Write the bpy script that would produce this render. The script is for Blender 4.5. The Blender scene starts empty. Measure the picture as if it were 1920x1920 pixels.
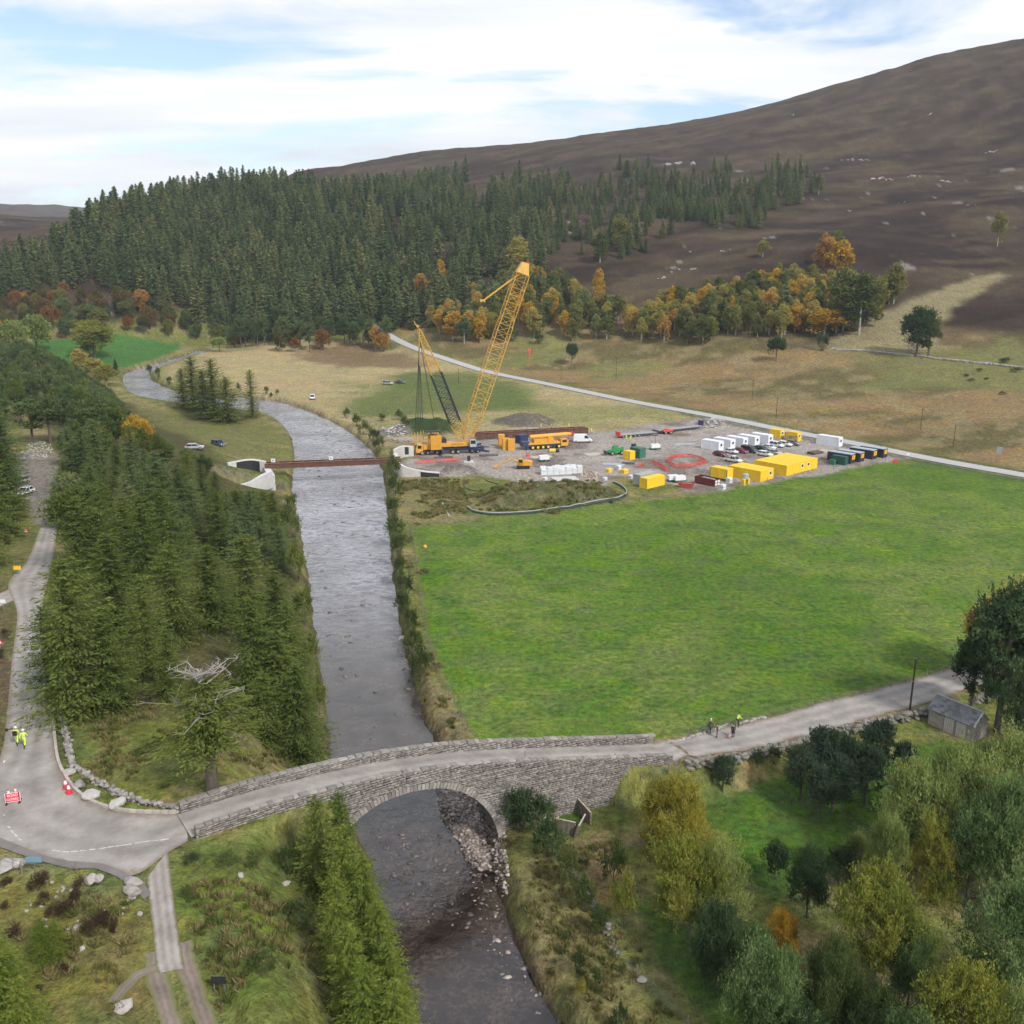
import bpy, math, random
import numpy as np
from mathutils import Vector, Matrix
scene = bpy.context.scene
C = scene.collection
R_ = math.radians

# ------------------------------------------------------------------ camera, sky, sun, exposure
FPX, PITCH, CAMH = 1760.0, R_(15.0), 54.0      # focal length in px of a 1920 px frame, tilt, height above the hay field
cam_data = bpy.data.cameras.new('camera')
cam = bpy.data.objects.new('camera', cam_data); C.objects.link(cam)
cam.location = (0, 0, CAMH)
cam.rotation_euler = (math.pi/2 - PITCH, 0, 0)
cam_data.sensor_width = 36.0
cam_data.lens = 36.0*FPX/1920.0
cam_data.clip_start = 1.0
cam_data.clip_end = 20000.0
scene.camera = cam
scene.render.resolution_x = scene.render.resolution_y = 1024
scene.view_settings.view_transform = 'Standard'
scene.view_settings.look = 'None'
scene.view_settings.exposure = 0.36
scene.view_settings.gamma = 1.0
scene.view_settings.use_curve_mapping = False
scene.cycles.max_bounces = 3
scene.cycles.diffuse_bounces = 2
scene.cycles.use_adaptive_sampling = True
scene.cycles.adaptive_threshold = 0.03
scene.cycles.glossy_bounces = 2
scene.cycles.transmission_bounces = 3
scene.cycles.transparent_max_bounces = 4
scene.cycles.volume_bounces = 0
scene.cycles.caustics_reflective = False
scene.cycles.caustics_refractive = False

SUN_EL, SUN_AZ = R_(42), R_(140)               # azimuth clockwise from +Y (the view direction): from behind on the right
world = bpy.data.worlds.new('World'); scene.world = world
world.use_nodes = True
world.cycles.sampling_method = 'MANUAL'; world.cycles.sample_map_resolution = 256
wn, wl_ = world.node_tree.nodes, world.node_tree.links
wn.clear()
def nd(t, nodes, **kw):
    n = nodes.new(t)
    for k, v in kw.items():
        if k.startswith('i_'):
            key = k[2:]
            n.inputs[int(key) if key.isdigit() else key.replace('_', ' ')].default_value = v
        else: setattr(n, k, v)
    return n
def build_world():
    L = wl_.new
    sky = nd('ShaderNodeTexSky', wn, sky_type='NISHITA', sun_disc=False, sun_elevation=SUN_EL, sun_rotation=SUN_AZ,
             air_density=1.0, dust_density=1.5, ozone_density=1.5, altitude=350)
    bg1 = nd('ShaderNodeBackground', wn); bg1.inputs[1].default_value = 0.15
    L(sky.outputs[0], bg1.inputs[0])
    tc = nd('ShaderNodeTexCoord', wn)
    sep = nd('ShaderNodeSeparateXYZ', wn); L(tc.outputs['Generated'], sep.inputs[0])
    zz = nd('ShaderNodeMath', wn, operation='MAXIMUM'); L(sep.outputs[2], zz.inputs[0]); zz.inputs[1].default_value = 0.0
    za = nd('ShaderNodeMath', wn, operation='ADD'); L(zz.outputs[0], za.inputs[0]); za.inputs[1].default_value = 0.16
    dx = nd('ShaderNodeMath', wn, operation='DIVIDE'); L(sep.outputs[0], dx.inputs[0]); L(za.outputs[0], dx.inputs[1])
    dy = nd('ShaderNodeMath', wn, operation='DIVIDE'); L(sep.outputs[1], dy.inputs[0]); L(za.outputs[0], dy.inputs[1])
    com = nd('ShaderNodeCombineXYZ', wn); L(dx.outputs[0], com.inputs[0]); L(dy.outputs[0], com.inputs[1])
    mp = nd('ShaderNodeMapping', wn); L(com.outputs[0], mp.inputs[0])
    mp.inputs['Location'].default_value = (3.1, 1.7, 0.0); mp.inputs['Scale'].default_value = (0.62, 1.0, 1.0)
    n1 = nd('ShaderNodeTexNoise', wn, i_Scale=1.25, i_Detail=7.0, i_Roughness=0.55, i_Distortion=0.5); L(mp.outputs[0], n1.inputs['Vector'])
    rp = nd('ShaderNodeValToRGB', wn); L(n1.outputs[0], rp.inputs[0])
    rp.color_ramp.elements[0].position = 0.40; rp.color_ramp.elements[0].color = (0.12, 0.12, 0.12, 1)
    rp.color_ramp.elements[1].position = 0.50; rp.color_ramp.elements[1].color = (1, 1, 1, 1)
    mp2 = nd('ShaderNodeMapping', wn); L(com.outputs[0], mp2.inputs[0])
    mp2.inputs['Location'].default_value = (8.3, 5.2, 0); mp2.inputs['Scale'].default_value = (0.42, 1.25, 1)
    n2 = nd('ShaderNodeTexNoise', wn, i_Scale=1.05, i_Detail=5.0, i_Roughness=0.5, i_Distortion=0.3); L(mp2.outputs[0], n2.inputs['Vector'])
    rc = nd('ShaderNodeValToRGB', wn); L(n2.outputs[0], rc.inputs[0])
    e = rc.color_ramp.elements
    e[0].position = 0.30; e[0].color = (0.50, 0.54, 0.61, 1)
    e[1].position = 0.60; e[1].color = (0.90, 0.905, 0.92, 1)
    m = rc.color_ramp.elements.new(0.45); m.color = (0.74, 0.77, 0.82, 1)
    bg2 = nd('ShaderNodeBackground', wn); L(rc.outputs[0], bg2.inputs[0]); bg2.inputs[1].default_value = 1.0
    mix = nd('ShaderNodeMixShader', wn)
    L(rp.outputs[0], mix.inputs[0]); L(bg1.outputs[0], mix.inputs[1]); L(bg2.outputs[0], mix.inputs[2])
    out = nd('ShaderNodeOutputWorld', wn); L(mix.outputs[0], out.inputs[0])
build_world()
sun_d = bpy.data.lights.new('sun', 'SUN'); sun_d.energy = 2.7; sun_d.angle = R_(7); sun_d.color = (1.0, 0.96, 0.90)
sun = bpy.data.objects.new('sun', sun_d); C.objects.link(sun)
sdir = Vector((math.sin(SUN_AZ)*math.cos(SUN_EL), math.cos(SUN_AZ)*math.cos(SUN_EL), math.sin(SUN_EL)))
sun.rotation_euler = (-sdir).to_track_quat('-Z', 'Y').to_euler()

# ------------------------------------------------------------------ helpers: survey, meshes, materials
rnd = random.Random(7)
rng = np.random.default_rng(7)
_c, _s = math.cos(PITCH), math.sin(PITCH)
def ray(px, py):                                # direction of a sight line of the survey photo
    u, v = (px-960)/FPX, (py-960)/FPX
    return np.array([u, _c - v*_s, -_s - v*_c])
def at_height(px, py, h):
    d = ray(px, py); t = (CAMH-h)/(-d[2]); return np.array([d[0]*t, d[1]*t, h])
def at_range(px, py, r):
    d = ray(px, py); t = r/d[1]; return np.array([d[0]*t, r, CAMH + d[2]*t])
def to_px(p):
    x, y, z = p[0], p[1], p[2]-CAMH
    zc = y*_c - z*_s
    return 960+FPX*x/zc, 960+FPX*(-z*_c - y*_s)/zc, FPX/zc
def smooth(a, b, x):
    t = np.clip((x-a)/(b-a), 0, 1); return t*t*(3-2*t)
def _hash(i, j, s):
    n = (i.astype(np.int64)*374761393 + j.astype(np.int64)*668265263 + s*974711) & 0x7fffffff
    n = ((n ^ (n >> 13))*1274126177) & 0x7fffffff
    return ((n ^ (n >> 16)) & 0xffff)/65535.0
def vnoise(x, y, s=0):
    i, j = np.floor(x), np.floor(y); fx, fy = x-i, y-j
    fx, fy = fx*fx*(3-2*fx), fy*fy*(3-2*fy)
    a, b, c, d = _hash(i, j, s), _hash(i+1, j, s), _hash(i, j+1, s), _hash(i+1, j+1, s)
    return (a*(1-fx)+b*fx)*(1-fy) + (c*(1-fx)+d*fx)*fy
def fbm(x, y, size, s=0, o=4):
    v, a, t = 0, 1.0, 0
    for k in range(o):
        v = v + a*vnoise(x/size+17.3*k, y/size-9.1*k, s+k); t += a; a *= 0.55; size = size/2.03
    return v/t
def sdf_poly(x, y, poly):
    d = np.full(x.shape, 1e18); sgn = np.ones(x.shape); n = len(poly)
    for i in range(n):
        ax, ay = poly[i]; bx, by = poly[i-1]
        ex, ey = bx-ax, by-ay; wx, wy = x-ax, y-ay
        t = np.clip((wx*ex+wy*ey)/(ex*ex+ey*ey+1e-12), 0, 1)
        qx, qy = wx-ex*t, wy-ey*t
        d = np.minimum(d, qx*qx+qy*qy)
        c1, c2, c3 = y >= ay, y < by, ex*wy > ey*wx
        sgn = np.where((c1 & c2 & c3) | (~c1 & ~c2 & ~c3), -sgn, sgn)
    return sgn*np.sqrt(d)
def dist_line(x, y, line):                      # distance to a polyline and the height of its nearest point
    d = np.full(x.shape, 1e18); h = np.zeros(x.shape)
    for a, b in zip(line[:-1], line[1:]):
        ex, ey = b[0]-a[0], b[1]-a[1]
        t = np.clip(((x-a[0])*ex+(y-a[1])*ey)/(ex*ex+ey*ey+1e-12), 0, 1)
        q = (x-a[0]-ex*t)**2 + (y-a[1]-ey*t)**2
        if len(a) > 2: h = np.where(q < d, a[2]+(b[2]-a[2])*t, h)
        d = np.minimum(d, q)
    return np.sqrt(d), h
def catmull(pts, per=8):
    pts = [np.array(p, float) for p in pts]; out = []
    P = [2*pts[0]-pts[1]] + pts + [2*pts[-1]-pts[-2]]
    for i in range(1, len(P)-2):
        for k in range(per):
            t = k/per
            out.append(0.5*((2*P[i])+(-P[i-1]+P[i+1])*t+(2*P[i-1]-5*P[i]+4*P[i+1]-P[i+2])*t*t+(-P[i-1]+3*P[i]-3*P[i+1]+P[i+2])*t**3))
    out.append(pts[-1]); return out
def resample(pts, n):
    pts = np.array(pts, float); seg = np.linalg.norm(np.diff(pts, axis=0), axis=1)
    s = np.concatenate([[0], np.cumsum(seg)]); q = np.linspace(0, s[-1], n)
    return np.stack([np.interp(q, s, pts[:, k]) for k in range(pts.shape[1])], 1)

class MB:
    """collects verts and faces of one mesh"""
    def __init__(self): self.v = []; self.f = []; self.m = []; self.cur = 0
    def add(self, vs, fs):
        o = len(self.v); self.v += [tuple(p) for p in vs]
        for f in fs: self.f.append(tuple(i+o for i in f)); self.m.append(self.cur)
        return self
    def box(self, x0, x1, y0, y1, z0, z1, M=None):
        vs = [(x, y, z) for z in (z0, z1) for y in (y0, y1) for x in (x0, x1)]
        if M is not None: vs = [M @ Vector(p) for p in vs]
        return self.add(vs, [(0, 2, 3, 1), (4, 5, 7, 6), (0, 1, 5, 4), (1, 3, 7, 5), (3, 2, 6, 7), (2, 0, 4, 6)])
    def tube(self, a, b, r0, r1=None, n=6, caps=True):
        a, b = Vector(a), Vector(b); d = b-a
        if d.length < 1e-6: return self
        r1 = r0 if r1 is None else r1
        q = d.to_track_quat('Z', 'Y'); vs = []
        for p, r in ((a, r0), (b, r1)):
            for k in range(n):
                t = 2*math.pi*k/n + math.pi/n
                vs.append(p + q @ Vector((r*math.cos(t), r*math.sin(t), 0)))
        fs = [(k, (k+1) % n, n+(k+1) % n, n+k) for k in range(n)]
        if caps: fs += [tuple(reversed(range(n))), tuple(range(n, 2*n))]
        return self.add(vs, fs)
    def path(self, pts, r, n=6):
        for a, b in zip(pts[:-1], pts[1:]): self.tube(a, b, r, r, n)
        return self
    def loft(self, rings, caps=True):
        n = len(rings[0]); vs = [p for r in rings for p in r]; fs = []
        for i in range(len(rings)-1):
            for k in range(n): fs.append((i*n+k, i*n+(k+1) % n, (i+1)*n+(k+1) % n, (i+1)*n+k))
        if caps: fs += [tuple(reversed(range(n))), tuple(range((len(rings)-1)*n, len(rings)*n))]
        return self.add(vs, fs)
    def prism(self, prof, y0, y1):               # xz profile extruded along y
        n = len(prof)
        return self.add([(x, y0, z) for x, z in prof]+[(x, y1, z) for x, z in prof],
                        [tuple(range(n)), tuple(range(2*n-1, n-1, -1))]+[(k, n+k, n+(k+1) % n, (k+1) % n) for k in range(n)])
    def disc_wheel(self, c, r, w, n=14): return self.tube((c[0], c[1]-w/2, c[2]), (c[0], c[1]+w/2, c[2]), r, r, n)
    def mesh(self, name='mesh'):
        me = bpy.data.meshes.new(name); me.from_pydata(self.v, [], self.f); me.update(); return me
def link(name, data, parent=None, mat=None, loc=None, rz=None, smoothed=False):
    o = bpy.data.objects.new(name, data); C.objects.link(o)
    if parent is not None: o.parent = parent
    if mat is not None and data is not None:
        if len(data.materials) == 0:
            for m in (mat if isinstance(mat, (list, tuple)) else [mat]): data.materials.append(m)
    if loc is not None: o.location = loc
    if rz is not None: o.rotation_euler = (0, 0, rz)
    if smoothed: data.polygons.foreach_set('use_smooth', [True]*len(data.polygons))
    return o
def part(name, mb, mat, parent, **kw): return link(name, mb.mesh(name), parent, mat, **kw)
def tag(o, label, cat, group=None, kind=None):
    if label: o['label'] = label
    if cat: o['category'] = cat
    if group: o['group'] = group
    if kind: o['kind'] = kind
    return o
def thing(name, label, cat, loc=(0, 0, 0), rz=0.0, group=None):
    o = bpy.data.objects.new(name, None); C.objects.link(o); o.empty_display_size = 0.3
    o.location = loc; o.rotation_euler = (0, 0, rz)
    return tag(o, label, cat, group)
def copy_tree(o, parent=None):
    c = o.copy(); C.objects.link(c)
    if parent is not None: c.parent = parent
    for ch in o.children: copy_tree(ch, c)
    return c
def structure(o): o['kind'] = 'structure'; return o
def stuff(o, label=None, cat=None):
    o['kind'] = 'stuff'
    return tag(o, label, cat)
def np_mesh(name, verts, quads, attrs=None):
    me = bpy.data.meshes.new(name); nv, nf = len(verts), len(quads); k = quads.shape[1]
    me.vertices.add(nv); me.vertices.foreach_set('co', np.ascontiguousarray(verts, np.float32).ravel())
    me.loops.add(nf*k); me.loops.foreach_set('vertex_index', np.ascontiguousarray(quads, np.int32).ravel())
    me.polygons.add(nf); me.polygons.foreach_set('loop_start', np.arange(0, nf*k, k, dtype=np.int32))
    me.polygons.foreach_set('loop_total', np.full(nf, k, np.int32))
    for nm, (dom, typ, arr) in (attrs or {}).items():
        a = me.attributes.new(nm, typ, dom)
        a.data.foreach_set('color' if 'COLOR' in typ else 'value', np.ascontiguousarray(arr, np.float32).ravel())
    me.update(calc_edges=True); return me

def lk(nt, a, b): nt.links.new(a, b)
def mat_new(name):
    m = bpy.data.materials.new(name); m.use_nodes = True
    return m, m.node_tree, m.node_tree.nodes, m.node_tree.nodes['Principled BSDF']
def M(name, col, rough=0.75, var=0.18, scale=1.5, metal=0.0, bump=0.0, bscale=12.0, col2=None, rand=0.0, attr=False):
    """painted / weathered surface: base colour broken by two scales of noise"""
    m, nt, ns, bs = mat_new(name)
    tc = nd('ShaderNodeTexCoord', ns)
    n = nd('ShaderNodeTexNoise', ns, i_Scale=scale, i_Detail=6.0, i_Roughness=0.62); lk(nt, tc.outputs['Object'], n.inputs['Vector'])
    mr = nd('ShaderNodeMapRange', ns); lk(nt, n.outputs[0], mr.inputs[0])
    mr.inputs[1].default_value = 0.28; mr.inputs[2].default_value = 0.72
    mx = nd('ShaderNodeMix', ns, data_type='RGBA'); lk(nt, mr.outputs[0], mx.inputs[0])
    c2 = col2 or tuple(min(1, c*(1+var)) for c in col); c1 = col if col2 else tuple(c*(1-var) for c in col)
    mx.inputs[6].default_value = (*c1, 1); mx.inputs[7].default_value = (*c2, 1)
    last = mx.outputs[2]
    if rand or attr:
        if attr: src = nd('ShaderNodeAttribute', ns, attribute_name='tint').outputs['Fac']
        else: src = nd('ShaderNodeObjectInfo', ns).outputs['Random']
        r2 = nd('ShaderNodeMapRange', ns); lk(nt, src, r2.inputs[0]); r2.inputs[3].default_value = 1-rand; r2.inputs[4].default_value = 1+rand
        hs = nd('ShaderNodeHueSaturation', ns); lk(nt, last, hs.inputs['Color']); lk(nt, r2.outputs[0], hs.inputs['Value']); last = hs.outputs[0]
    lk(nt, last, bs.inputs['Base Color'])
    bs.inputs['Roughness'].default_value = rough; bs.inputs['Metallic'].default_value = metal
    if bump:
        b = nd('ShaderNodeBump', ns, i_Strength=bump, i_Distance=0.1)
        n2 = nd('ShaderNodeTexNoise', ns, i_Scale=bscale, i_Detail=5.0); lk(nt, tc.outputs['Object'], n2.inputs['Vector'])
        lk(nt, n2.outputs[0], b.inputs['Height']); lk(nt, b.outputs[0], bs.inputs['Normal'])
    return m
def LEAF(name, c1, c2, c3=None, trans=0.28, rvar=0.5):
    """foliage: leaf colour from each leaf's own tint and the tree's own tint"""
    c1, c2, c3 = (None if c is None else tuple(v*1.38+.004 for v in c) for c in (c1, c2, c3))
    m, nt, ns, bs = mat_new(name); ns.remove(bs)
    a = nd('ShaderNodeAttribute', ns, attribute_name='tint')
    oi = nd('ShaderNodeObjectInfo', ns)
    ad = nd('ShaderNodeMath', ns, operation='MULTIPLY_ADD'); lk(nt, oi.outputs['Random'], ad.inputs[0]); ad.inputs[1].default_value = rvar; 
    sc = nd('ShaderNodeMath', ns, operation='MULTIPLY'); lk(nt, a.outputs['Fac'], sc.inputs[0]); sc.inputs[1].default_value = 1-rvar
    lk(nt, sc.outputs[0], ad.inputs[2])
    r = nd('ShaderNodeValToRGB', ns); lk(nt, ad.outputs[0], r.inputs[0])
    r.color_ramp.elements[0].position = 0.12; r.color_ramp.elements[0].color = (*c1, 1)
    r.color_ramp.elements[1].position = 0.88; r.color_ramp.elements[1].color = (*(c3 or c2), 1)
    if c3: e = r.color_ramp.elements.new(0.5); e.color = (*c2, 1)
    d = nd('ShaderNodeBsdfDiffuse', ns); t = nd('ShaderNodeBsdfTranslucent', ns); mx = nd('ShaderNodeMixShader', ns, i_0=trans)
    lk(nt, r.outputs[0], d.inputs[0]); lk(nt, r.outputs[0], t.inputs[0]); lk(nt, d.outputs[0], mx.inputs[1]); lk(nt, t.outputs[0], mx.inputs[2])
    lk(nt, mx.outputs[0], ns['Material Output'].inputs[0]); return m
# ------------------------------------------------------------------ the lie of the land (metres; hay field = 0)
def vale(y): return 0.030*np.maximum(0, np.asarray(y, float)-290)      # the valley floor climbs upstream
def on_vale(px, py, dh=0.0):
    h = dh
    for _ in range(12): p = at_height(px, py, h); h = float(vale(p[1]))+dh
    return p
ctrl = []
for yy, xs in ((30, range(-180, 200, 60)), (110, range(-200, 220, 60)), (190, range(-220, 180, 50)), (245, range(-220, 150, 40)),
               (290, range(-230, 125, 40)), (340, range(-240, 80, 40)), (390, range(-260, 70, 40)), (440, range(-250, 40, 40)), (480, range(-190, -40, 40))):
    for xx in xs: ctrl.append((xx, yy, float(vale(yy))))
for a in [(1400, 640, 430), (1700, 655, 400), (1920, 690, 360), (2200, 690, 340), (1920, 790, 290), (2150, 800, 270), (1550, 720, 365), (1250, 690, 420), (1100, 625, 490), (900, 625, 500), (700, 632, 520),
          (450, 632, 530), (200, 612, 540), (0, 600, 545), (-300, 600, 500), (1600, 450, 560), (1200, 400, 720), (1000, 480, 610), (1500, 300, 900), (1900, 300, 800),
          (1920, 500, 520), (1250, 520, 560), (1750, 560, 470), (2300, 400, 560), (2300, -20, 1050), (1920, 74, 1100), (1750, 105, 1130), (1600, 146, 1150), (1480, 180, 1170), (1380, 212, 1190), (1270, 236, 1200), (1130, 252, 1210),
          (1000, 262, 1210), (880, 279, 1240), (780, 284, 1250), (680, 300, 1230), (560, 320, 1200), (480, 358, 800), (380, 385, 760), (270, 415, 700), (180, 440, 650), (650, 400, 800),
          (850, 350, 960), (450, 480, 660), (100, 490, 640), (0, 500, 640), (800, 450, 700), (300, 520, 590), (600, 540, 600),
          (0, 384, 3000), (100, 381, 3000), (180, 394, 3000), (300, 420, 3000), (-400, 390, 3000), (0, 415, 1900), (110, 425, 1800), (-300, 410, 1800)]:
    ctrl.append(tuple(at_range(*a)))
for a in [(300, 1800, 120), (900, 1800, 180), (-250, 1500, 90), (-300, 1000, 60), (-150, 1000, 95), (1500, 4500, 100), (-1400, 5000, 120), (200, 5000, 100), (1500, 1100, 260), (-1600, 1000, 200), (-800, 600, 120), (-600, 300, 60), (-400, 100, 25), (500, 100, 20), (400, 300, 60), (0, -100, 0), (-300, -100, 10), (300, -100, 0)]:
    ctrl.append(a)
ctrl = np.array(ctrl)
_D = np.sqrt(((ctrl[:, None, :2]-ctrl[None, :, :2])**2).sum(2))
_n = len(ctrl); _A = np.zeros((_n+1, _n+1)); _A[:_n, :_n] = -_D - 6.0*np.eye(_n)*0 ; _A[:_n, _n] = 1; _A[_n, :_n] = 1
_W = np.linalg.solve(_A, np.concatenate([ctrl[:, 2], [0]]))
def rbf(x, y):
    h = np.full(x.shape, _W[_n])
    for (cx, cy, _), w in zip(ctrl, _W[:_n]): h = h - w*np.sqrt((x-cx)**2+(y-cy)**2+64.0)
    return h
RIV_L = [(372, 658), (330, 672), (270, 690), (233, 703), (236, 727), (262, 748), (345, 762), (420, 772), (495, 780), (532, 800), (550, 830), (553, 870), (549, 920), (566, 1000), (582, 1100), (602, 1250), (616, 1340),
         (622, 1420), (640, 1500), (690, 1600), (715, 1680), (742, 1760), (770, 1850), (790, 1920), (815, 2000), (850, 2150)]
RIV_R = [(396, 660), (375, 668), (335, 681), (303, 691), (284, 702), (288, 716), (335, 735), (400, 743), (500, 750), (560, 765), (620, 790), (660, 815), (690, 840), (712, 870), (722, 920), (728, 1000), (736, 1080), (750, 1180),
         (772, 1280), (802, 1370), (850, 1440), (895, 1500), (918, 1580), (930, 1650), (960, 1750), (1000, 1840), (1045, 1920), (1095, 2000), (1180, 2150)]
WL = -2.0
rivL = [on_vale(*p, WL)[:2] for p in RIV_L]; rivR = [on_vale(*p, WL)[:2] for p in RIV_R]
rivL = [p[:2] for p in catmull([np.append(p, 0) for p in rivL], 3)]; rivR = [p[:2] for p in catmull([np.append(p, 0) for p in rivR], 3)]
river_poly = rivL + rivR[::-1]
_rb = np.array(river_poly); _rb0, _rb1 = _rb.min(0)-40, _rb.max(0)+40
def near_eval(x, y, lo, hi, fn, fill):
    m = (x > lo[0]) & (x < hi[0]) & (y > lo[1]) & (y < hi[1])
    out = np.full(x.shape, float(fill))
    if m.any(): out[m] = fn(x[m], y[m])
    return out
def river_d(x, y): return near_eval(x, y, _rb0, _rb1, lambda a, b: sdf_poly(a, b, river_poly), 60.0)
def line_near(x, y, line, pad=16.0):
    L = np.array(line)[:, :2]; lo, hi = L.min(0)-pad, L.max(0)+pad
    m = (x > lo[0]) & (x < hi[0]) & (y > lo[1]) & (y < hi[1])
    d = np.full(x.shape, 1e3); h = np.zeros(x.shape)
    if m.any(): d[m], h[m] = dist_line(x[m], y[m], line)
    return d, h
# roads: centre lines (px, py, height) of the survey
BR_PX = [(345, 1549, 9.0), (470, 1508, 9.0), (600, 1474, 8.7), (690, 1453, 8.3), (780, 1438, 7.8), (870, 1427, 7.1), (1000, 1420, 5.8), (1120, 1416, 4.5), (1240, 1411, 3.3)]
bridge_c = [at_height(*p) for p in BR_PX]
right_road = [at_height(*p) for p in [(1240, 1411, 3.3), (1345, 1393, 1.9), (1450, 1370, 1.0), (1580, 1335, 0.5), (1700, 1303, 0.3), (1840, 1262, 0.2), (1990, 1215, 0.2), (2200, 1150, 0.2)]]
left_road = [at_height(*p) for p in [(80, 800, 9.0), (82, 850, 9.0), (88, 920, 9.0), (90, 990, 9.0), (74, 1060, 9.0), (55, 1130, 9.0), (52, 1250, 9.0), (55, 1340, 9.0), (50, 1420, 9.0), (70, 1490, 9.0), (130, 1550, 9.0), (220, 1575, 9.0), (345, 1549, 9.0)]]
track_c = [at_height(*p) for p in [(300, 1600, 9.0), (300, 1700, 8.7), (318, 1800, 8.2), (338, 1870, 7.9), (356, 1930, 7.7), (375, 2000, 7.5)]]
far_road = None
def river_sides(x, y):
    m = (y < 320) & (y > 20)
    dl = np.where(x < 0, 0.0, 1e3); dr = np.where(x < 0, 1e3, 0.0)
    if m.any(): dl[m] = dist_line(x[m], y[m], rivL)[0]; dr[m] = dist_line(x[m], y[m], rivR)[0]
    m2 = y >= 320
    if m2.any(): dl[m2] = dist_line(x[m2], y[m2], rivL[:40:2])[0]; dr[m2] = dist_line(x[m2], y[m2], rivR[:40:2])[0]
    return dl, dr
def T0(x, y, roads=True):
    x = np.asarray(x, float); y = np.asarray(y, float)
    h = rbf(x, y)
    flat = smooth(330, 290, y)*smooth(130, 95, x-0.25*(y-200))*smooth(-150, -100, x+0.0*y) * (y > 60)
    h = h*(1-flat)
    d = river_d(x, y)
    dl, dr = river_sides(x, y)
    left = smooth(-1.0, 1.0, dr-dl)
    amp = 9.0 - 8.6*smooth(215, 320, y); wid = 13 + 20*smooth(95, 160, y)
    h = h + left*amp*smooth(1.5, 1, 1)*smooth(1.0, wid, d)
    big = smooth(350, 480, y)
    h = h + (fbm(x, y, 14, 3, 2)-0.5)*(0.5+1.5*big) + big*(fbm(x, y, 110, 5, 4)-0.5)*np.clip((h-15)*0.16, 0, 14)
    h = np.where(y > 300, h+(vale(y)-h)*smooth(45, 10, d)*smooth(300, 330, y)*smooth(620, 550, y), h)
    nb = vnoise(x/3.0, y/3.0, 21)*0.65+vnoise(x/1.3, y/1.3, 22)*0.35
    for (bx, by, rx, ry, rot, bh) in BUNDS:
        cx, sx = math.cos(rot), math.sin(rot)
        ux, uy = ((x-bx)*cx+(y-by)*sx)/rx, (-(x-bx)*sx+(y-by)*cx)/ry
        q = np.sqrt(ux**2+uy**2)
        h = h + bh*smooth(1.0, 0.45, q)*(0.75+0.5*nb)
    if roads:
        for line, half, fall in ROADS:
            dd, hh = line_near(x, y, line)
            w = smooth(half+fall, half+0.6, dd); h = h*(1-w)+hh*w
        h = np.where(d < 0, np.minimum(h, WL+vale(y)-0.3), h)
        dd, hh = line_near(x, y, bridge_line); h = np.where(dd < 2.6, np.minimum(h, hh-0.12), h)
    wl = vale(y)+WL
    bar = 1.15*smooth(1.0, -1.2, near_eval(x, y, np.min(BAR, 0)-3, np.max(BAR, 0)+3, lambda a, b: sdf_poly(a, b, BAR), 9.0))*(0.55+0.8*vnoise(x/2.2, y/2.2, 9))
    bed = wl-0.75+bar+(nb-0.5)*0.45
    w = smooth(-0.9, 1.9, d+(vnoise(x/4, y/4, 13)+vnoise(x/1.7, y/1.7, 14)-1)*0.7)
    return bed*(1-w)+h*w
def world_poly(px, dh=0.0): return [on_vale(*p, dh)[:2] for p in px]
BAR = world_poly([(812, 1465), (880, 1470), (940, 1520), (950, 1595), (948, 1642), (892, 1632), (855, 1590), (825, 1530)], WL)
def bund(px, py, rx, ry, rot, bh):
    p = on_vale(px, py); return (p[0], p[1], rx, ry, rot, bh)
BUNDS = [bund(1035, 937, 20, 9, R_(8), 3.6), bund(800, 803, 12, 13, R_(-20), 2.8), bund(985, 790, 12, 9, R_(-10), 2.2), bund(1335, 795, 7, 4, R_(10), 1.6),
         bund(862, 883, 5.5, 4, 0, 1.4), bund(735, 812, 7, 7, R_(-40), 1.2), bund(468, 912, 11, 8, 0, -3.0)]
ROADS = []
fr = [on_vale(*p) for p in [(600, 630), (650, 638), (700, 649), (760, 665), (830, 681), (900, 695), (1000, 713), (1100, 735), (1200, 756), (1300, 775), (1400, 793), (1500, 812), (1600, 832), (1700, 852), (1800, 871), (1920, 893), (2100, 928), (2400, 985)]]
far_road = np.array(catmull(fr, 6))
far_road[:, 2] = T0(far_road[:, 0], far_road[:, 1], False)
k = np.ones(9)/9; far_road[4:-4, 2] = np.convolve(far_road[:, 2], k, 'valid')
left_road = np.array(catmull(left_road, 6)); right_road = np.array(catmull(right_road, 6)); bridge_line = np.array(catmull(bridge_c, 10)); track_c = np.array(catmull(track_c, 4))
ROADS = [(far_road, 3.0, 5.0), (left_road, 3.2, 6.0), (right_road, 3.2, 3.0), (track_c, 1.6, 3.0), (bridge_line[:20], 2.0, 2.4), (bridge_line[-7:], 2.0, 1.3)]
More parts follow.
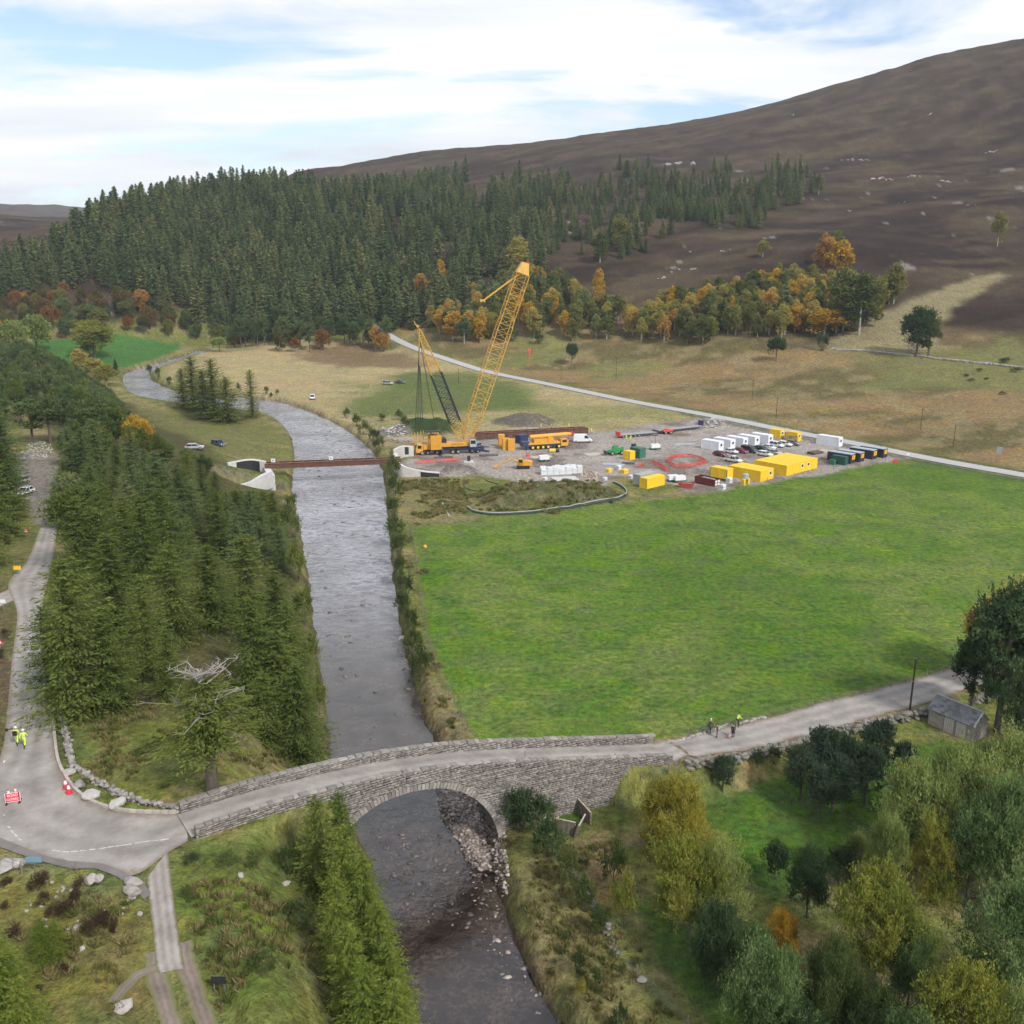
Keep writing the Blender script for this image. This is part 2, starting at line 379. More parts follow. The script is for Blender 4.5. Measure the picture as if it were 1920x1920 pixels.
# the ground sheet: a fan of quads, dense in the dale, out to the far hills
th = np.concatenate([np.linspace(-78, -40, 30, endpoint=False), np.linspace(-40, 40, 500), np.linspace(42, 78, 30)])
rr = 26*np.exp(np.arange(0, 5.32, 0.0080))
TH, RR = np.meshgrid(np.radians(th), rr)
GX, GY = (RR*np.sin(TH)).ravel(), (RR*np.cos(TH)).ravel()
GZ = T0(GX, GY)
na, nr = len(th), len(rr)
idx = np.arange(na*nr).reshape(nr, na)
gq = np.stack([idx[:-1, :-1], idx[:-1, 1:], idx[1:, 1:], idx[1:, :-1]], -1).reshape(-1, 4)
gq = gq[:, ::-1]
GZG = GZ.reshape(nr, na); _thr = np.radians(th)
def T(x, y):
    a = np.asarray(x, float); b = np.asarray(y, float); s = np.broadcast(a, b).shape
    r = np.hypot(a, b); fi = np.clip(np.log(np.maximum(r, 26)/26)/0.0080, 0, nr-1.001)
    fj = np.clip(np.interp(np.arctan2(a, b), _thr, np.arange(na)), 0, na-1.001)
    i, j = fi.astype(int), fj.astype(int); u, v = fi-i, fj-j
    z = (GZG[i, j]*(1-u)+GZG[i+1, j]*u)*(1-v)+(GZG[i, j+1]*(1-u)+GZG[i+1, j+1]*u)*v
    return z if s else float(z)
_tt = np.concatenate([np.arange(40, 400, 1.5), np.arange(400, 1400, 5.0)])
def G(px, py, dh=0.0):
    """survey sight line -> point on the ground"""
    d = ray(px, py); d = d/d[1]
    xs, ys, zs = d[0]*_tt, _tt, CAMH+d[2]*_tt
    b = zs-T(xs, ys)-dh
    i = np.argmax(b < 0) if (b < 0).any() else len(_tt)-1
    i = max(i, 1); t = _tt[i-1]+(_tt[i]-_tt[i-1])*b[i-1]/(b[i-1]-b[i]+1e-9)
    p = np.array([d[0]*t, t, 0.0]); p[2] = T(p[0], p[1]); return p
def Gpoly(px): return [G(*p)[:2] for p in px]
def tall(base, topy):                           # height of an upright thing whose top sits on row topy
    lo, hi = 0.1, 60.0
    for _ in range(30):
        m = (lo+hi)/2
        if to_px((base[0], base[1], base[2]+m))[1] > topy: lo = m
        else: hi = m
    return lo

# ------------------------------------------------------------------ ground sheet with the colour of what grows there
def mixc(c, col, w): return c*(1-w[:, None]) + np.array(col)[None, :]*w[:, None]
def zone(px, soft=1.0, jit=2.0, size=5.0, world=None, s=31):
    poly = world if world is not None else Gpoly(px)
    P_ = np.array(poly); lo, hi = P_.min(0)-12-2*jit, P_.max(0)+12+2*jit
    return smooth(soft, -soft, near_eval(GX, GY, lo, hi, lambda a, b: sdf_poly(a, b, poly)+(fbm(a, b, size, s, 3)-0.5)*2*jit, 1e3))
PASTURE = Gpoly([(772, 990), (870, 978), (980, 967), (1170, 943), (1300, 930), (1420, 907), (1560, 882), (1660, 865), (1750, 868), (1920, 900), (2300, 975), (2300, 1130), (1990, 1200), (1840, 1245), (1700, 1284), (1500, 1336), (1380, 1362), (1240, 1393), (1000, 1400), (895, 1400), (850, 1310), (802, 1180), (786, 1060)])
SITE = Gpoly([(765, 858), (800, 838), (870, 822), (1000, 800), (1100, 810), (1240, 793), (1330, 778), (1400, 786), (1560, 815), (1650, 836), (1720, 858), (1660, 868), (1560, 886), (1400, 912), (1330, 926), (1290, 931), (1262, 908), (1180, 893), (1060, 906), (960, 897), (900, 892), (800, 896), (770, 885)])
def ground_colours():
    n1, n2, n3 = fbm(GX, GY, 40, 41, 4), fbm(GX, GY, 9, 45, 4), fbm(GX, GY, 2.2, 49, 3)
    nl = fbm(GX*0.35, GY*1.3, 16, 55, 4)
    far = smooth(300, 380, GY)
    c = np.zeros((len(GX), 3)) + np.array((0.150, 0.160, 0.044))               # rough green grass
    c = mixc(c, (0.265, 0.212, 0.095), smooth(0.45, 0.62, n2)*0.8)
    c = mixc(c, (0.080, 0.110, 0.027), smooth(0.52, 0.68, n3)*0.6)
    # straw coloured valley meadow
    w = zone([(395, 648), (470, 640), (700, 645), (900, 690), (1100, 735), (1400, 790), (1330, 780), (1100, 810), (870, 820), (760, 840), (700, 845), (640, 800), (560, 768), (490, 752), (380, 742), (290, 715), (300, 695)], 4, 6, 20)
    m = mixc(np.zeros_like(c)+np.array((0.340, 0.280, 0.140)), (0.190, 0.195, 0.070), smooth(0.45, 0.65, n1)*0.7)
    m = mixc(m, (0.400, 0.275, 0.150), smooth(0.5, 0.68, nl)*0.6)
    c = c*(1-w[:, None])+m*w[:, None]
    gz = zone([(640, 735), (760, 700), (880, 695), (960, 720), (1010, 760), (800, 780), (650, 770)], 8, 14, 25, s=33)
    c = mixc(c, (0.085, 0.125, 0.030), gz*0.85)
    bz = zone([(580, 645), (700, 650), (800, 680), (760, 695), (640, 690), (560, 668)], 6, 12, 15, s=35)
    c = mixc(c, (0.130, 0.078, 0.045), bz*0.7)
    w = zone([(250, 770), (420, 775), (500, 785), (545, 830), (548, 870), (440, 850), (300, 840)], 4, 5, 12, s=37)
    c = mixc(c, (0.150, 0.150, 0.050), w*0.8)
    # moor between the far road and the hill
    mo = smooth(0, 12, line_near(GX, GY, far_road)[0])*(GX > np.interp(GY, far_road[::-1, 1][::1], far_road[::-1, 0]))*(GY > 150)
    nm = fbm(GX*0.5, GY*1.2, 30, 61, 5)
    m = mixc(np.zeros_like(c)+np.array((0.235, 0.160, 0.074)), (0.125, 0.104, 0.042), smooth(0.46, 0.60, nm))
    m = mixc(m, (0.270, 0.215, 0.105), smooth(0.54, 0.68, n2)*0.6)
    m = mixc(m, (0.165, 0.175, 0.055), smooth(0.57, 0.66, fbm(GX, GY, 60, 63, 3))*0.7)
    c = c*(1-mo[:, None])+m*mo[:, None]
    # heather on the hill
    hh = smooth(13, 24, GZ-vale(GY)*0.7+(fbm(GX, GY, 30, 65, 4)-0.5)*22)*smooth(330, 420, GY+0.25*np.maximum(GX, 0))
    he = mixc(np.zeros_like(c)+np.array((0.034, 0.022, 0.016)), (0.064, 0.043, 0.028), smooth(0.42, 0.62, fbm(GX*0.6, GY*1.6, 45, 67, 6)))
    he = mixc(he, (0.080, 0.062, 0.031), smooth(0.52, 0.68, fbm(GX*0.5, GY*2.0, 25, 69, 5))*0.7)
    he = mixc(he, (0.078, 0.057, 0.038), smooth(70, 230, GZ)*0.5)
    he = he*(0.76+0.48*smooth(0.3, 0.7, fbm(GX*0.7, GY*1.2, 13, 73, 4)))[:, None]
    he = mixc(he, (0.30, 0.27, 0.24), smooth(0.755, 0.80, fbm(GX*0.6, GY, 9, 71, 4))*(GZ < 130)*0.6)
    c = c*(1-hh[:, None])+he*hh[:, None]
    w = zone([(1560, 640), (1640, 590), (1720, 560), (1870, 510), (1890, 516), (1800, 570), (1750, 620), (1760, 650), (1700, 665), (1560, 655)], 3, 4, 8, s=39)
    c = mixc(c, (0.250, 0.210, 0.110), w*0.9)
    w = zone([(1560, 660), (1920, 645), (2200, 640), (2200, 790), (1880, 740), (1700, 715)], 6, 8, 18, s=40)
    c = mixc(c, (0.170, 0.165, 0.060), w*0.6)
    # far pasture by the river bend, woodland floors
    w = zone([(60, 640), (280, 637), (352, 643), (330, 658), (240, 690), (150, 684), (60, 672)], 1.5, 1.2, 6, s=43); c = mixc(c, (0.060, 0.150, 0.032), w)
    w = zone([(340, 640), (368, 652), (330, 672), (240, 702), (238, 692), (330, 662)], 2, 1, 6, s=44); c = mixc(c, (0.210, 0.190, 0.085), w*0.9)
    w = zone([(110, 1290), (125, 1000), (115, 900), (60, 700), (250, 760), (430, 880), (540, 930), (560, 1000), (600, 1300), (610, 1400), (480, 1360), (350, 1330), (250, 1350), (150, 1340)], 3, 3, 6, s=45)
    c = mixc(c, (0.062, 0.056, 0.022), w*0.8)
    # the mown pasture
    p = smooth(0.4, -0.4, near_eval(GX, GY, np.min(PASTURE, 0)-5, np.max(PASTURE, 0)+5, lambda a, b: sdf_poly(a, b, PASTURE), 99.0)+(n3-0.5)*1.6)
    f = mixc(np.zeros_like(c)+np.array((0.097, 0.165, 0.023)), (0.146, 0.195, 0.039), smooth(0.42, 0.62, n2)*0.7)
    f = mixc(f, (0.070, 0.132, 0.016), smooth(0.50, 0.66, n1)*0.5)
    f = mixc(f, (0.155, 0.185, 0.050), smooth(0.55, 0.70, fbm(GX, GY, 22, 77, 4))*0.5)
    f = mixc(f, (0.050, 0.110, 0.014), smooth(0.55, 0.72, fbm(GX*0.7, GY*1.6, 2.6, 79, 3))*0.55)
    c = c*(1-p[:, None])+f*p[:, None]
    for k, px in enumerate([[(1260, 1520), (1400, 1470), (1500, 1440), (1640, 1440), (1700, 1400), (1760, 1390), (1920, 1400), (1920, 1450), (1700, 1480), (1620, 1560), (1560, 1640), (1450, 1700), (1400, 1650), (1350, 1560)],
               [(1180, 1690), (1250, 1800), (1330, 1920), (1420, 2000), (1500, 2000), (1350, 1800), (1250, 1700)], [(1000, 1520), (1090, 1510), (1110, 1560), (1050, 1560)]]):
        w = zone(px, 0.8, 1.2, 4, s=80+k); c = mixc(c, (0.062, 0.125, 0.016), w*0.92)
    for k, (px, col, am) in enumerate([([(925, 1560), (950, 1640), (1000, 1760), (1080, 1920), (1250, 1980), (1200, 1850), (1120, 1740), (1040, 1620), (960, 1560)], (0.175, 0.140, 0.062), .6),
               ([(1080, 1580), (1150, 1560), (1180, 1640), (1170, 1720), (1120, 1700)], (0.235, 0.160, 0.075), .8), ([(0, 1660), (90, 1660), (190, 1690), (280, 1700), (290, 1920), (60, 1920), (0, 1800)], (0.160, 0.125, 0.040), .65),
               ([(330, 1620), (560, 1600), (560, 1920), (400, 1920), (345, 1780)], (0.085, 0.118, 0.022), .6), ([(800, 1250), (850, 1330), (880, 1390), (820, 1395), (780, 1300)], (0.205, 0.165, 0.080), .8),
               ([(735, 900), (800, 905), (880, 960), (775, 985)], (0.200, 0.170, 0.070), .7), ([(0, 1090), (20, 1120), (35, 1180), (20, 1350), (0, 1440), (-150, 1440), (-150, 1090)], (0.110, 0.072, 0.045), .7),
               ([(0, 1040), (60, 1000), (40, 1080), (0, 1100), (-60, 1080)], (0.150, 0.135, 0.055), .6)]):
        w = zone(px, 1.0, 1.6, 3.5, s=90+k)*am*(0.55+0.9*n2); c = mixc(c, col, np.clip(w, 0, 1))
    # trampled site
    w = smooth(1.2, -1.2, near_eval(GX, GY, np.min(SITE, 0)-9, np.max(SITE, 0)+9, lambda a, b: sdf_poly(a, b, SITE), 99.0)+(n2-0.5)*7)
    dt = mixc(np.zeros_like(c)+np.array((0.330, 0.290, 0.258)), (0.190, 0.155, 0.130), smooth(0.48, 0.66, n2))
    dt = mixc(dt, (0.350, 0.320, 0.290), smooth(0.52, 0.66, nl)*0.6)
    c = c*(1-w[:, None])+dt*w[:, None]
    w = zone([(30, 850), (105, 850), (110, 990), (70, 990), (40, 930)], 1, 1.5, 3, s=101); c = mixc(c, (0.215, 0.190, 0.165), w*0.9)
    for k, (bx, by, rx, ry, rot, bh) in enumerate(BUNDS):
        cx, sx = math.cos(rot), math.sin(rot)
        q = np.hypot(((GX-bx)*cx+(GY-by)*sx)/rx, (-(GX-bx)*sx+(GY-by)*cx)/ry)+(n2-0.5)*0.3
        col = [(0.085, 0.092, 0.034), (0.040, 0.070, 0.020), (0.130, 0.112, 0.092), (0.200, 0.185, 0.170), (0.160, 0.140, 0.125), (0.150, 0.145, 0.115), (0.16, 0.145, 0.08)][k]
        c = mixc(c, col, smooth(1.0, 0.8, q))
        if k in (0, 2): c = mixc(c, (0.165, 0.140, 0.085), smooth(1.0, 0.8, q)*smooth(0.45, 0.62, n3)*0.7)
    # verges, gravel bars, bed
    for line, a, b, col in ((far_road, 2.6, 4.4, (0.185, 0.165, 0.140)), (right_road, 2.2, 3.6, (0.245, 0.180, 0.125))):
        dd, _ = line_near(GX, GY, line); c = mixc(c, col, smooth(b, a, dd+(n2-0.5)*1.6)*0.9)
    dd, _ = line_near(GX, GY, far_road); c = mixc(c, (0.060, 0.090, 0.022), smooth(7.5, 5.5, dd+(n2-0.5)*2)*smooth(3.6, 4.6, dd)*0.7*(GX > 60))
    d = river_d(GX, GY)
    c = mixc(c, (0.110, 0.078, 0.055), smooth(0.9, -0.1, d)*0.85)
    rocks = mixc(np.zeros_like(c)+np.array((0.085, 0.055, 0.038)), (0.300, 0.250, 0.215), smooth(0.42, 0.64, n3))
    w = smooth(0.0, -1.0, d); c = c*(1-w[:, None])+rocks*w[:, None]
    return np.clip(c, 0.004, 0.9), p
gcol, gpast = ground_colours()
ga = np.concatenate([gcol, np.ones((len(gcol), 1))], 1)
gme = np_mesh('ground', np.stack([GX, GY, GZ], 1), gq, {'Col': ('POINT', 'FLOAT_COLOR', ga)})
def ground_material():
    m, nt, ns, bs = mat_new('ground_cover')
    a = nd('ShaderNodeAttribute', ns, attribute_name='Col')
    geo = nd('ShaderNodeNewGeometry', ns)
    mp = nd('ShaderNodeMapping', ns); lk(nt, geo.outputs['Position'], mp.inputs[0]); mp.inputs['Scale'].default_value = (1, 1, 0.5)
    n1 = nd('ShaderNodeTexNoise', ns, i_Scale=1.1, i_Detail=4.0, i_Roughness=0.68); lk(nt, mp.outputs[0], n1.inputs['Vector'])
    n2 = nd('ShaderNodeTexNoise', ns, i_Scale=0.16, i_Detail=4.0, i_Roughness=0.7, i_Distortion=0.6); lk(nt, mp.outputs[0], n2.inputs['Vector'])
    n3 = nd('ShaderNodeTexNoise', ns, i_Scale=4.5, i_Detail=2.0, i_Roughness=0.7); lk(nt, mp.outputs[0], n3.inputs['Vector'])
    def mr(src, lo, hi, a_=0.3, b_=0.7):
        r = nd('ShaderNodeMapRange', ns); lk(nt, src, r.inputs[0]); r.inputs[1].default_value = a_; r.inputs[2].default_value = b_; r.inputs[3].default_value = lo; r.inputs[4].default_value = hi; return r.outputs[0]
    v = nd('ShaderNodeMath', ns, operation='MULTIPLY'); lk(nt, mr(n1.outputs[0], 0.52, 1.46), v.inputs[0]); lk(nt, mr(n2.outputs[0], 0.80, 1.18), v.inputs[1])
    v2 = nd('ShaderNodeMath', ns, operation='MULTIPLY'); lk(nt, v.outputs[0], v2.inputs[0]); lk(nt, mr(n3.outputs[0], 0.72, 1.26), v2.inputs[1])
    hs = nd('ShaderNodeHueSaturation', ns); lk(nt, a.outputs['Color'], hs.inputs['Color']); lk(nt, v2.outputs[0], hs.inputs['Value'])
    hn = nd('ShaderNodeTexNoise', ns, i_Scale=0.5, i_Detail=2.0, i_Roughness=0.7); lk(nt, geo.outputs['Position'], hn.inputs['Vector'])
    lk(nt, mr(hn.outputs[0], 0.475, 0.525), hs.inputs['Hue']); lk(nt, mr(n2.outputs[0], 0.85, 1.12), hs.inputs['Saturation'])
    lk(nt, hs.outputs[0], bs.inputs['Base Color']); bs.inputs['Roughness'].default_value = 0.95
    bs.inputs['Specular IOR Level'].default_value = 0.1
    sm = nd('ShaderNodeMath', ns, operation='MULTIPLY_ADD'); lk(nt, n3.outputs[0], sm.inputs[0]); sm.inputs[1].default_value = 0.35; lk(nt, n1.outputs[0], sm.inputs[2])
    b = nd('ShaderNodeBump', ns, i_Strength=0.9, i_Distance=0.45); lk(nt, sm.outputs[0], b.inputs['Height']); lk(nt, b.outputs[0], bs.inputs['Normal'])
    return m
ground = structure(link('ground', gme, None, ground_material(), smoothed=True))

# ------------------------------------------------------------------ river
def water_material():
    m, nt, ns, bs = mat_new('river_water')
    geo = nd('ShaderNodeNewGeometry', ns)
    nb = nd('ShaderNodeTexNoise', ns, i_Scale=0.30, i_Detail=6.0, i_Roughness=0.6); lk(nt, geo.outputs['Position'], nb.inputs['Vector'])
    nb2 = nd('ShaderNodeTexNoise', ns, i_Scale=2.6, i_Detail=5.0, i_Roughness=0.7); lk(nt, geo.outputs['Position'], nb2.inputs['Vector'])
    r = nd('ShaderNodeValToRGB', ns); lk(nt, nb.outputs[0], r.inputs[0])
    r.color_ramp.elements[0].position = 0.35; r.color_ramp.elements[0].color = (0.016, 0.011, 0.008, 1)
    r.color_ramp.elements[1].position = 0.68; r.color_ramp.elements[1].color = (0.075, 0.056, 0.044, 1)
    r2 = nd('ShaderNodeValToRGB', ns); lk(nt, nb2.outputs[0], r2.inputs[0])
    r2.color_ramp.elements[0].position = 0.42; r2.color_ramp.elements[0].color = (0.55, 0.52, 0.5, 1)
    r2.color_ramp.elements[1].position = 0.66; r2.color_ramp.elements[1].color = (1.5, 1.45, 1.4, 1)
    mx = nd('ShaderNodeMix', ns, data_type='RGBA', blend_type='MULTIPLY', i_0=1.0); lk(nt, r.outputs[0], mx.inputs[6]); lk(nt, r2.outputs[0], mx.inputs[7])
    # broken white water on the riffles
    fo = nd('ShaderNodeTexNoise', ns, i_Scale=1.5, i_Detail=5.0, i_Roughness=0.78, i_Distortion=1.2); 
    mpf = nd('ShaderNodeMapping', ns); lk(nt, geo.outputs['Position'], mpf.inputs[0]); mpf.inputs['Scale'].default_value = (1.0, 0.8, 1); lk(nt, mpf.outputs[0], fo.inputs['Vector'])
    at = nd('ShaderNodeAttribute', ns, attribute_name='riffle')
    ad = nd('ShaderNodeMath', ns, operation='MULTIPLY_ADD'); lk(nt, at.outputs['Fac'], ad.inputs[0]); ad.inputs[1].default_value = 0.22; lk(nt, fo.outputs[0], ad.inputs[2])
    fr_ = nd('ShaderNodeMapRange', ns); lk(nt, ad.outputs[0], fr_.inputs[0]); fr_.inputs[1].default_value = 0.77; fr_.inputs[2].default_value = 0.95
    mx2 = nd('ShaderNodeMix', ns, data_type='RGBA'); lk(nt, fr_.outputs[0], mx2.inputs[0]); lk(nt, mx.outputs[2], mx2.inputs[6]); mx2.inputs[7].default_value = (0.62, 0.64, 0.66, 1)
    painted_sheen = nd('ShaderNodeMath', ns, operation='MULTIPLY_ADD'); lk(nt, nd('ShaderNodeAttribute', ns, attribute_name='air').outputs['Fac'], painted_sheen.inputs[0]); painted_sheen.inputs[1].default_value = 0.9; painted_sheen.inputs[2].default_value = 0.0; painted_sheen.use_clamp = True  # silvery sky reflection upstream, painted into the base colour
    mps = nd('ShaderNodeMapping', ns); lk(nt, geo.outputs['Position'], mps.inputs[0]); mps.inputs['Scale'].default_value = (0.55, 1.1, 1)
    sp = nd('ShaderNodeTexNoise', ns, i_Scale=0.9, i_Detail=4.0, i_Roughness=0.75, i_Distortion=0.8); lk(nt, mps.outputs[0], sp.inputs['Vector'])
    sr = nd('ShaderNodeValToRGB', ns); lk(nt, sp.outputs[0], sr.inputs[0]); sr.color_ramp.elements[0].position = 0.33; sr.color_ramp.elements[0].color = (0.13, 0.13, 0.14, 1); sr.color_ramp.elements[1].position = 0.56; sr.color_ramp.elements[1].color = (0.47, 0.475, 0.52, 1)  # pale and dark speckle imitates sky glints on the ripples
    mx3 = nd('ShaderNodeMix', ns, data_type='RGBA'); lk(nt, painted_sheen.outputs[0], mx3.inputs[0]); lk(nt, mx2.outputs[2], mx3.inputs[6]); lk(nt, sr.outputs[0], mx3.inputs[7])
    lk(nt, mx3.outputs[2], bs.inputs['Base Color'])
    bs.inputs['IOR'].default_value = 1.7; bs.inputs['Specular IOR Level'].default_value = 0.6
    rg = nd('ShaderNodeMapRange', ns); lk(nt, fr_.outputs[0], rg.inputs[0]); rg.inputs[3].default_value = 0.10; rg.inputs[4].default_value = 0.7; lk(nt, rg.outputs[0], bs.inputs['Roughness'])
    w1 = nd('ShaderNodeTexNoise', ns, i_Scale=0.75, i_Detail=5.0, i_Roughness=0.66, i_Distortion=1.0); lk(nt, mpf.outputs[0], w1.inputs['Vector'])
    w2 = nd('ShaderNodeTexNoise', ns, i_Scale=4.0, i_Detail=3.0); lk(nt, geo.outputs['Position'], w2.inputs['Vector'])
    ws = nd('ShaderNodeMath', ns, operation='MULTIPLY_ADD'); lk(nt, w2.outputs[0], ws.inputs[0]); ws.inputs[1].default_value = 0.16; lk(nt, w1.outputs[0], ws.inputs[2])
    st = nd('ShaderNodeMath', ns, operation='MULTIPLY_ADD'); lk(nt, at.outputs['Fac'], st.inputs[0]); st.inputs[1].default_value = 0.50; st.inputs[2].default_value = 0.04
    b = nd('ShaderNodeBump', ns, i_Distance=0.45); lk(nt, ws.outputs[0], b.inputs['Height']); lk(nt, st.outputs[0], b.inputs['Strength']); lk(nt, b.outputs[0], bs.inputs['Normal'])
    return m
_rd = river_d(GX, GY)
keep = (_rd < 2.6)
fk = keep[gq].all(1)
used = np.unique(gq[fk]); remap = -np.ones(len(GX), int); remap[used] = np.arange(len(used))
rifA = sdf_poly(GX[used], GY[used], world_poly([(660, 1500), (860, 1500), (930, 1650), (820, 1700), (700, 1690), (690, 1580)], WL))
riffle = np.clip(0.16+0.62*smooth(105, 170, GY[used])*(0.5+fbm(GX[used], GY[used], 14, 121, 3)) + 0.55*smooth(3, -3, rifA), 0, 1)
wz = vale(GY[used])+WL+0.05*riffle*(fbm(GX[used], GY[used], 1.3, 123, 3)-0.5)*2
wme = np_mesh('river', np.stack([GX[used], GY[used], wz], 1), remap[gq[fk]], {'riffle': ('POINT', 'FLOAT', riffle), 'air': ('POINT', 'FLOAT', np.clip(smooth(112, 185, GY[used])*(0.35+0.9*fbm(GX[used], GY[used], 9, 125, 4)), 0, 1))})  # last attribute: amount of painted sky reflection, rising upstream
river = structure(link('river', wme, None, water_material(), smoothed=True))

# ------------------------------------------------------------------ roads, track, markings
def road_material(name='asphalt_worn', lo=(0.210, 0.188, 0.168), hi=(0.350, 0.320, 0.290), edge=(0.215, 0.165, 0.115), ew=(0.205, 0.105)):
    m, nt, ns, bs = mat_new(name)
    geo = nd('ShaderNodeNewGeometry', ns); ac = nd('ShaderNodeAttribute', ns, attribute_name='across')
    n1 = nd('ShaderNodeTexNoise', ns, i_Scale=0.22, i_Detail=5.0, i_Roughness=0.65); lk(nt, geo.outputs['Position'], n1.inputs['Vector'])
    n2 = nd('ShaderNodeTexNoise', ns, i_Scale=1.6, i_Detail=5.0, i_Roughness=0.7); lk(nt, geo.outputs['Position'], n2.inputs['Vector'])
    wv = nd('ShaderNodeMath', ns, operation='SINE'); ml = nd('ShaderNodeMath', ns, operation='MULTIPLY_ADD'); lk(nt, ac.outputs['Fac'], ml.inputs[0]); ml.inputs[1].default_value = 18.85; ml.inputs[2].default_value = -1.5; lk(nt, ml.outputs[0], wv.inputs[0])
    a1 = nd('ShaderNodeMath', ns, operation='MULTIPLY_ADD'); lk(nt, wv.outputs[0], a1.inputs[0]); a1.inputs[1].default_value = 0.07; lk(nt, n1.outputs[0], a1.inputs[2])
    r = nd('ShaderNodeValToRGB', ns); lk(nt, a1.outputs[0], r.inputs[0])
    r.color_ramp.elements[0].position = 0.32; r.color_ramp.elements[0].color = (*lo, 1); r.color_ramp.elements[1].position = 0.68; r.color_ramp.elements[1].color = (*hi, 1)
    r2 = nd('ShaderNodeMapRange', ns); lk(nt, n2.outputs[0], r2.inputs[0]); r2.inputs[1].default_value = 0.3; r2.inputs[2].default_value = 0.7; r2.inputs[3].default_value = 0.86; r2.inputs[4].default_value = 1.12
    hs = nd('ShaderNodeHueSaturation', ns); lk(nt, r.outputs[0], hs.inputs['Color']); lk(nt, r2.outputs[0], hs.inputs['Value'])
    pp = nd('ShaderNodeMath', ns, operation='PINGPONG'); lk(nt, ac.outputs['Fac'], pp.inputs[0]); pp.inputs[1].default_value = 0.5
    e1 = nd('ShaderNodeMath', ns, operation='MULTIPLY_ADD'); lk(nt, n2.outputs[0], e1.inputs[0]); e1.inputs[1].default_value = 0.22; lk(nt, pp.outputs[0], e1.inputs[2])
    e2 = nd('ShaderNodeMapRange', ns); lk(nt, e1.outputs[0], e2.inputs[0]); e2.inputs[1].default_value = ew[0]; e2.inputs[2].default_value = ew[1]
    mx = nd('ShaderNodeMix', ns, data_type='RGBA'); lk(nt, e2.outputs[0], mx.inputs[0]); lk(nt, hs.outputs[0], mx.inputs[6]); mx.inputs[7].default_value = (*edge, 1)
    lk(nt, mx.outputs[2], bs.inputs['Base Color']); bs.inputs['Roughness'].default_value = 0.9
    b = nd('ShaderNodeBump', ns, i_Strength=0.2, i_Distance=0.05); lk(nt, n2.outputs[0], b.inputs['Height']); lk(nt, b.outputs[0], bs.inputs['Normal']); return m
asphalt = road_material()
asphalt_far = M('asphalt_far', (0.40, 0.385, 0.37), 0.9, 0.10, 0.5)
asphalt_old = M('asphalt_dark', (0.175, 0.155, 0.145), 0.9, 0.2, 0.8)
concrete_track = road_material('track_concrete', (0.185, 0.155, 0.135), (0.36, 0.325, 0.295), (0.13, 0.125, 0.05), (0.24, 0.12))
dirt = road_material('rutted_dirt', (0.13, 0.10, 0.08), (0.25, 0.20, 0.165), (0.135, 0.135, 0.045), (0.40, 0.16))
def ribbon(name, A, B, mat, lift=0.05, nl=None, nc=8, zmode='T'):
    A, B = np.array(A, float)[:, :2], np.array(B, float)[:, :2]
    n = len(A); t = np.linspace(0, 1, nc+1)[None, :, None]
    g = A[:, None, :]*(1-t)+B[:, None, :]*t
    x, y = g[..., 0].ravel(), g[..., 1].ravel(); z = T(x, y)+lift
    ii = np.arange(n*(nc+1)).reshape(n, nc+1)
    q = np.stack([ii[:-1, :-1], ii[:-1, 1:], ii[1:, 1:], ii[1:, :-1]], -1).reshape(-1, 4)
    v = np.stack([x, y, z], 1)
    e1, e2 = v[q[0, 1]]-v[q[0, 0]], v[q[0, 3]]-v[q[0, 0]]
    if np.cross(e1, e2)[2] < 0: q = q[:, ::-1]
    acr = np.tile(np.linspace(0, 1, nc+1), n)
    return link(name, np_mesh(name, v, q, {'across': ('POINT', 'FLOAT', acr)}), None, mat, smoothed=True)
def offset(line, w, jit=0.0, seed=1):
    L = np.array(line)[:, :2]; d = np.gradient(L, axis=0); d /= np.linalg.norm(d, axis=1)[:, None]+1e-9
    nrm = np.stack([-d[:, 1], d[:, 0]], 1)
    j = (vnoise(np.arange(len(L))*0.6, np.zeros(len(L)), seed)-0.5)*2*jit
    return L+nrm*(w+j)[:, None] if jit else L+nrm*w
inner = [(108, 990), (97, 1060), (85, 1110), (80, 1160), (90, 1250), (100, 1330), (103, 1385), (110, 1430), (128, 1465), (150, 1490), (180, 1508), (215, 1519), (255, 1524), (300, 1525), (330, 1524), (348, 1520)]
outer = [(75, 990), (52, 1050), (16, 1095), (32, 1150), (22, 1240), (14, 1330), (0, 1420), (-60, 1500), (-50, 1560), (0, 1585), (60, 1604), (110, 1622), (180, 1628), (250, 1640), (312, 1602), (352, 1576)]
inn = np.array(catmull([at_height(*p, 9.0) for p in inner], 6)); out = np.array(catmull([at_height(*p, 9.0) for p in outer], 6))
structure(ribbon('road', inn, out, asphalt, 0.06, nc=14))
rl = resample(right_road, 100); _tw = smooth(0, 14, np.arange(100.0)); rl0 = rl[:, :2]
_ea, _eb = offset(rl, 2.75, 0.25, 3), offset(rl, -2.6, 0.3, 4)
_ea, _eb = rl0+(_ea-rl0)*(.72+.28*_tw)[:, None], rl0+(_eb-rl0)*(.75+.25*_tw)[:, None]
structure(ribbon('road', _ea, _eb, asphalt, 0.06))
fl = resample(far_road, 260)
structure(ribbon('road', offset(fl, 2.9), offset(fl, -2.7), asphalt_far, 0.16, nc=4))
side = np.array([at_height(*p, 9.0) for p in [(60, 1098), (0, 1125), (-80, 1160)]])
side = resample(side, 20); structure(ribbon('road', offset(side, 2.0), offset(side, -2.0), asphalt, 0.035, nc=4))
tl = [(276, 1652), (279, 1690), (286, 1740), (290, 1800), (296, 1812)]; tr = [(316, 1600), (322, 1650), (328, 1700), (337, 1760), (345, 1802)]
structure(ribbon('track', resample([at_height(*p, 8.7) for p in tl], 30), resample([at_height(*p, 8.7) for p in tr], 30), concrete_track, 0.05, nc=6))
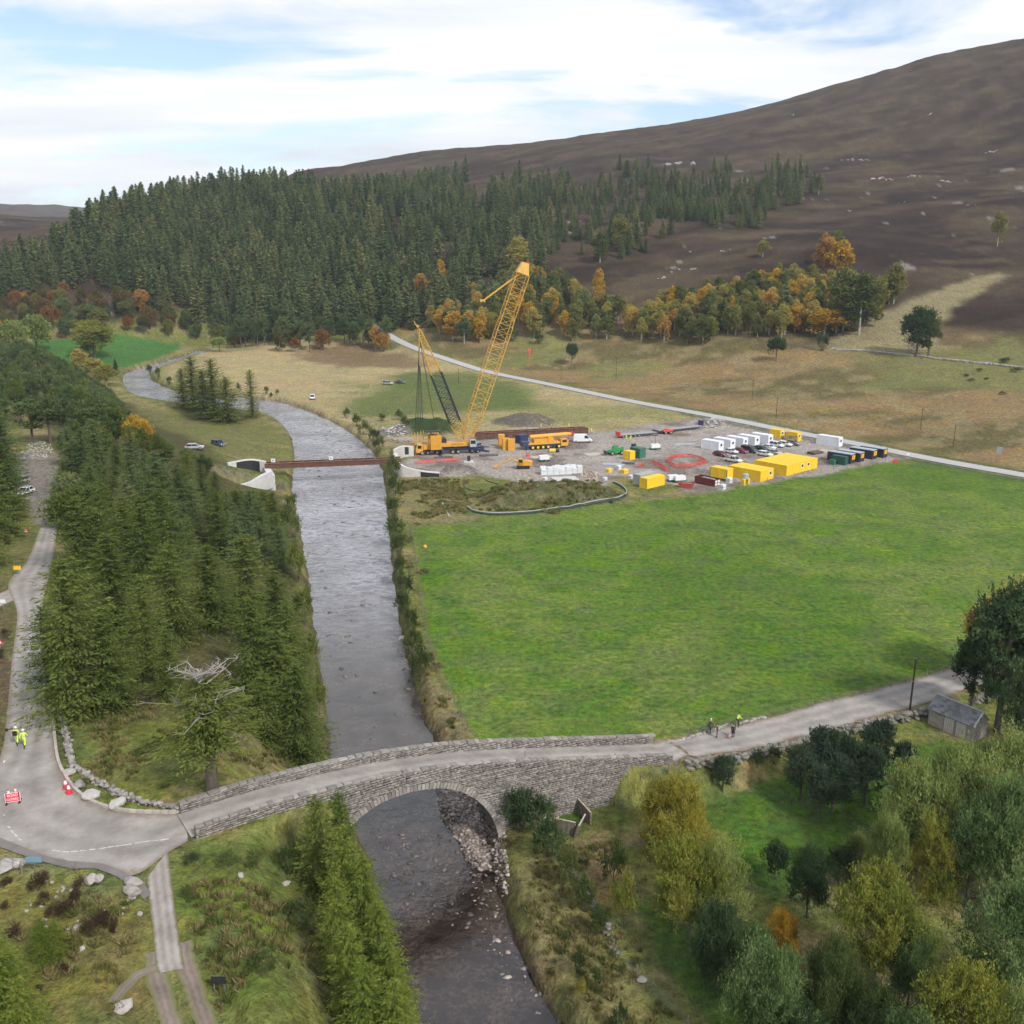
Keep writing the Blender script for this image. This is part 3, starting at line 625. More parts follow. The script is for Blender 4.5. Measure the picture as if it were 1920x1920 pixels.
for off in (-0.95, 0.95):
    ln = resample(track_c[7:], 50); structure(ribbon('track', offset(ln, off+0.66, 0.14, 5), offset(ln, off-0.66, 0.14, 8), dirt, 0.03, nc=3))
structure(ribbon('path', *[resample([at_height(*p, 9.0) for p in q], 50) for q in ([(0, 1572), (40, 1588), (85, 1606), (130, 1616), (190, 1620), (230, 1633), (268, 1652), (282, 1672)], [(0, 1590), (40, 1604), (80, 1617), (130, 1630), (180, 1630), (220, 1644), (252, 1664), (270, 1684)])], asphalt_old, 0.085, nc=4))
structure(ribbon('track', *[resample([G(*p) for p in q], 26) for q in ([(296, 1806), (250, 1822), (225, 1845), (200, 1880)], [(300, 1820), (262, 1836), (240, 1860), (222, 1885)])], dirt, 0.04, nc=3))
paint = M('road_paint', (0.34, 0.33, 0.31), 0.8, 0.25, 2.5, col2=(0.62, 0.62, 0.60))
def z7(x, y): return (x/4.8, 1340+y/4.8)
for a, b in [((470, 1225), (540, 1238)), ((555, 1240), (620, 1243)), ((640, 1241), (700, 1236)), ((720, 1233), (780, 1229)), ((800, 1223), (860, 1218)), ((890, 1214), (960, 1204)), ((970, 1201), (1030, 1191)), ((1040, 1192), (1185, 1171)), ((1215, 1164), (1360, 1140)), ((1370, 1138), (1520, 1111)),
             ((65, 1010), (95, 1025)), ((100, 1045), (125, 1075)), ((130, 1080), (155, 1105)), ((165, 1118), (190, 1137)), ((35, 440), (44, 415)), ((30, 915), (48, 905))]:
    A, B = at_height(*z7(*a), 9.0), at_height(*z7(*b), 9.0); ln = resample([A, B], 6)
    structure(ribbon('road_marking', offset(ln, 0.07), offset(ln, -0.07), paint, 0.075, nc=1))
# ------------------------------------------------------------------ trees and other plants
bark = M('bark_grey', (0.105, 0.085, 0.068), 0.95, 0.35, 4.0, bump=0.4)
bark_pale = M('bark_birch', (0.34, 0.32, 0.29), 0.9, 0.35, 5.0)
deadwood = M('dead_wood', (0.27, 0.245, 0.22), 0.9, 0.25, 4.0)
leaf_spruce = LEAF('needles_forest', (0.078, 0.112, 0.048), (0.115, 0.152, 0.06), (0.175, 0.192, 0.072), 0.40, 0.6)
leaf_larch = LEAF('needles_larch', (0.052, 0.076, 0.018), (0.092, 0.122, 0.026), (0.16, 0.178, 0.042), 0.40, 0.35)
leaf_larch2 = LEAF('needles_larch_bright', (0.060, 0.090, 0.015), (0.115, 0.150, 0.024), (0.175, 0.190, 0.040), 0.40, 0.3)
leaf_spruce_pale = LEAF('needles_forest_pale', (.11, .135, .055), (.155, .180, .066), (.215, .215, .075), 0.40, 0.6)
leaf_pine = LEAF('needles_pine', (0.05, 0.078, 0.028), (0.086, 0.12, 0.042), (0.14, 0.168, 0.058), 0.40, 0.45)
leaf_pine_dark = LEAF('needles_pine_dark', (0.026, 0.046, 0.026), (0.046, 0.074, 0.04), (0.078, 0.108, 0.058), 0.40, 0.4)
leaf_birch = LEAF('leaves_birch', (0.135, 0.155, 0.04), (0.29, 0.25, 0.06), (0.43, 0.29, 0.07), 0.40, 0.75)
leaf_birch_green = LEAF('leaves_birch_green', (0.062, 0.086, 0.024), (0.112, 0.128, 0.032), (0.18, 0.165, 0.038), 0.40, 0.6)
leaf_mixed = LEAF('leaves_autumn_mixed', (0.060, 0.070, 0.022), (0.130, 0.095, 0.026), (0.210, 0.085, 0.026), 0.40, 0.75)
leaf_willow = LEAF('leaves_willow', (0.085, 0.115, 0.03), (0.165, 0.205, 0.055), (0.275, 0.305, 0.105), 0.40, 0.25)
leaf_willow_y = LEAF('leaves_willow_yellow', (0.110, 0.105, 0.016), (0.220, 0.195, 0.028), (0.330, 0.290, 0.055), 0.40, 0.25)
leaf_willow_g = LEAF('leaves_willow_green', (0.085, 0.112, 0.020), (0.175, 0.190, 0.030), (0.290, 0.265, 0.052), 0.40, 0.25)
leaf_dark = LEAF('leaves_dark', (0.022, 0.044, 0.018), (0.042, 0.074, 0.028), (0.08, 0.115, 0.046), 0.40, 0.3)
leaf_dark2 = LEAF('leaves_silver_green', (0.042, 0.08, 0.025), (0.086, 0.136, 0.042), (0.155, 0.21, 0.078), 0.40, 0.3)
leaf_gold = LEAF('leaves_gold', (0.220, 0.135, 0.016), (0.370, 0.220, 0.022), (0.450, 0.300, 0.035), 0.40, 0.2)
leaf_orange = LEAF('leaves_orange', (0.220, 0.120, 0.032), (0.330, 0.180, 0.042), (0.390, 0.240, 0.060), 0.40, 0.2)
leaf_bush = LEAF('leaves_bank_bush', (0.038, 0.058, 0.018), (0.066, 0.092, 0.026), (0.110, 0.128, 0.040), 0.40, 0.5)
leaf_heather = LEAF('heather_clump', (0.040, 0.026, 0.018), (0.070, 0.046, 0.026), (0.100, 0.074, 0.036), 0.40, 0.3)
leaf_grass = LEAF('grass_blades', (0.080, 0.100, 0.026), (0.150, 0.140, 0.048), (0.250, 0.205, 0.095), 0.40, 0.8)

def cloud(name, c, u, v, tint):                  # one mesh of many small diamond leaves
    n = len(c); vs = np.empty((n, 4, 3)); vs[:, 0] = c-u; vs[:, 1] = c+v; vs[:, 2] = c+u; vs[:, 3] = c-v
    return np_mesh(name, vs.reshape(-1, 3), np.arange(4*n).reshape(n, 4), {'tint': ('FACE', 'FLOAT', np.clip(tint, 0, 1))})
def unit(a): return a/(np.linalg.norm(a, axis=-1, keepdims=True)+1e-9)
def trunk_mesh(H, r, g, lean=0.0, limbs=0, zl=(0.3, 0.8), reach=0.25, n=7):
    mb = MB(); pts = [(g.normal(0, lean)*t*H, g.normal(0, lean)*t*H, t*H-(0.4 if t == 0 else 0)) for t in (0, .2, .45, .7, .95)]
    rs = [r, r*.8, r*.6, r*.38, r*.1]
    for a, b, ra, rb in zip(pts[:-1], pts[1:], rs[:-1], rs[1:]): mb.tube(a, b, ra, rb, n)
    for _ in range(limbs):
        t = g.uniform(*zl); a = g.uniform(0, 6.28); L = reach*H*g.uniform(.6, 1.1)
        p0 = np.array([np.interp(t, (0, .2, .45, .7, .95), [q[k] for q in pts]) for k in range(3)])
        p1 = p0+np.array([math.cos(a)*L*.5, math.sin(a)*L*.5, L*.3]); p2 = p1+np.array([math.cos(a+.3)*L*.5, math.sin(a+.3)*L*.5, L*.45])
        rr0 = r*.35*(1-t*.6); mb.tube(p0, p1, rr0, rr0*.65, 5); mb.tube(p1, p2, rr0*.65, rr0*.2, 5)
    return mb.mesh('trunk')
def conifer(seed, H, Rb, z0, step, per, leaf, droop=0.35, power=0.85, ragged=0.25, width=0.36):
    g = np.random.default_rng(seed); cs, us, vs, ts = [], [], [], []
    z = z0
    while z < H-0.15:
        f = (z-z0)/(H-z0); L0 = Rb*(1-f)**power+0.18
        if f < 0.12: L0 *= 0.65+2.8*f
        for k in range(max(3, int(round(per*(0.45+0.55*(1-f)))))):
            a = g.uniform(0, 2*math.pi); L = L0*g.uniform(1-ragged*1.6, 1+ragged*.6)
            if L < .1: continue
            m = max(2, int(L/(leaf*.62))); t = (np.arange(m)+g.uniform(.2, .9, m))/m
            rise = 0.45*f-droop*(1-f)*.6
            zz = z+L*t*rise-droop*L*.35*t**2+L*.12*t**4+g.normal(0, leaf*.18, m)
            side = g.choice([-1, 1], m)*g.uniform(.05, .32, m)*L*(1-t*.6)*.55
            ca, sa = math.cos(a), math.sin(a)
            c = np.stack([ca*t*L-sa*side, sa*t*L+ca*side, zz], 1)
            da = a+np.sign(side)*g.uniform(.2, .9, m)
            u = np.stack([np.cos(da), np.sin(da), g.normal(-.12-.2*droop, .25, m)], 1); u = unit(u)*leaf*g.uniform(.6, 1.25, (m, 1))
            v = unit(np.cross(u, g.normal(0, .55, (m, 3))+np.array([0, 0, 1.])))*leaf*width*g.uniform(.7, 1.3, (m, 1))
            cs.append(c); us.append(u); vs.append(v); ts.append(np.clip(.45+g.normal(0, .13)+g.normal(0, .16, m)+.18*(t-.5), 0, 1))
        z += step*(1.0-.45*f)*g.uniform(.75, 1.25)
    k = 5; c = np.stack([g.normal(0, .1, k), g.normal(0, .1, k), H-np.linspace(0, .8, k)], 1)
    cs.append(c); us.append(np.tile((0, 0, leaf*.7), (k, 1))); vs.append(unit(g.normal(0, 1, (k, 3))*np.array([1, 1, 0.01]))*leaf*.3); ts.append(np.full(k, .6))
    return cloud('crown', *map(np.concatenate, (cs, us, vs, ts)))
def broadleaf(seed, H, Rx, z0, ncl, per, leaf, up=0.2, clump=0.38, shape=1.0, squash=0.85, top=0.0, aspect=.42, cvar=.20, qlo=.45, shoots=0):
    g = np.random.default_rng(seed); cs, us, vs, ts = [], [], [], []
    zc, hz = (H+z0)/2, (H-z0)/2
    for k in range(ncl):
        d = unit(g.normal(0, 1, 3)); d[2] = abs(d[2]) if g.random() < .3+top else d[2]
        q = g.uniform(qlo, .88)
        narrow = 1-(shape-1)*max(0, d[2]*q) if shape > 1 else 1
        o = np.array([d[0]*q*Rx*narrow, d[1]*q*Rx*narrow, zc+d[2]*q*hz]); rad = clump*min(Rx, hz)*g.uniform(.6, 1.35)
        m = int(per*g.uniform(.7, 1.3)); e = unit(g.normal(0, 1, (m, 3)))
        rr_ = rad*g.uniform(.5, 1.0, (m, 1))**.5
        if shoots:
            sd = unit(g.normal(0, 1, (shoots, 3))+np.array([0, 0, .35])); si = g.integers(shoots, size=m); tt = g.uniform(.25, 1.12, (m, 1))*g.uniform(.7, 1.15, (shoots, 1))[si]
            e = unit(sd[si]+np.array([0, 0, .30])*tt**2); rr_ = rad*tt
            c = o+e*rr_*np.array([1, 1, squash])+g.normal(0, rad*.075, (m, 3))
        else: c = o+e*rr_*np.array([1, 1, squash])
        u = unit(e*.7+g.normal(0, .6, (m, 3))+np.array([0, 0, up*2.2]))*leaf*g.uniform(.6, 1.3, (m, 1))
        v = unit(np.cross(u, g.normal(0, 1, (m, 3))))*leaf*aspect*g.uniform(.7, 1.3, (m, 1))
        cs.append(c); us.append(u); vs.append(v); ts.append(np.clip(g.normal(.5, cvar)+g.normal(0, .14, m), 0, 1))
    return cloud('crown', *map(np.concatenate, (cs, us, vs, ts)))

class Kind:
    """a few different trees of one kind; place() copies one of them, scaled to height and width"""
    def __init__(self, name, makers, trunk_mat): self.name, self.protos, self.tm, self.H = name, makers, trunk_mat, [m[2] for m in makers]
    def place(self, x, y, h, w, label, leafm, group=None, cat='tree', k=None, z=None, lean=None, trunk=True, dead=None):
        k = rnd.randrange(len(self.protos)) if k is None else k
        crown, tr, H0, W0 = self.protos[k]
        z = T(x, y) if z is None else z
        root = thing(self.name, label, cat, (x, y, z-0.05), rnd.uniform(0, 6.28), group)
        s = h/H0; sw = w/(2*W0); root.scale = (sw, sw, s)
        if lean: root.rotation_euler = (lean[0], lean[1], rnd.uniform(0, 6.28))
        key = (crown.name, leafm.name)
        if key not in LEAFED:
            me = crown if len(crown.materials) == 0 else crown.copy()
            me.materials.clear(); me.materials.append(leafm); LEAFED[key] = me
        link('crown', LEAFED[key], root)
        if trunk:
            if len(tr.materials) == 0: tr.materials.append(self.tm)
            link('trunk', tr, root)
        return root
LEAFED = {}
def G_(s): return np.random.default_rng(s)
K_forest = Kind('conifer_tree', [(conifer(100+i, 20, 3.7+.3*i, .8, .62, 11, .60, .42, .80, .22, .45), trunk_mesh(20, .28, G_(i), 0), 20, 3.2+.25*i) for i in range(4)], bark)
K_spruce = Kind('spruce_tree', [(conifer(200+i, 15, 3.9+.3*i, .5, .33, 14, .215, .38, .55, .46, .34), trunk_mesh(15, .32, G_(20+i), 0), 15, 3.7+.3*i) for i in range(4)], bark)
K_larch = Kind('larch_tree', [(conifer(300+i, 10, 2.7+.15*i, .4, .22, 13, .16, .30, .66, .36, .30), trunk_mesh(10, .2, G_(30+i), .004), 10, 2.6) for i in range(3)], bark)
K_pine = Kind('pine_tree', [(broadleaf(400+i, 14, 3.0, 3.6, 42, 150, .30, .35, .46, 1.2, .7, .15, .30, .2, .4, 18), trunk_mesh(14, .26, G_(40+i), .006, 5, (.4, .8), .18), 14, 3.3) for i in range(4)], bark)
K_pinelow = Kind('pine_tree', [(broadleaf(430+i, 8, 2.2, 1.0, 44, 260, .16, .5, .42, 1.3, .8, .2, .26, .2, .45, 20), trunk_mesh(8, .17, G_(44+i), .01, 6, (.25, .8), .2), 8, 2.4) for i in range(3)], bark)
K_birch = Kind('birch_tree', [(broadleaf(500+i, 13, 2.4, .2, 38, 80, .34, .1, .42, 1.6, 1.25, .2), trunk_mesh(13, .16, G_(50+i), .008, 4, (.3, .7), .14), 13, 2.3) for i in range(4)], bark_pale)
K_round = Kind('broadleaf_tree', [(broadleaf(600+i, 11, 4.2, 1.4, 44, 80, .40, .1, .38, 1.15, .85, .2), trunk_mesh(11, .28, G_(60+i), .01, 6, (.2, .6), .26), 11, 4.6) for i in range(4)], bark)
K_willow = Kind('willow_tree', [(broadleaf(700+i, 8, 3.5, .2, 34, 820, .13, .5, .44, 1.1, 1.1, .05, .34, .24, .5, 34), trunk_mesh(8, .2, G_(70+i), .02, 8, (.08, .5), .3), 8, 4.0) for i in range(4)], bark)
K_big = Kind('broadleaf_tree', [(broadleaf(650+i, 14, 4.6, 1.8, 40, 420, .24, .1, .40, 1.2, .9, .2, .45, .2, .5, 26), trunk_mesh(14, .4, G_(65+i), .01, 7, (.15, .6), .26), 14, 4.9) for i in range(2)], bark)
K_bush = Kind('bush', [(broadleaf(800+i, 2.2, 1.3, 0.0, 18, 100, .105, .4, .50, 1.1, 1.0, .4, .32, .2, .4, 16), MB().tube((0, 0, -.2), (.05, .02, 1.2), .05, .02).tube((0, 0, 0), (.5, .1, 1.2), .04, .015).tube((0, 0, 0), (-.4, .3, 1.2), .04, .015).mesh('trunk'), 2.2, 1.45) for i in range(4)], bark)

# --- the plantation on the hill: trees stand about 7 m apart
FOREST_PX = [(-40, 590), (60, 560), (160, 540), (300, 580), (420, 632), (560, 640), (700, 628), (840, 610), (940, 600), (1060, 560), (1050, 500), (1120, 480), (1300, 430), (1420, 430), (1520, 370), (1500, 330), (1440, 322), (1300, 330), (1180, 320), (1050, 345), (960, 375), (860, 365), (740, 350), (600, 336), (470, 340), (350, 372), (270, 400), (200, 425), (130, 460), (60, 500), (-40, 520)]
gx, gy = np.meshgrid(np.arange(-430, 330, 8.0), np.arange(470, 1020, 8.0))
gx = gx.ravel()+rng.uniform(-3.6, 3.6, gx.size); gy = gy.ravel()+rng.uniform(-3.6, 3.6, gy.size); gz = T(gx, gy)
fpx, fpy, fsc = to_px(np.stack([gx, gy, gz]))
ok = (sdf_poly(fpx, fpy, FOREST_PX)+(fbm(gx, gy, 25, 131, 2)-.5)*np.where(fpx > 850, 90, 26) < 0) & (gz > vale(gy)+1.5)
# thin towards the upper right
thin = np.where(fpx > 880, 0.62, 1.0)*np.where((fpx > 900) & (fpy < 400), .85, 1)
ok &= rng.random(gx.size) < thin
gap = (fbm(gx, gy, 40, 133, 3) > .66) & (fpx > 600); ok &= ~gap
F = np.stack([gx, gy, gz, fpx, fpy], 1)[ok]
# which ones show: walk outwards in each narrow sector and keep those whose top clears the trees in front
order = np.argsort(F[:, 1]); F = F[order]
fh = 13.5+13*rng.random(len(F)); fh = np.where(F[:, 3] > 880, fh*np.interp(F[:, 3], (880, 1100), (1, .58)), fh)
topy = np.array([to_px((p[0], p[1], p[2]+h))[1] for p, h in zip(F, fh)])
sky = {}; vis = np.zeros(len(F))
for i in range(len(F)):
    b = int(F[i, 3]//7); cur = min(sky.get(b, 9e9), F[i, 4])
    vis[i] = max(0, cur-topy[i]) if -20 < F[i, 3] < 1940 else 0
    for d in (-1, 0, 1): sky[b+d] = min(sky.get(b+d, 9e9), topy[i]+(0 if d == 0 else 14))
seen = np.argsort(-vis)[:290]
seen_set = set(seen.tolist())
def forest_kind(p):
    edge = fbm(p[0:1], p[1:2], 30, 137, 2)[0]
    return edge
for i in seen:
    p = F[i]; px, py = p[3], p[4]
    band = 'in the front rows of the plantation' if p[1] < 590 else ('on the skyline edge of the plantation' if topy[i] < 400 and px < 600 else 'on the upper slope of the plantation')
    where = 'above the far pasture' if px < 330 else ('above the meadow' if px < 700 else ('behind the crane' if px < 1060 else 'right of the crane boom'))
    K_forest.place(p[0], p[1], fh[i], fh[i]*.42*rnd.uniform(.9, 1.2), 'dark green conifer %s %s' % (band, where), rnd.choices([leaf_spruce, leaf_spruce_pale, leaf_pine], [6, 2.5, 2])[0], 'plantation conifers %s %s' % (band, where), z=p[2])
rest = [i for i in range(len(F)) if i not in seen_set]
def scatter(name, pts, scl, source, label, cat, rot_seed=3):
    """instances of one plant on points, as one mass"""
    me = bpy.data.meshes.new(name); me.from_pydata([tuple(p) for p in pts], [], [])
    a = me.attributes.new('scl', 'FLOAT_VECTOR', 'POINT'); a.data.foreach_set('vector', np.ascontiguousarray(scl, np.float32).ravel())
    o = link(name, me); stuff(o, label, cat)
    ng = bpy.data.node_groups.new(name, 'GeometryNodeTree')
    ng.interface.new_socket('Geometry', in_out='INPUT', socket_type='NodeSocketGeometry'); ng.interface.new_socket('Geometry', in_out='OUTPUT', socket_type='NodeSocketGeometry')
    N, L = ng.nodes, ng.links
    gi, go = N.new('NodeGroupInput'), N.new('NodeGroupOutput')
    ip = N.new('GeometryNodeInstanceOnPoints'); j = N.new('GeometryNodeJoinGeometry')
    for s_ in source:
        oi = N.new('GeometryNodeObjectInfo'); oi.inputs['Object'].default_value = s_; oi.inputs['As Instance'].default_value = True; L.new(oi.outputs['Geometry'], j.inputs[0])
    rv = N.new('FunctionNodeRandomValue'); rv.data_type = 'FLOAT_VECTOR'; rv.inputs[0].default_value = (-.04, -.04, 0); rv.inputs[1].default_value = (.04, .04, 6.28); rv.inputs['Seed'].default_value = rot_seed
    na_ = N.new('GeometryNodeInputNamedAttribute'); na_.data_type = 'FLOAT_VECTOR'; na_.inputs[0].default_value = 'scl'
    ip.inputs['Pick Instance'].default_value = True
    L.new(gi.outputs[0], ip.inputs['Points']); L.new(j.outputs[0], ip.inputs['Instance']); L.new(rv.outputs[0], ip.inputs['Rotation']); L.new(na_.outputs[0], ip.inputs['Scale']); L.new(ip.outputs[0], go.inputs[0])
    md = o.modifiers.new('scatter', 'NODES'); md.node_group = ng
    return o
fcr = [o for o in C.objects if o.name.startswith('crown') and o.parent and o.parent.name.startswith('conifer_tree')]
src4 = []; seen_me = set()
for o in fcr:
    if o.data.name not in seen_me: seen_me.add(o.data.name); src4.append(o)
sw = np.array([(fh[i]/20*.42*20/6.8*rnd.uniform(.9, 1.15),)*2+(fh[i]/20,) for i in rest])
scatter('plantation', F[rest][:, :3], sw, src4, 'mass of dark green conifers filling the plantation behind the nearer trees', 'forest')
# --- trees placed one by one: (x of stem, row of top, row of foot, crown width px)
def plant(kind, px, ytop, ybase, wpx, label, leafm, group=None, cat='tree', **kw):
    p = G(px, ybase); h = tall(p, ytop); w = wpx/to_px(p)[2]
    return kind.place(p[0], p[1], h, w, label, leafm, group, cat, z=p[2], **kw)
def spread(poly_px, step, seed, jit=.42):
    """stems about `step` metres apart inside a surveyed outline"""
    poly = Gpoly(poly_px); P_ = np.array(poly); lo, hi = P_.min(0), P_.max(0); g = np.random.default_rng(seed)
    x, y = np.meshgrid(np.arange(lo[0], hi[0], step), np.arange(lo[1], hi[1], step)); x = x.ravel()+g.uniform(-jit, jit, x.size)*step; y = y.ravel()+g.uniform(-jit, jit, y.size)*step
    m = sdf_poly(x, y, poly) < 0; return list(zip(x[m], y[m]))
# birches and others at the foot of the hill, right
for n, (x, t, b, w, lm, lab) in enumerate([
    (1545, 432, 520, 40, leaf_orange, 'bright orange birch topmost of the birch wood on the hillside'), (1572, 445, 530, 48, leaf_gold, 'golden birch beside the topmost orange birch on the hillside'),
    (1565, 428, 500, 30, leaf_birch_green, 'pale green birch behind the topmost orange birch'), (1430, 448, 482, 24, leaf_birch, 'small lone pale orange birch on the brown hillside'),
    (1675, 488, 570, 42, leaf_birch_green, 'lone yellow green larch standing right of the birch wood'), (1667, 530, 570, 30, leaf_birch_green, 'short green tree at the foot of the lone larch'),
    (1870, 392, 462, 26, leaf_birch_green, 'slim lone larch high on the right hillside'), (1545, 575, 630, 62, leaf_gold, 'low broad golden tree at the lower edge of the birch wood'),
    (1490, 566, 622, 32, leaf_gold, 'narrow golden birch in front of the dark wood edge'), (1610, 500, 628, 70, leaf_birch_green, 'tall dense green birch at the right end of the birch wood'),
    (1640, 510, 612, 40, leaf_birch_green, 'yellow green birch at the right edge of the birch wood'), (1580, 495, 620, 60, leaf_birch_green, 'tall green birch left of the wood end'),
    (1470, 520, 610, 40, leaf_spruce, 'dark spruce in the middle of the golden birches'), (1355, 560, 618, 34, leaf_spruce, 'dark young spruce among golden birches'),
    (972, 440, 515, 44, leaf_birch, 'pale golden birch above the crane boom head'), (1122, 500, 575, 24, leaf_gold, 'slim orange birch right of the crane boom'),
    (705, 606, 657, 26, leaf_orange, 'small tree with orange top beside the far road'), (1125, 432, 492, 34, leaf_birch_green, 'green tree standing alone on the brown slope below the pines'), (1162, 398, 470, 34, leaf_birch_green, 'yellow green larch at the edge of the upper pines'),
    (828, 482, 555, 20, leaf_gold, 'narrow yellow birch on the wood edge left of the boom'), (792, 508, 560, 30, leaf_orange, 'round orange tree among the conifers left of the boom'), (1535, 320, 365, 18, leaf_birch_green, 'pale larch at the right end of the upper pines')]):
    plant(K_birch if lm is not leaf_spruce else K_forest, x, t, b, w, lab, lm)
TOPL = np.array([(-200, 590), (0, 605), (100, 655), (180, 694), (230, 735), (260, 768), (300, 803), (340, 832), (400, 850), (432, 884), (446, 918), (518, 918), (530, 905), (548, 925), (560, 990), (590, 1150), (640, 1300)], float)
def view_height(x, y, h):                       # the wood is lower towards the river, so the bend and the new abutment stay in view
    z = T(x, y); p = (x, y, z); a = to_px(p); r = .25*h*a[2]
    lim = max(np.interp(a[0]+k*r, TOPL[:, 0], TOPL[:, 1]) for k in (-1, 0, 1))
    return min(h, tall(p, lim)) if a[1] > lim+20 else 0
def wood(kind, outline, step, seed, hr, wr, pal, label, group, lim=200, cat='tree', **kw):
    pts = spread(outline, step, seed); rnd.shuffle(pts)
    for x, y in pts[:lim]:
        lm = rnd.choices([q[0] for q in pal], [q[1] for q in pal])[0]; h = rnd.uniform(*hr); h0 = h
        if 'keep' in kw:
            h = kw['keep'](x, y, h)
            if h < 3.5: continue
        kind.place(x, y, h, (.5*h+.5*h0)*rnd.uniform(*wr), label, lm, group, cat)
wood(K_birch, [(1180, 640), (1230, 592), (1330, 560), (1430, 540), (1520, 540), (1630, 560), (1640, 610), (1560, 630), (1420, 636), (1300, 648)], 7.4, 3, (11, 16), (.42, .54), [(leaf_birch, 5), (leaf_gold, 1), (leaf_birch_green, 4), (leaf_orange, .4)], 'yellow and green birch in the wood at the foot of the brown hill', 'birches at the foot of the hill')
wood(K_birch, [(790, 620), (860, 585), (930, 545), (1000, 520), (1050, 545), (1130, 590), (1190, 600), (1190, 642), (1060, 640), (960, 640), (850, 648)], 8.2, 5, (12, 17), (.44, .56), [(leaf_birch_green, 5), (leaf_birch, 3), (leaf_gold, .7), (leaf_spruce, 1.5)], 'green and yellow birch on the wood edge behind the crane', 'birches behind the crane')
wood(K_round, [(-60, 640), (0, 615), (130, 590), (260, 590), (400, 625), (520, 640), (640, 640), (760, 645), (740, 655), (560, 655), (430, 648), (380, 638), (250, 634), (60, 640), (-60, 660)], 9.5, 7, (8, 13), (.65, .9), [(leaf_mixed, 4), (leaf_birch_green, 2.2), (leaf_pine, 2.6), (leaf_orange, .1)], 'rust and green broadleaf tree along the foot of the plantation', 'autumn trees below the plantation')
wood(K_round, [(-60, 585), (60, 560), (200, 570), (330, 600), (420, 630), (260, 600), (100, 590), (0, 612), (-60, 625)], 9.0, 8, (9, 14), (.6, .8), [(leaf_mixed, 6), (leaf_orange, .8), (leaf_birch_green, 1.5)], 'rust orange tree in the autumn band left below the plantation', 'autumn trees below the plantation, left')
wood(K_pine, [(400, 650), (470, 640), (600, 640), (700, 628), (760, 650), (680, 655), (560, 660), (430, 655)], 9, 9, (13, 18), (.4, .5), [(leaf_pine, 1)], 'grey green pine at the foot of the plantation beside the meadow', 'pines beside the meadow', 24)
# upper pines on the right shoulder of the plantation
wood(K_forest, [(1050, 420), (1180, 400), (1300, 420), (1420, 420), (1500, 372), (1420, 350), (1250, 350), (1100, 370)], 8, 10, (9, 13), (.36, .5), [(leaf_pine, 1), (leaf_spruce, 1)], 'dark conifer among the upper pines below the heather slope', 'upper pines on the hill', 90)
# moor trees
plant(K_big, 1718, 572, 668, 66, 'large dark green pine standing alone by the dry stone wall', leaf_dark)
plant(K_big, 1740, 590, 668, 50, 'olive green half of the lone tree clump by the hill wall', leaf_bush)
plant(K_round, 1455, 628, 678, 38, 'round dark green tree standing alone on the moor', leaf_dark)
plant(K_bush, 1540, 625, 658, 30, 'small dark tree below the golden birches', leaf_dark, cat='bush')
plant(K_round, 1072, 640, 685, 26, 'bare grey tree standing on the moor behind the boom', leaf_pine_dark)
plant(K_bush, 1885, 670, 680, 30, 'low dark juniper beside the hill wall', leaf_dark, cat='bush')
for k, (x, b, w, h) in enumerate([(1835, 697, 16, 7), (1905, 697, 26, 8), (1820, 715, 18, 6), (1850, 712, 12, 5), (1812, 706, 14, 5), (1880, 740, 18, 6), (960, 640, 40, 25), (1010, 645, 30, 20), (900, 640, 24, 20)]):
    plant(K_bush, x, b-h, b, w, 'low scrubby gorse bush on the moor grass', leaf_bush, 'scrub on the moor', 'bush')
# meadow trees by the river bend
for x, t, b, w, lab, lm, kd in [(178, 598, 671, 84, 'round bright green tree standing in the far pasture', leaf_willow_g, K_big), (365, 668, 770, 56, 'dark spruce left of the group on the river bend', leaf_larch, K_spruce), (402, 672, 780, 58, 'tallest dark spruce in the group on the river bend', leaf_larch, K_spruce), (385, 695, 786, 52, 'spruce in front of the group on the river bend', leaf_larch, K_spruce),
     (428, 705, 792, 62, 'bushy dark spruce right of the group on the river bend', leaf_larch, K_spruce), (345, 690, 765, 40, 'small spruce behind the group on the river bend', leaf_larch, K_spruce), (474, 692, 783, 34, 'slim lone dark spruce beside the river bend', leaf_larch, K_spruce), (262, 780, 862, 64, 'bright golden yellow tree left of the new bridge', leaf_gold, K_big),
     (150, 650, 690, 30, 'yellow birch beside the round green tree', leaf_birch, K_birch), (178, 668, 712, 40, 'yellow birch at the edge of the river pines', leaf_birch, K_birch), (200, 678, 724, 38, 'ochre birch at the river bend', leaf_birch, K_birch), (218, 672, 702, 14, 'small dark conifer at the river bend', leaf_dark, K_forest),
     (70, 590, 660, 60, 'grey green broadleaf tree left of the far pasture', leaf_willow, K_round), (28, 600, 670, 60, 'pale green tree at the left edge by the far pasture', leaf_willow, K_round),
     (525, 618, 660, 24, 'slim brown birch at the meadow edge', leaf_mixed, K_birch), (553, 630, 660, 16, 'small brown shrub at the meadow edge', leaf_mixed, K_birch), (412, 630, 660, 30, 'round olive willow at the head of the river', leaf_willow, K_round), (440, 628, 652, 30, 'brown willow at the head of the river', leaf_mixed, K_round)]:
    plant(kd, x, t, b, w*(1.3 if kd is K_spruce else 1.0), lab, lm)
for x, b, h, w in [(282, 705, 22, 16), (298, 712, 24, 16), (318, 722, 16, 14), (448, 735, 16, 12), (500, 740, 16, 12), (508, 745, 9, 9), (520, 742, 12, 9)]:
    plant(K_bush, x, b-h, b, w, 'small dark alder on the far river bank', leaf_bush, 'small alders on the far river bank', 'bush')
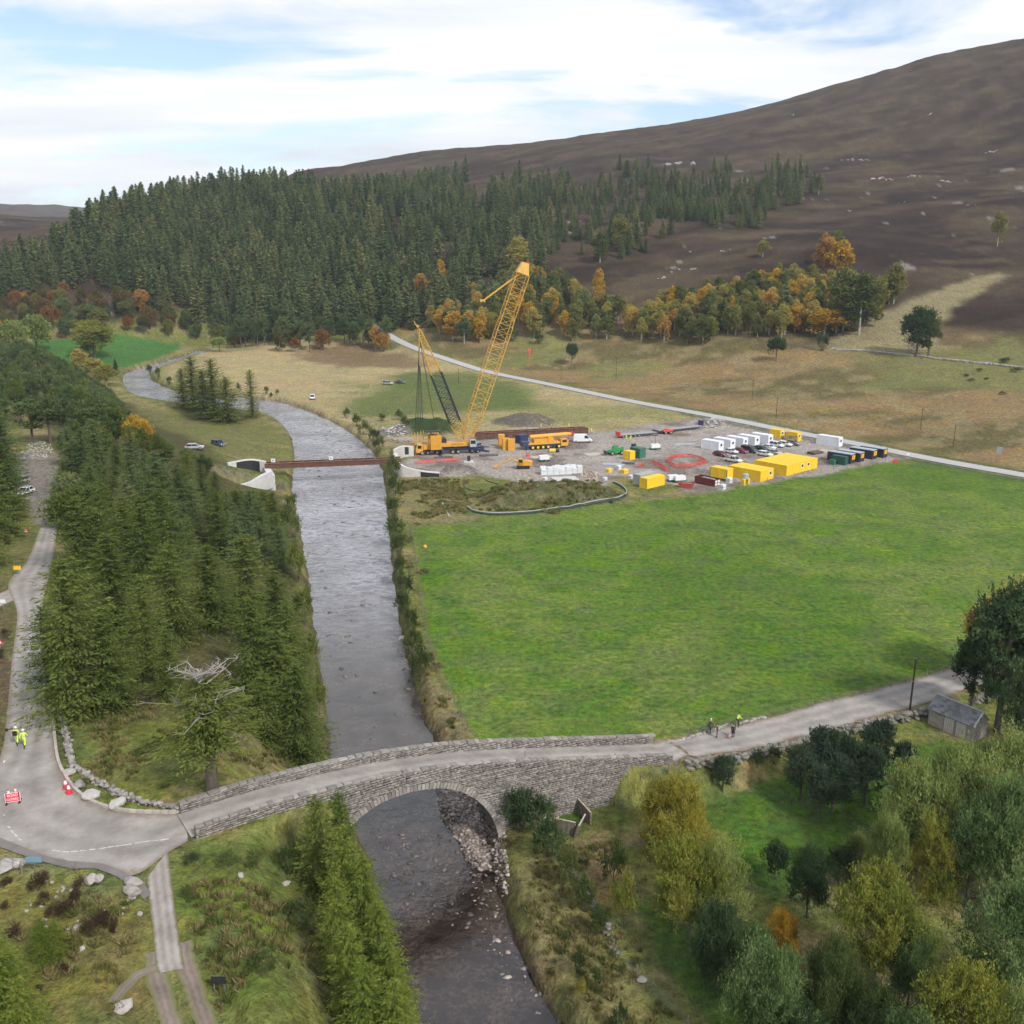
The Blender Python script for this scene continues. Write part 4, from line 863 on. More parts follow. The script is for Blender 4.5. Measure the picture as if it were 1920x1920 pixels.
# pines left of the river, up the road
wood(K_pine, [(-80, 770), (0, 690), (80, 668), (150, 690), (215, 728), (250, 760), (300, 790), (300, 838), (215, 858), (120, 840), (100, 790), (30, 800), (0, 880), (-80, 900)], 6.6, 11, (12, 16), (.42, .56), [(leaf_pine, 6), (leaf_larch, 2)], 'grey green Scots pine in the wood left of the river', 'pines left of the river', 150, keep=view_height)
wood(K_pine, [(120, 860), (215, 850), (330, 838), (400, 850), (430, 880), (400, 900), (330, 900), (200, 890), (125, 900)], 5.6, 13, (8, 11.5), (.46, .6), [(leaf_pine, 4), (leaf_larch, 3)], 'green pine in the belt left of the new bridge', 'pines left of the new bridge', 60, keep=view_height)
# dense larch and spruce belt between the left road and the river
K_spruce.protos += [(K_larch.protos[0][0], K_larch.protos[0][1], 10, 2.9), (K_pine.protos[1][0], K_pine.protos[1][1], 14, 3.0)]
wood(K_spruce, [(125, 1010), (118, 930), (200, 910), (330, 920), (440, 930), (500, 950), (540, 960), (548, 1010), (560, 1080), (572, 1180), (560, 1180), (520, 1080), (420, 1080), (330, 1100), (200, 1120), (112, 1120)], 6.1, 17, (7, 14.5), (.5, .72), [(leaf_larch, 3), (leaf_pine, 2), (leaf_spruce, 1)], 'green larch in the belt between the left road and the river', 'larches between the left road and the river', 120, keep=view_height)
K_spruce.protos = K_spruce.protos[:4]
NEAR = [(150, 1045, 1335, 175, 'big dark spruce overhanging the left road', leaf_larch, K_spruce), (100, 1135, 1310, 80, 'smaller spruce leaning over the left road beside the big one', leaf_pine, K_spruce), (210, 1150, 1330, 110, 'bushy spruce right of the big roadside spruce', leaf_larch, K_spruce),
    (280, 1078, 1265, 92, 'pointed larch between the roadside spruce and the river trees', leaf_larch, K_spruce), (330, 1020, 1200, 110, 'tall spruce in the middle of the left wood', leaf_larch, K_spruce), (220, 1000, 1190, 110, 'dark larch behind the big roadside spruce', leaf_larch, K_spruce), (160, 930, 1100, 90, 'yellow green larch beside the left road bend', leaf_larch, K_spruce),
    (400, 1020, 1180, 120, 'broad larch in the middle of the left wood', leaf_larch, K_spruce), (470, 1000, 1180, 120, 'bright larch left of the river trees', leaf_larch, K_spruce), (320, 1180, 1310, 70, 'small larch in the clearing behind the dead topped larch', leaf_larch, K_spruce),
    (480, 1120, 1320, 120, 'tall larch in the row along the river', leaf_larch, K_spruce), (525, 1070, 1250, 110, 'larch leaning to the water in the river row', leaf_larch, K_spruce), (530, 1180, 1360, 110, 'dark larch in the river row above the old bridge', leaf_larch, K_spruce), (565, 1245, 1435, 110, 'last larch of the river row beside the old bridge', leaf_larch, K_spruce), (500, 1260, 1390, 90, 'low larch behind the last one of the river row', leaf_larch, K_spruce), (545, 1130, 1300, 90, 'larch at the water edge in mid row', leaf_larch, K_spruce),
    (20, 780, 960, 70, 'tall pine at the left edge above the parked cars', leaf_pine, K_spruce), (0, 840, 1010, 80, 'larch at the left edge beside the road', leaf_larch, K_spruce), (-20, 900, 1060, 80, 'bright larch on the left edge of the view', leaf_larch, K_spruce), (130, 880, 990, 60, 'yellow larch above the road bend by the parked car', leaf_larch2, K_spruce),
    (8, 755, 915, 80, 'tall dark pine left of the gravel heap', leaf_pine, K_spruce), (-15, 770, 935, 90, 'dark conifer cut by the left edge above the cars', leaf_pine, K_spruce), (18, 830, 975, 70, 'dark conifer beside the white parked car', leaf_larch, K_spruce), (-25, 800, 985, 90, 'conifer behind the dark leaning pole', leaf_pine, K_spruce), (-5, 720, 880, 80, 'conifer left of the end of the left road', leaf_pine, K_spruce), (62, 745, 830, 60, 'bare stemmed pine behind the gravel heap', leaf_pine, K_pine), (95, 740, 832, 60, 'pine right behind the gravel heap', leaf_pine, K_pine)]
for x, t, b, w, lab, lm, kd in NEAR: plant(kd, x, t, b, w*1.22, lab, lm)
for x, t, b, w in [(545, 950, 1010, 50), (560, 1020, 1090, 50), (572, 1100, 1170, 46), (585, 1190, 1260, 46), (600, 1270, 1340, 40), (548, 925, 960, 30)]:
    plant(K_bush, x, t, b, w, 'overhanging alder at the left water edge above the old bridge', leaf_larch, 'alders at the left water edge', 'bush')
# larches in front of the old bridge
for n, (x, t, b, w) in enumerate([(603, 1492, 1690, 105), (645, 1484, 1700, 105), (650, 1545, 1780, 105), (690, 1605, 1830, 110), (640, 1640, 1850, 95), (715, 1690, 1900, 110), (660, 1730, 1930, 105), (735, 1760, 1960, 115), (690, 1800, 2010, 120), (745, 1835, 2060, 115)]):
    plant(K_larch, x, t, b, w*1.15, '%s larch from the bridge in the bright row below it' % ['first', 'second', 'third', 'fourth', 'fifth', 'sixth', 'seventh', 'eighth', 'ninth', 'tenth'][n], leaf_larch2 if n > 1 else leaf_larch, 'larches below the old bridge')
for n, (x, t, b, w) in enumerate([(20, 1755, 1960, 150), (-10, 1700, 1860, 110), (60, 1830, 2010, 120), (110, 1722, 1790, 60), (85, 1722, 1800, 70)]):
    plant(K_larch, x, t, b, w, ['bright larch filling the bottom left corner', 'larch cut by the left edge above the corner larch', 'larch lowest in the bottom left corner', 'young larch among the brown heather', 'young larch left of its twin among heather'][n], leaf_larch2)
# dead topped larch with a thick stem
def dead_larch():
    p = G(400, 1488); h = tall(p, 1262); root = K_spruce.place(p[0], p[1], h, 9.5, 'old larch with bare grey limbs and a thick stem by the bridge', leaf_larch, k=1, z=p[2], trunk=False)
    root.rotation_euler = (0, 0, .6); s = root.scale
    root.children[0].location = (0, 0, 5.4); root.children[0].scale = (1, 1, .62)
    mb = MB(); mb.tube((0, 0, -.8), (0, 0, 5.5), .62/s[0]*1.0, .42/s[0], 10).tube((0, 0, 5.5), (0.1, 0, 15.5), .42/s[0], .08, 8)
    part('trunk', mb, bark, root)
    g = random.Random(4)
    for k in range(26):
        z = g.uniform(6.5, 17.5); a = g.uniform(0, 6.28); L = g.uniform(2.2, 4.6)*(1.15-(z-6)/16)
        m = MB(); pts = [Vector((0, 0, min(z, 15)))]
        for j in range(1, 5): pts.append(Vector((math.cos(a+.25*j*g.uniform(-1, 1))*L*j/4, math.sin(a)*L*j/4, min(z, 15)+L*.16*j*g.uniform(-.2, 1.2))))
        for j in range(4):
            m.tube(pts[j], pts[j+1], .10*(1-j*.2), .10*(.8-j*.2), 5)
            for q in range(3):
                d = Vector((g.uniform(-1, 1), g.uniform(-1, 1), g.uniform(-.2, 1))).normalized()*g.uniform(.3, .9); m.tube(pts[j+1], pts[j+1]+d, .03, .01, 4)
        part('dead_branch', m, deadwood, root)
dead_larch()
# garden willows and others, lower right
GARDEN = [(1255, 1462, 1592, 160, 'yellow willow nearest the old bridge wall', leaf_willow_y, K_willow), (1268, 1525, 1640, 160, 'second yellow willow from the bridge wall', leaf_willow_y, K_willow), (1290, 1585, 1760, 205, 'large yellow green willow in the middle of the row', leaf_willow_g, K_willow), (1345, 1590, 1760, 130, 'silvery willow right of the large yellow green one', leaf_willow, K_willow), (1345, 1700, 1850, 150, 'dark green willow at the foot of the row', leaf_dark, K_willow),
    (1452, 1572, 1650, 62, 'small round tree standing alone on the lawn', leaf_dark, K_round), (1512, 1598, 1720, 104, 'dark round tree beside the small lawn tree', leaf_dark, K_willow), (1572, 1590, 1660, 76, 'dark low tree behind the dark round tree', leaf_dark, K_willow), (1635, 1640, 1850, 225, 'big yellow green willow in the middle of the garden', leaf_willow_g, K_willow), (1655, 1525, 1690, 90, 'slim grey green birch between pale willows', leaf_willow, K_willow),
    (1600, 1560, 1640, 60, 'thin pale shrub at the lawn edge', leaf_willow, K_willow), (1715, 1435, 1630, 190, 'pale silver willow nearest the lawn', leaf_willow, K_willow), (1800, 1408, 1600, 220, 'tall pale willow behind the lawn willow', leaf_willow, K_willow), (1880, 1385, 1540, 190, 'bright pale willow at the right edge', leaf_willow, K_willow), (1745, 1545, 1700, 120, 'green leafy tree in front of pale willows', leaf_willow_g, K_willow), (1880, 1480, 1700, 240, 'large dark green willow at the right edge', leaf_dark2, K_willow), (1810, 1520, 1700, 170, 'green willow in the shade of the right edge', leaf_dark2, K_willow),
    (1880, 1655, 1890, 240, 'silver green willow low at the right edge', leaf_dark2, K_willow), (1790, 1825, 2010, 220, 'yellow and orange tinged willow in the bottom right', leaf_willow_g, K_willow), (1915, 1870, 2040, 150, 'pale green willow in the bottom right corner', leaf_willow, K_willow), (1440, 1790, 1990, 220, 'green willow at the bottom of the garden', leaf_dark2, K_willow), (1545, 1760, 1960, 150, 'olive tree at the bottom of the garden', leaf_bush, K_willow), (1610, 1830, 1990, 170, 'olive green willow lowest in the garden', leaf_bush, K_willow), (1465, 1712, 1800, 90, 'small tree with orange leaves', leaf_gold, K_willow), (1400, 1740, 1880, 130, 'grey green willow left of the orange tree', leaf_dark2, K_willow), (1700, 1740, 1900, 110, 'dark shrub between garden willows', leaf_dark2, K_willow), (1500, 1900, 2050, 150, 'dark willow at the bottom edge', leaf_dark, K_willow), (1690, 1900, 2060, 150, 'dark green willow at the bottom edge under the yellow one', leaf_dark2, K_willow), (1740, 1475, 1600, 130, 'pale willow squeezed between its taller neighbours', leaf_willow, K_willow)]
for x, t, b, w, lab, lm, kd in GARDEN: plant(kd, x, t+6, b, w*.9, lab, lm)
for n, (x, t, b, w) in enumerate([(1355, 1410, 1482, 52), (1500, 1395, 1500, 84), (1545, 1352, 1492, 96), (1590, 1382, 1500, 90), (1560, 1412, 1520, 100), (1640, 1345, 1450, 76), (1620, 1395, 1510, 90), (1690, 1385, 1470, 60), (1535, 1430, 1535, 76)]):
    plant(K_pinelow, x, t, b, w, ['small young pine standing alone below the road wall', 'pine at the left end of the roadside clump', 'tall pointed pine in the roadside clump', 'pine in the middle of the roadside clump', 'bushy pine at the front of the clump', 'rounded pine beside the road behind the clump', 'pine at the right of the roadside clump', 'green young pine right of the roadside clump', 'low pine under the front of the clump'][n], leaf_pine_dark)
plant(K_big, 1868, 1092, 1372, 165, 'tall dark ivy clad tree beside the stone shed', leaf_dark)
plant(K_big, 1820, 1190, 1330, 90, 'lower dark branches of a holly beside the road end', leaf_dark)
plant(K_willow, 1900, 1250, 1400, 130, 'dark laurel behind the stone shed', leaf_dark)
plant(K_big, 1905, 1085, 1290, 170, 'orange autumn tree behind the dark ivy clad tree', leaf_birch)
plant(K_big, 1835, 1120, 1250, 70, 'small orange tree beyond the road end', leaf_orange)
# bushes along the right bank
for n, (x, t, b, w) in enumerate([(668, 778, 800, 26), (682, 790, 815, 30), (700, 802, 835, 34), (712, 818, 848, 30), (650, 765, 785, 18), (735, 850, 905, 40), (742, 890, 930, 40), (738, 930, 975, 44), (742, 965, 1015, 52), (748, 1000, 1050, 44), (752, 1040, 1085, 34), (758, 1075, 1120, 40), (757, 1110, 1160, 36), (770, 1135, 1190, 36), (775, 1180, 1240, 50), (788, 1215, 1270, 50), (760, 780, 800, 24), (748, 768, 788, 22), (716, 775, 790, 22)]):
    plant(K_bush, x, t, b, w, 'green bush on the right river bank upstream of the old bridge', leaf_bush, 'bushes on the right river bank', 'bush')
for n, (x, t, b, w, lm, lab) in enumerate([(978, 1475, 1560, 90, leaf_dark, 'dark bramble thicket against the bridge abutment'), (1010, 1500, 1570, 90, leaf_dark, 'bramble thicket left of the garden fence'), (1030, 1540, 1610, 80, leaf_dark, 'long bramble below the broken fence'), (1060, 1590, 1660, 66, leaf_bush, 'bramble on the old dyke'), (1095, 1640, 1710, 60, leaf_bush, 'lower bramble on the old dyke'), (1120, 1700, 1760, 50, leaf_bush, 'lowest bramble on the old dyke'),
     (1150, 1580, 1660, 60, leaf_bush, 'green shrub left of the yellow willows'), (1170, 1640, 1740, 70, leaf_willow_g, 'green shrub under the large willow'), (1085, 1780, 1830, 36, leaf_bush, 'young fir in the bank grass'), (1118, 1810, 1860, 26, leaf_bush, 'sapling beside the young fir'), (1090, 1835, 1875, 28, leaf_willow_y, 'yellow sapling below the young fir'), (1160, 1880, 1940, 40, leaf_dark, 'dark sapling at the bottom edge of the bank'), (960, 1510, 1550, 50, leaf_bush, 'green bush at the foot of the arch'),
     (1650, 1352, 1392, 40, leaf_dark, 'dark bush over the road wall'), (1420, 1405, 1440, 36, leaf_dark, 'ivy bush on the road wall'), (1450, 1398, 1432, 30, leaf_bush, 'small bush on the road wall')]):
    plant(K_bush, x, t, b, w, lab, lm, cat='bush')
for n, (x, t, b, w) in enumerate([(72, 1640, 1670, 44), (85, 1635, 1660, 30), (82, 1675, 1695, 34), (145, 1668, 1692, 36), (122, 1688, 1716, 40), (100, 1700, 1725, 36), (170, 1722, 1756, 40), (195, 1708, 1742, 44), (30, 1735, 1760, 40), (150, 1645, 1665, 34), (12, 1645, 1660, 36), (110, 1745, 1785, 60), (10, 1690, 1705, 30), (120, 1806, 1825, 28), (75, 1845, 1860, 24), (215, 1726, 1748, 30)]):
    plant(K_bush, x, t, b, w, 'brown heather clump on the rough ground below the junction', leaf_heather, 'heather clumps below the junction', 'heather')
for x, t, b, w in [(28, 985, 1000, 24), (15, 1010, 1022, 22), (10, 1180, 1195, 26), (0, 1215, 1235, 30), (18, 990, 1010, 20)]:
    plant(K_bush, x, t, b, w, 'small dark heather clump beside the left road', leaf_heather, 'heather beside the left road', 'heather')
for x, t, b, w in [(490, 1790, 1830, 80), (430, 1600, 1625, 60), (480, 1598, 1622, 60), (540, 1590, 1640, 60), (360, 1600, 1618, 40), (560, 1690, 1740, 70), (355, 1660, 1690, 30)]:
    plant(K_bush, x, t, b, w, 'low olive shrub in the grass below the bridge wall', leaf_bush, 'shrubs below the bridge wall', 'bush')
# grass: tufts on the rough ground
def tuft(seed, n, h, spreadr):
    g = np.random.default_rng(seed); c = np.stack([g.normal(0, spreadr, n), g.normal(0, spreadr, n), np.full(n, h*.42)], 1)
    u = unit(np.stack([c[:, 0]*2+g.normal(0, .25, n), c[:, 1]*2+g.normal(0, .25, n), np.full(n, 1.0)], 1))*h*.5*g.uniform(.6, 1.25, (n, 1))
    v = unit(np.cross(u, g.normal(0, 1, (n, 3))))*h*.085
    return cloud('tuft', c, u, v, g.uniform(0, 1, n))
tsrc = []
for i in range(3):
    p = G([850, 480, 1010][i], [1350, 1700, 1720][i]); me = tuft(900+i, 34, .55, .16); me.materials.append(leaf_grass)
    o = link('grass_tuft', me, None, None, (p[0], p[1], p[2]-.03)); tag(o, ['tall straw grass tuft on the bank above the old bridge', 'grass tuft below the bridge parapet', 'grass tuft on the lower right bank'][i], 'grass'); tsrc.append(o)
def grass(name, outlines, dens, label, seed, lo, hi):
    g = np.random.default_rng(seed); pts = []
    for px in outlines:
        poly = Gpoly(px); P_ = np.array(poly); a, b = P_.min(0), P_.max(0); n = int((b-a).prod()*dens)
        x, y = g.uniform(a[0], b[0], n), g.uniform(a[1], b[1], n)
        m = (sdf_poly(x, y, poly)+(fbm(x, y, 5, seed+3, 2)-.5)*7 < -.6) & (river_d(x, y) > .5) & (fbm(x, y, 4, seed, 2) > .44)
        for ln, hw in ((left_road, 3.6), (track_c, 1.9), (right_road, 3.4), (bridge_line, 2.9)): m &= dist_line(x, y, ln)[0] > hw
        m &= sdf_poly(x, y, [p[:2] for p in np.concatenate([inn, out[::-1]])]) > .4
        pts.append(np.stack([x[m], y[m], T(x[m], y[m])-.04], 1))
    pts = np.concatenate(pts); s = g.uniform(lo, hi, len(pts)); return scatter(name, pts, np.stack([s, s, s*g.uniform(.7, 1.2, len(s))], 1), tsrc, label, 'grass', seed)
grass('rough_grass', [[(320, 1600), (640, 1560), (720, 1700), (800, 1930), (380, 1930), (340, 1780)], [(0, 1660), (270, 1660), (300, 1800), (330, 1930), (0, 1930)], [(930, 1560), (1100, 1560), (1180, 1700), (1300, 1930), (1060, 1930), (960, 1740)], [(110, 1320), (330, 1290), (600, 1400), (620, 1440), (330, 1510), (150, 1470)],
      [(790, 1180), (830, 1260), (885, 1390), (820, 1395), (775, 1270)], [(740, 1000), (775, 1000), (800, 1180), (775, 1200)]], 3.2, 'rough tufted grass on the banks and verges around the old bridge', 5, .5, 1.25)
grass('bund_grass', [[(880, 960), (900, 920), (1000, 900), (1120, 905), (1175, 925), (1150, 945), (1000, 965)], [(740, 900), (880, 900), (880, 960), (770, 985)]], 1.6, 'long seeding grass over the soil bund beside the pasture', 6, .8, 1.7)
# ------------------------------------------------------------------ the old stone bridge
stone = M('rubble_stone', (0.245, 0.222, 0.200), 0.95, 0.28, 1.3, bump=0.5, bscale=5, rand=0.30, attr=True)
stone_piece = M('dressed_stone', (0.262, 0.238, 0.215), 0.95, 0.28, 1.6, bump=0.5, bscale=5, rand=0.28)
mortar = M('mortar', (0.17, 0.155, 0.14), 0.95, 0.2, 2.0)
rock_grey = M('boulder_grey', (0.34, 0.32, 0.30), 0.95, 0.3, 1.2, bump=0.5, bscale=4, rand=0.25)
rock_white = M('boulder_pale', (0.34, 0.31, 0.28), 0.95, 0.25, 1.2, bump=0.4, bscale=4, rand=0.15)
rock_wet = M('river_stone', (0.27, 0.22, 0.19), 0.7, 0.35, 1.5, bump=0.3, bscale=5, rand=0.5)
def rock_mesh(seed, sub=1, flat=.7):
    import bmesh
    bm = bmesh.new(); bmesh.ops.create_icosphere(bm, subdivisions=sub, radius=.5); g = np.random.default_rng(seed); o = g.uniform(0, 50, 3)
    pl = [(unit(g.normal(0, 1, 3)), g.uniform(.28, .42)) for _ in range(7)]
    for v in bm.verts:
        c = np.array(v.co)
        for n_, d_ in pl:
            k = c @ n_ - d_
            if k > 0: c = c-n_*k*.85
        v.co = c*np.array([1.25, 1, flat])*(1+g.normal(0, .05))
    me = bpy.data.meshes.new('stone'); bm.to_mesh(me); bm.free(); return me
ROCK = [rock_mesh(i) for i in range(6)]; ROCK2 = [rock_mesh(20+i, 2) for i in range(4)]
def mats_copy(mes, mat):
    r = []
    for m in mes: c = m.copy(); c.materials.clear(); c.materials.append(mat); r.append(c)
    return r
RK_grey, RK_white, RK_wet, RK_st = mats_copy(ROCK, rock_grey), mats_copy(ROCK, rock_white), mats_copy(ROCK, rock_wet), mats_copy(ROCK, stone_piece)
RK_dark = mats_copy(ROCK, M('mossy_stone', (.175, .165, .14), .95, .4, 1.2, bump=.5, bscale=4, rand=.35))
RK2_grey, RK2_white = mats_copy(ROCK2, rock_grey), mats_copy(ROCK2, rock_white)
def stone_at(meshes, x, y, z, s, name='stone', parent=None, sz=None):
    o = link(name, rnd.choice(meshes), parent); o.location = (x, y, z); o.rotation_euler = (rnd.uniform(-.2, .2), rnd.uniform(-.2, .2), rnd.uniform(0, 6.28))
    o.scale = (s, s*rnd.uniform(.7, 1.1), (sz or s)*rnd.uniform(.8, 1.1)); return o

bl = resample(np.array(catmull(bridge_c, 12)), 161); bs_ = np.concatenate([[0], np.cumsum(np.linalg.norm(np.diff(bl[:, :2], axis=0), axis=1))]); BLEN = bs_[-1]
_bx = [tuple(map(float, r)) for r in bl]; _NB = len(_bx)-1
_bn = []
for _i in range(_NB+1):
    _p, _q = _bx[max(_i-2, 0)], _bx[min(_i+2, _NB)]; _l = math.hypot(_q[0]-_p[0], _q[1]-_p[1]); _bn.append(((_q[0]-_p[0])/_l, (_q[1]-_p[1])/_l))
def bpos(s, off=0.0):
    f = min(max(s, 0), BLEN)/BLEN*_NB; i = min(int(f), _NB-1); t = f-i; a, b = _bx[i], _bx[i+1]; m, n = _bn[i], _bn[i+1]
    dx, dy = m[0]+(n[0]-m[0])*t, m[1]+(n[1]-m[1])*t
    return np.array((a[0]+(b[0]-a[0])*t-dy*off, a[1]+(b[1]-a[1])*t+dx*off, a[2]+(b[2]-a[2])*t)), math.atan2(dy, dx)
HALF = 2.35                                    # outer half width of the bridge
def s_of(px, py, off):                         # station whose face is met by the sight line
    best = min(np.linspace(0, BLEN, 400), key=lambda s: abs(to_px(bpos(s, off)[0])[0]-px)); return best
SA0, SA1 = s_of(572, 1505, -HALF), s_of(935, 1540, -HALF)
SC, SR = (SA0+SA1)/2, (SA1-SA0)/2
CROWN = float(bpos(SC)[0][2])-1.15; SPRING = WL+0.35
def arch_z(s, grow=0.0):
    t = (s-SC)/(SR+grow)
    return None if abs(t) >= 1 else SPRING+(CROWN+grow-SPRING)*math.sqrt(1-abs(t)**2.15)
old_bridge = thing('stone_bridge', 'old humpbacked stone bridge with one arch over the river', 'bridge', tuple(bpos(0)[0]))
B0 = Vector(old_bridge.location)
def rel(p): return (p[0]-B0.x, p[1]-B0.y, p[2]-B0.z)
def foot(p): return min(T(p[0], p[1])-0.7, p[2]-.3)
def bridge_body():
    ss = np.linspace(0, BLEN, 181); mb = MB(); soff = MB(); deckL, deckR = [], []
    for a, b in zip(ss[:-1], ss[1:]):
        for off in (-HALF, HALF):
            pa, pb = bpos(a, off)[0], bpos(b, off)[0]; za, zb = arch_z(a), arch_z(b)
            fa = za if za is not None else foot(pa); fb = zb if zb is not None else foot(pb)
            q = [(pa[0], pa[1], fa), (pb[0], pb[1], fb), (pb[0], pb[1], pb[2]-.02), (pa[0], pa[1], pa[2]-.02)]
            mb.add([rel(v) for v in q], [(0, 1, 2, 3) if off < 0 else (3, 2, 1, 0)])
        if za is not None and zb is not None:
            p = [bpos(a, -HALF)[0], bpos(b, -HALF)[0], bpos(b, HALF)[0], bpos(a, HALF)[0]]
            soff.add([rel((p[0][0], p[0][1], za)), rel((p[1][0], p[1][1], zb)), rel((p[2][0], p[2][1], zb)), rel((p[3][0], p[3][1], za))], [(0, 1, 2, 3)])
    part('bridge_core', mb, mortar, old_bridge)
    pier = MB()
    for s_, sg in ((SC-SR, -1), (SC+SR, 1)):
        p = [bpos(s_, -HALF)[0], bpos(s_, HALF)[0]]
        pier.add([rel((p[0][0], p[0][1], WL-1)), rel((p[1][0], p[1][1], WL-1)), rel((p[1][0], p[1][1], SPRING+.6)), rel((p[0][0], p[0][1], SPRING+.6))], [(0, 1, 2, 3)])
    part('abutment_face', pier, stone_piece, old_bridge)
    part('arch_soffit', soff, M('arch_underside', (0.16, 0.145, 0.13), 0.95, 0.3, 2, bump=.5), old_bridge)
    road = MB(); n = 9; vs = []; fs = []
    for i, s in enumerate(ss):
        for k in range(n):
            off = -1.95+3.9*k/(n-1); p = bpos(s, off)[0]; vs.append(rel((p[0], p[1], p[2]+.05-.02*abs(off)+.02)))
    for i in range(len(ss)-1):
        for k in range(n-1): fs.append((i*n+k, (i+1)*n+k, (i+1)*n+k+1, i*n+k+1))
    road.add(vs, [f[::-1] for f in fs]); o = part('carriageway', road, asphalt, old_bridge, smoothed=True)
    at = o.data.attributes.new('across', 'FLOAT', 'POINT'); at.data.foreach_set('value', np.tile(np.linspace(.1, .9, n), len(ss)).astype(np.float32))
bridge_body()
def wall_stones(name, off, side, s0, s1, top_fn, bot_fn, row=.21, ln=(.25, .75), parent=old_bridge, ring=True):
    """courses of rubble: each stone a block standing proud of the core"""
    V, Fq, tint = [], [], []; g = rnd
    smin = s0
    zlo = min(bot_fn(s) for s in np.linspace(s0, s1, 60)); zhi = max(top_fn(s) for s in np.linspace(s0, s1, 60))
    z = zlo
    while z < zhi:
        h = row*g.uniform(.75, 1.3); s = s0-g.uniform(0, .5)
        while s < s1:
            L = g.uniform(*ln); a, b = max(s, s0), min(s+L, s1); s += L+.03
            if b-a < .12: continue
            m = (a+b)/2; zb, zt = z, z+h-.03
            if zt > top_fn(m) or zb < bot_fn(m)-.2: 
                if zb > top_fn(m)-.12 or zt < bot_fn(m)+.05: continue
                zt = min(zt, top_fn(m)-.01); zb = max(zb, bot_fn(m))
            if zt-zb < .06: continue
            if ring:
                q = arch_z(m, .62)
                if q is not None and zb < q and m > SC-SR-.7 and m < SC+SR+.7: 
                    if zt < q+.05: continue
                    zb = q
            pr = g.uniform(.02, .06); o0, o1 = off, off+side*pr
            pts = []
            for zz, sh in ((zb, 0), (zt, 0)):
                for s_ in (a, b):
                    for oo in (o0, o1):
                        p = bpos(s_+(g.uniform(-.02, .02)), oo)[0]; pts.append(rel((p[0], p[1], zz+g.uniform(-.02, .02))))
            k = len(V); V += pts
            fs = [(1, 3, 7, 5), (0, 4, 6, 2), (4, 5, 7, 6), (0, 2, 3, 1), (0, 1, 5, 4), (2, 6, 7, 3)]
            t = g.random()
            for f in fs: Fq.append([i+k for i in f]); tint.append(t)
        z += h
    me = np_mesh(name, np.array(V), np.array(Fq), {'tint': ('FACE', 'FLOAT', np.array(tint))})
    o = link(name, me, parent, stone); o['kind'] = 'stuff'; return o
PH = 0.9
def topz(s): return float(bpos(s)[0][2])+PH
_ss = np.linspace(0, BLEN, 120); _bt = [T(*bpos(s, -HALF)[0][:2])-.3 for s in _ss]
def botn(s): return _bt[min(119, max(0, int(round(s/BLEN*119))))]
wall_stones('spandrel_stones', -HALF, -1, 0.3, BLEN, topz, botn)
def botf(s): p = bpos(s, HALF)[0]; return max(T(p[0], p[1])-.3, p[2]-3)
wall_stones('parapet_stones', HALF, 1, 0.3, BLEN, topz, lambda s: topz(s)-2.2)
for off, sd in ((-HALF+.40, 1), (HALF-.40, -1)):
    wall_stones('parapet_stones', off, sd, 0.3, BLEN, topz, lambda s: topz(s)-PH-.05, ring=False)
def parapets():
    for off in (-1, 1):
        mb = MB(); ss = np.linspace(.3, BLEN, 120); ring = []
        for s in ss:
            a, b = bpos(s, off*(HALF-.02))[0], bpos(s, off*(HALF-.38))[0]; r = []
            r = [rel((a[0], a[1], a[2]-.3)), rel((a[0], a[1], a[2]+PH-.03)), rel((b[0], b[1], b[2]+PH-.03)), rel((b[0], b[1], b[2]-.3))]
            ring.append(r)
        mb.loft(ring); part('parapet_core', mb, mortar, old_bridge)
        s = .3
        while s < BLEN-.3:
            L = rnd.uniform(.5, 1.0); p, a = bpos(s+L/2, off*(HALF-.2))
            m = MB(); w = rnd.uniform(.22, .27); h = rnd.uniform(.09, .16); j = lambda: rnd.uniform(-.03, .03)
            m.add([(x*(L/2-.02)+j(), y*w+j(), z*h+(j() if z else -.03)) for z in (0, 1) for y in (-1, 1) for x in (-1, 1)], [(0, 2, 3, 1), (4, 5, 7, 6), (0, 1, 5, 4), (1, 3, 7, 5), (3, 2, 6, 7), (2, 0, 4, 6)])
            sl = (bpos(min(s+L, BLEN))[0][2]-bpos(s)[0][2])/L
            o = part('coping_stone', m, stone_piece, old_bridge, loc=rel((p[0], p[1], p[2]+PH))); o.rotation_euler = (0, -math.atan(sl), a); s += L
    # voussoirs of the near arch ring
    ang = np.linspace(0, math.pi, 300); pts = [(SC-SR*math.cos(t)) for t in ang]
    sp = np.array([[s, arch_z(min(max(s, SC-SR+.001), SC+SR-.001))] for s in np.linspace(SC-SR+.001, SC+SR-.001, 400)]); seg = np.concatenate([[0], np.cumsum(np.hypot(*np.diff(sp, axis=0).T))]); n = int(seg[-1]/.36)
    for off, sd in ((-HALF, -1), (HALF, 1)):
        for k in range(n):
            q0, q1 = (k+.06)*seg[-1]/n, (k+.94)*seg[-1]/n; a = [np.interp(q0, seg, sp[:, i]) for i in (0, 1)]; b = [np.interp(q1, seg, sp[:, i]) for i in (0, 1)]
            d = np.array(b)-np.array(a); nn = np.array([-d[1], d[0]])/np.linalg.norm(d); H_ = .62*rnd.uniform(.85, 1.12); c = np.array(b)+nn*H_; e = np.array(a)+nn*H_
            m = MB(); vs = []
            pr = rnd.uniform(.06, .13)
            for oo in (off-sd*.1, off+sd*pr):
                for (s_, z_) in (a, b, c, e): p = bpos(s_, oo)[0]; vs.append(rel((p[0], p[1], z_)))
            m.add(vs, [(0, 1, 2, 3), (7, 6, 5, 4), (0, 4, 5, 1), (1, 5, 6, 2), (2, 6, 7, 3), (3, 7, 4, 0)]); part('voussoir', m, stone_piece, old_bridge)
parapets()

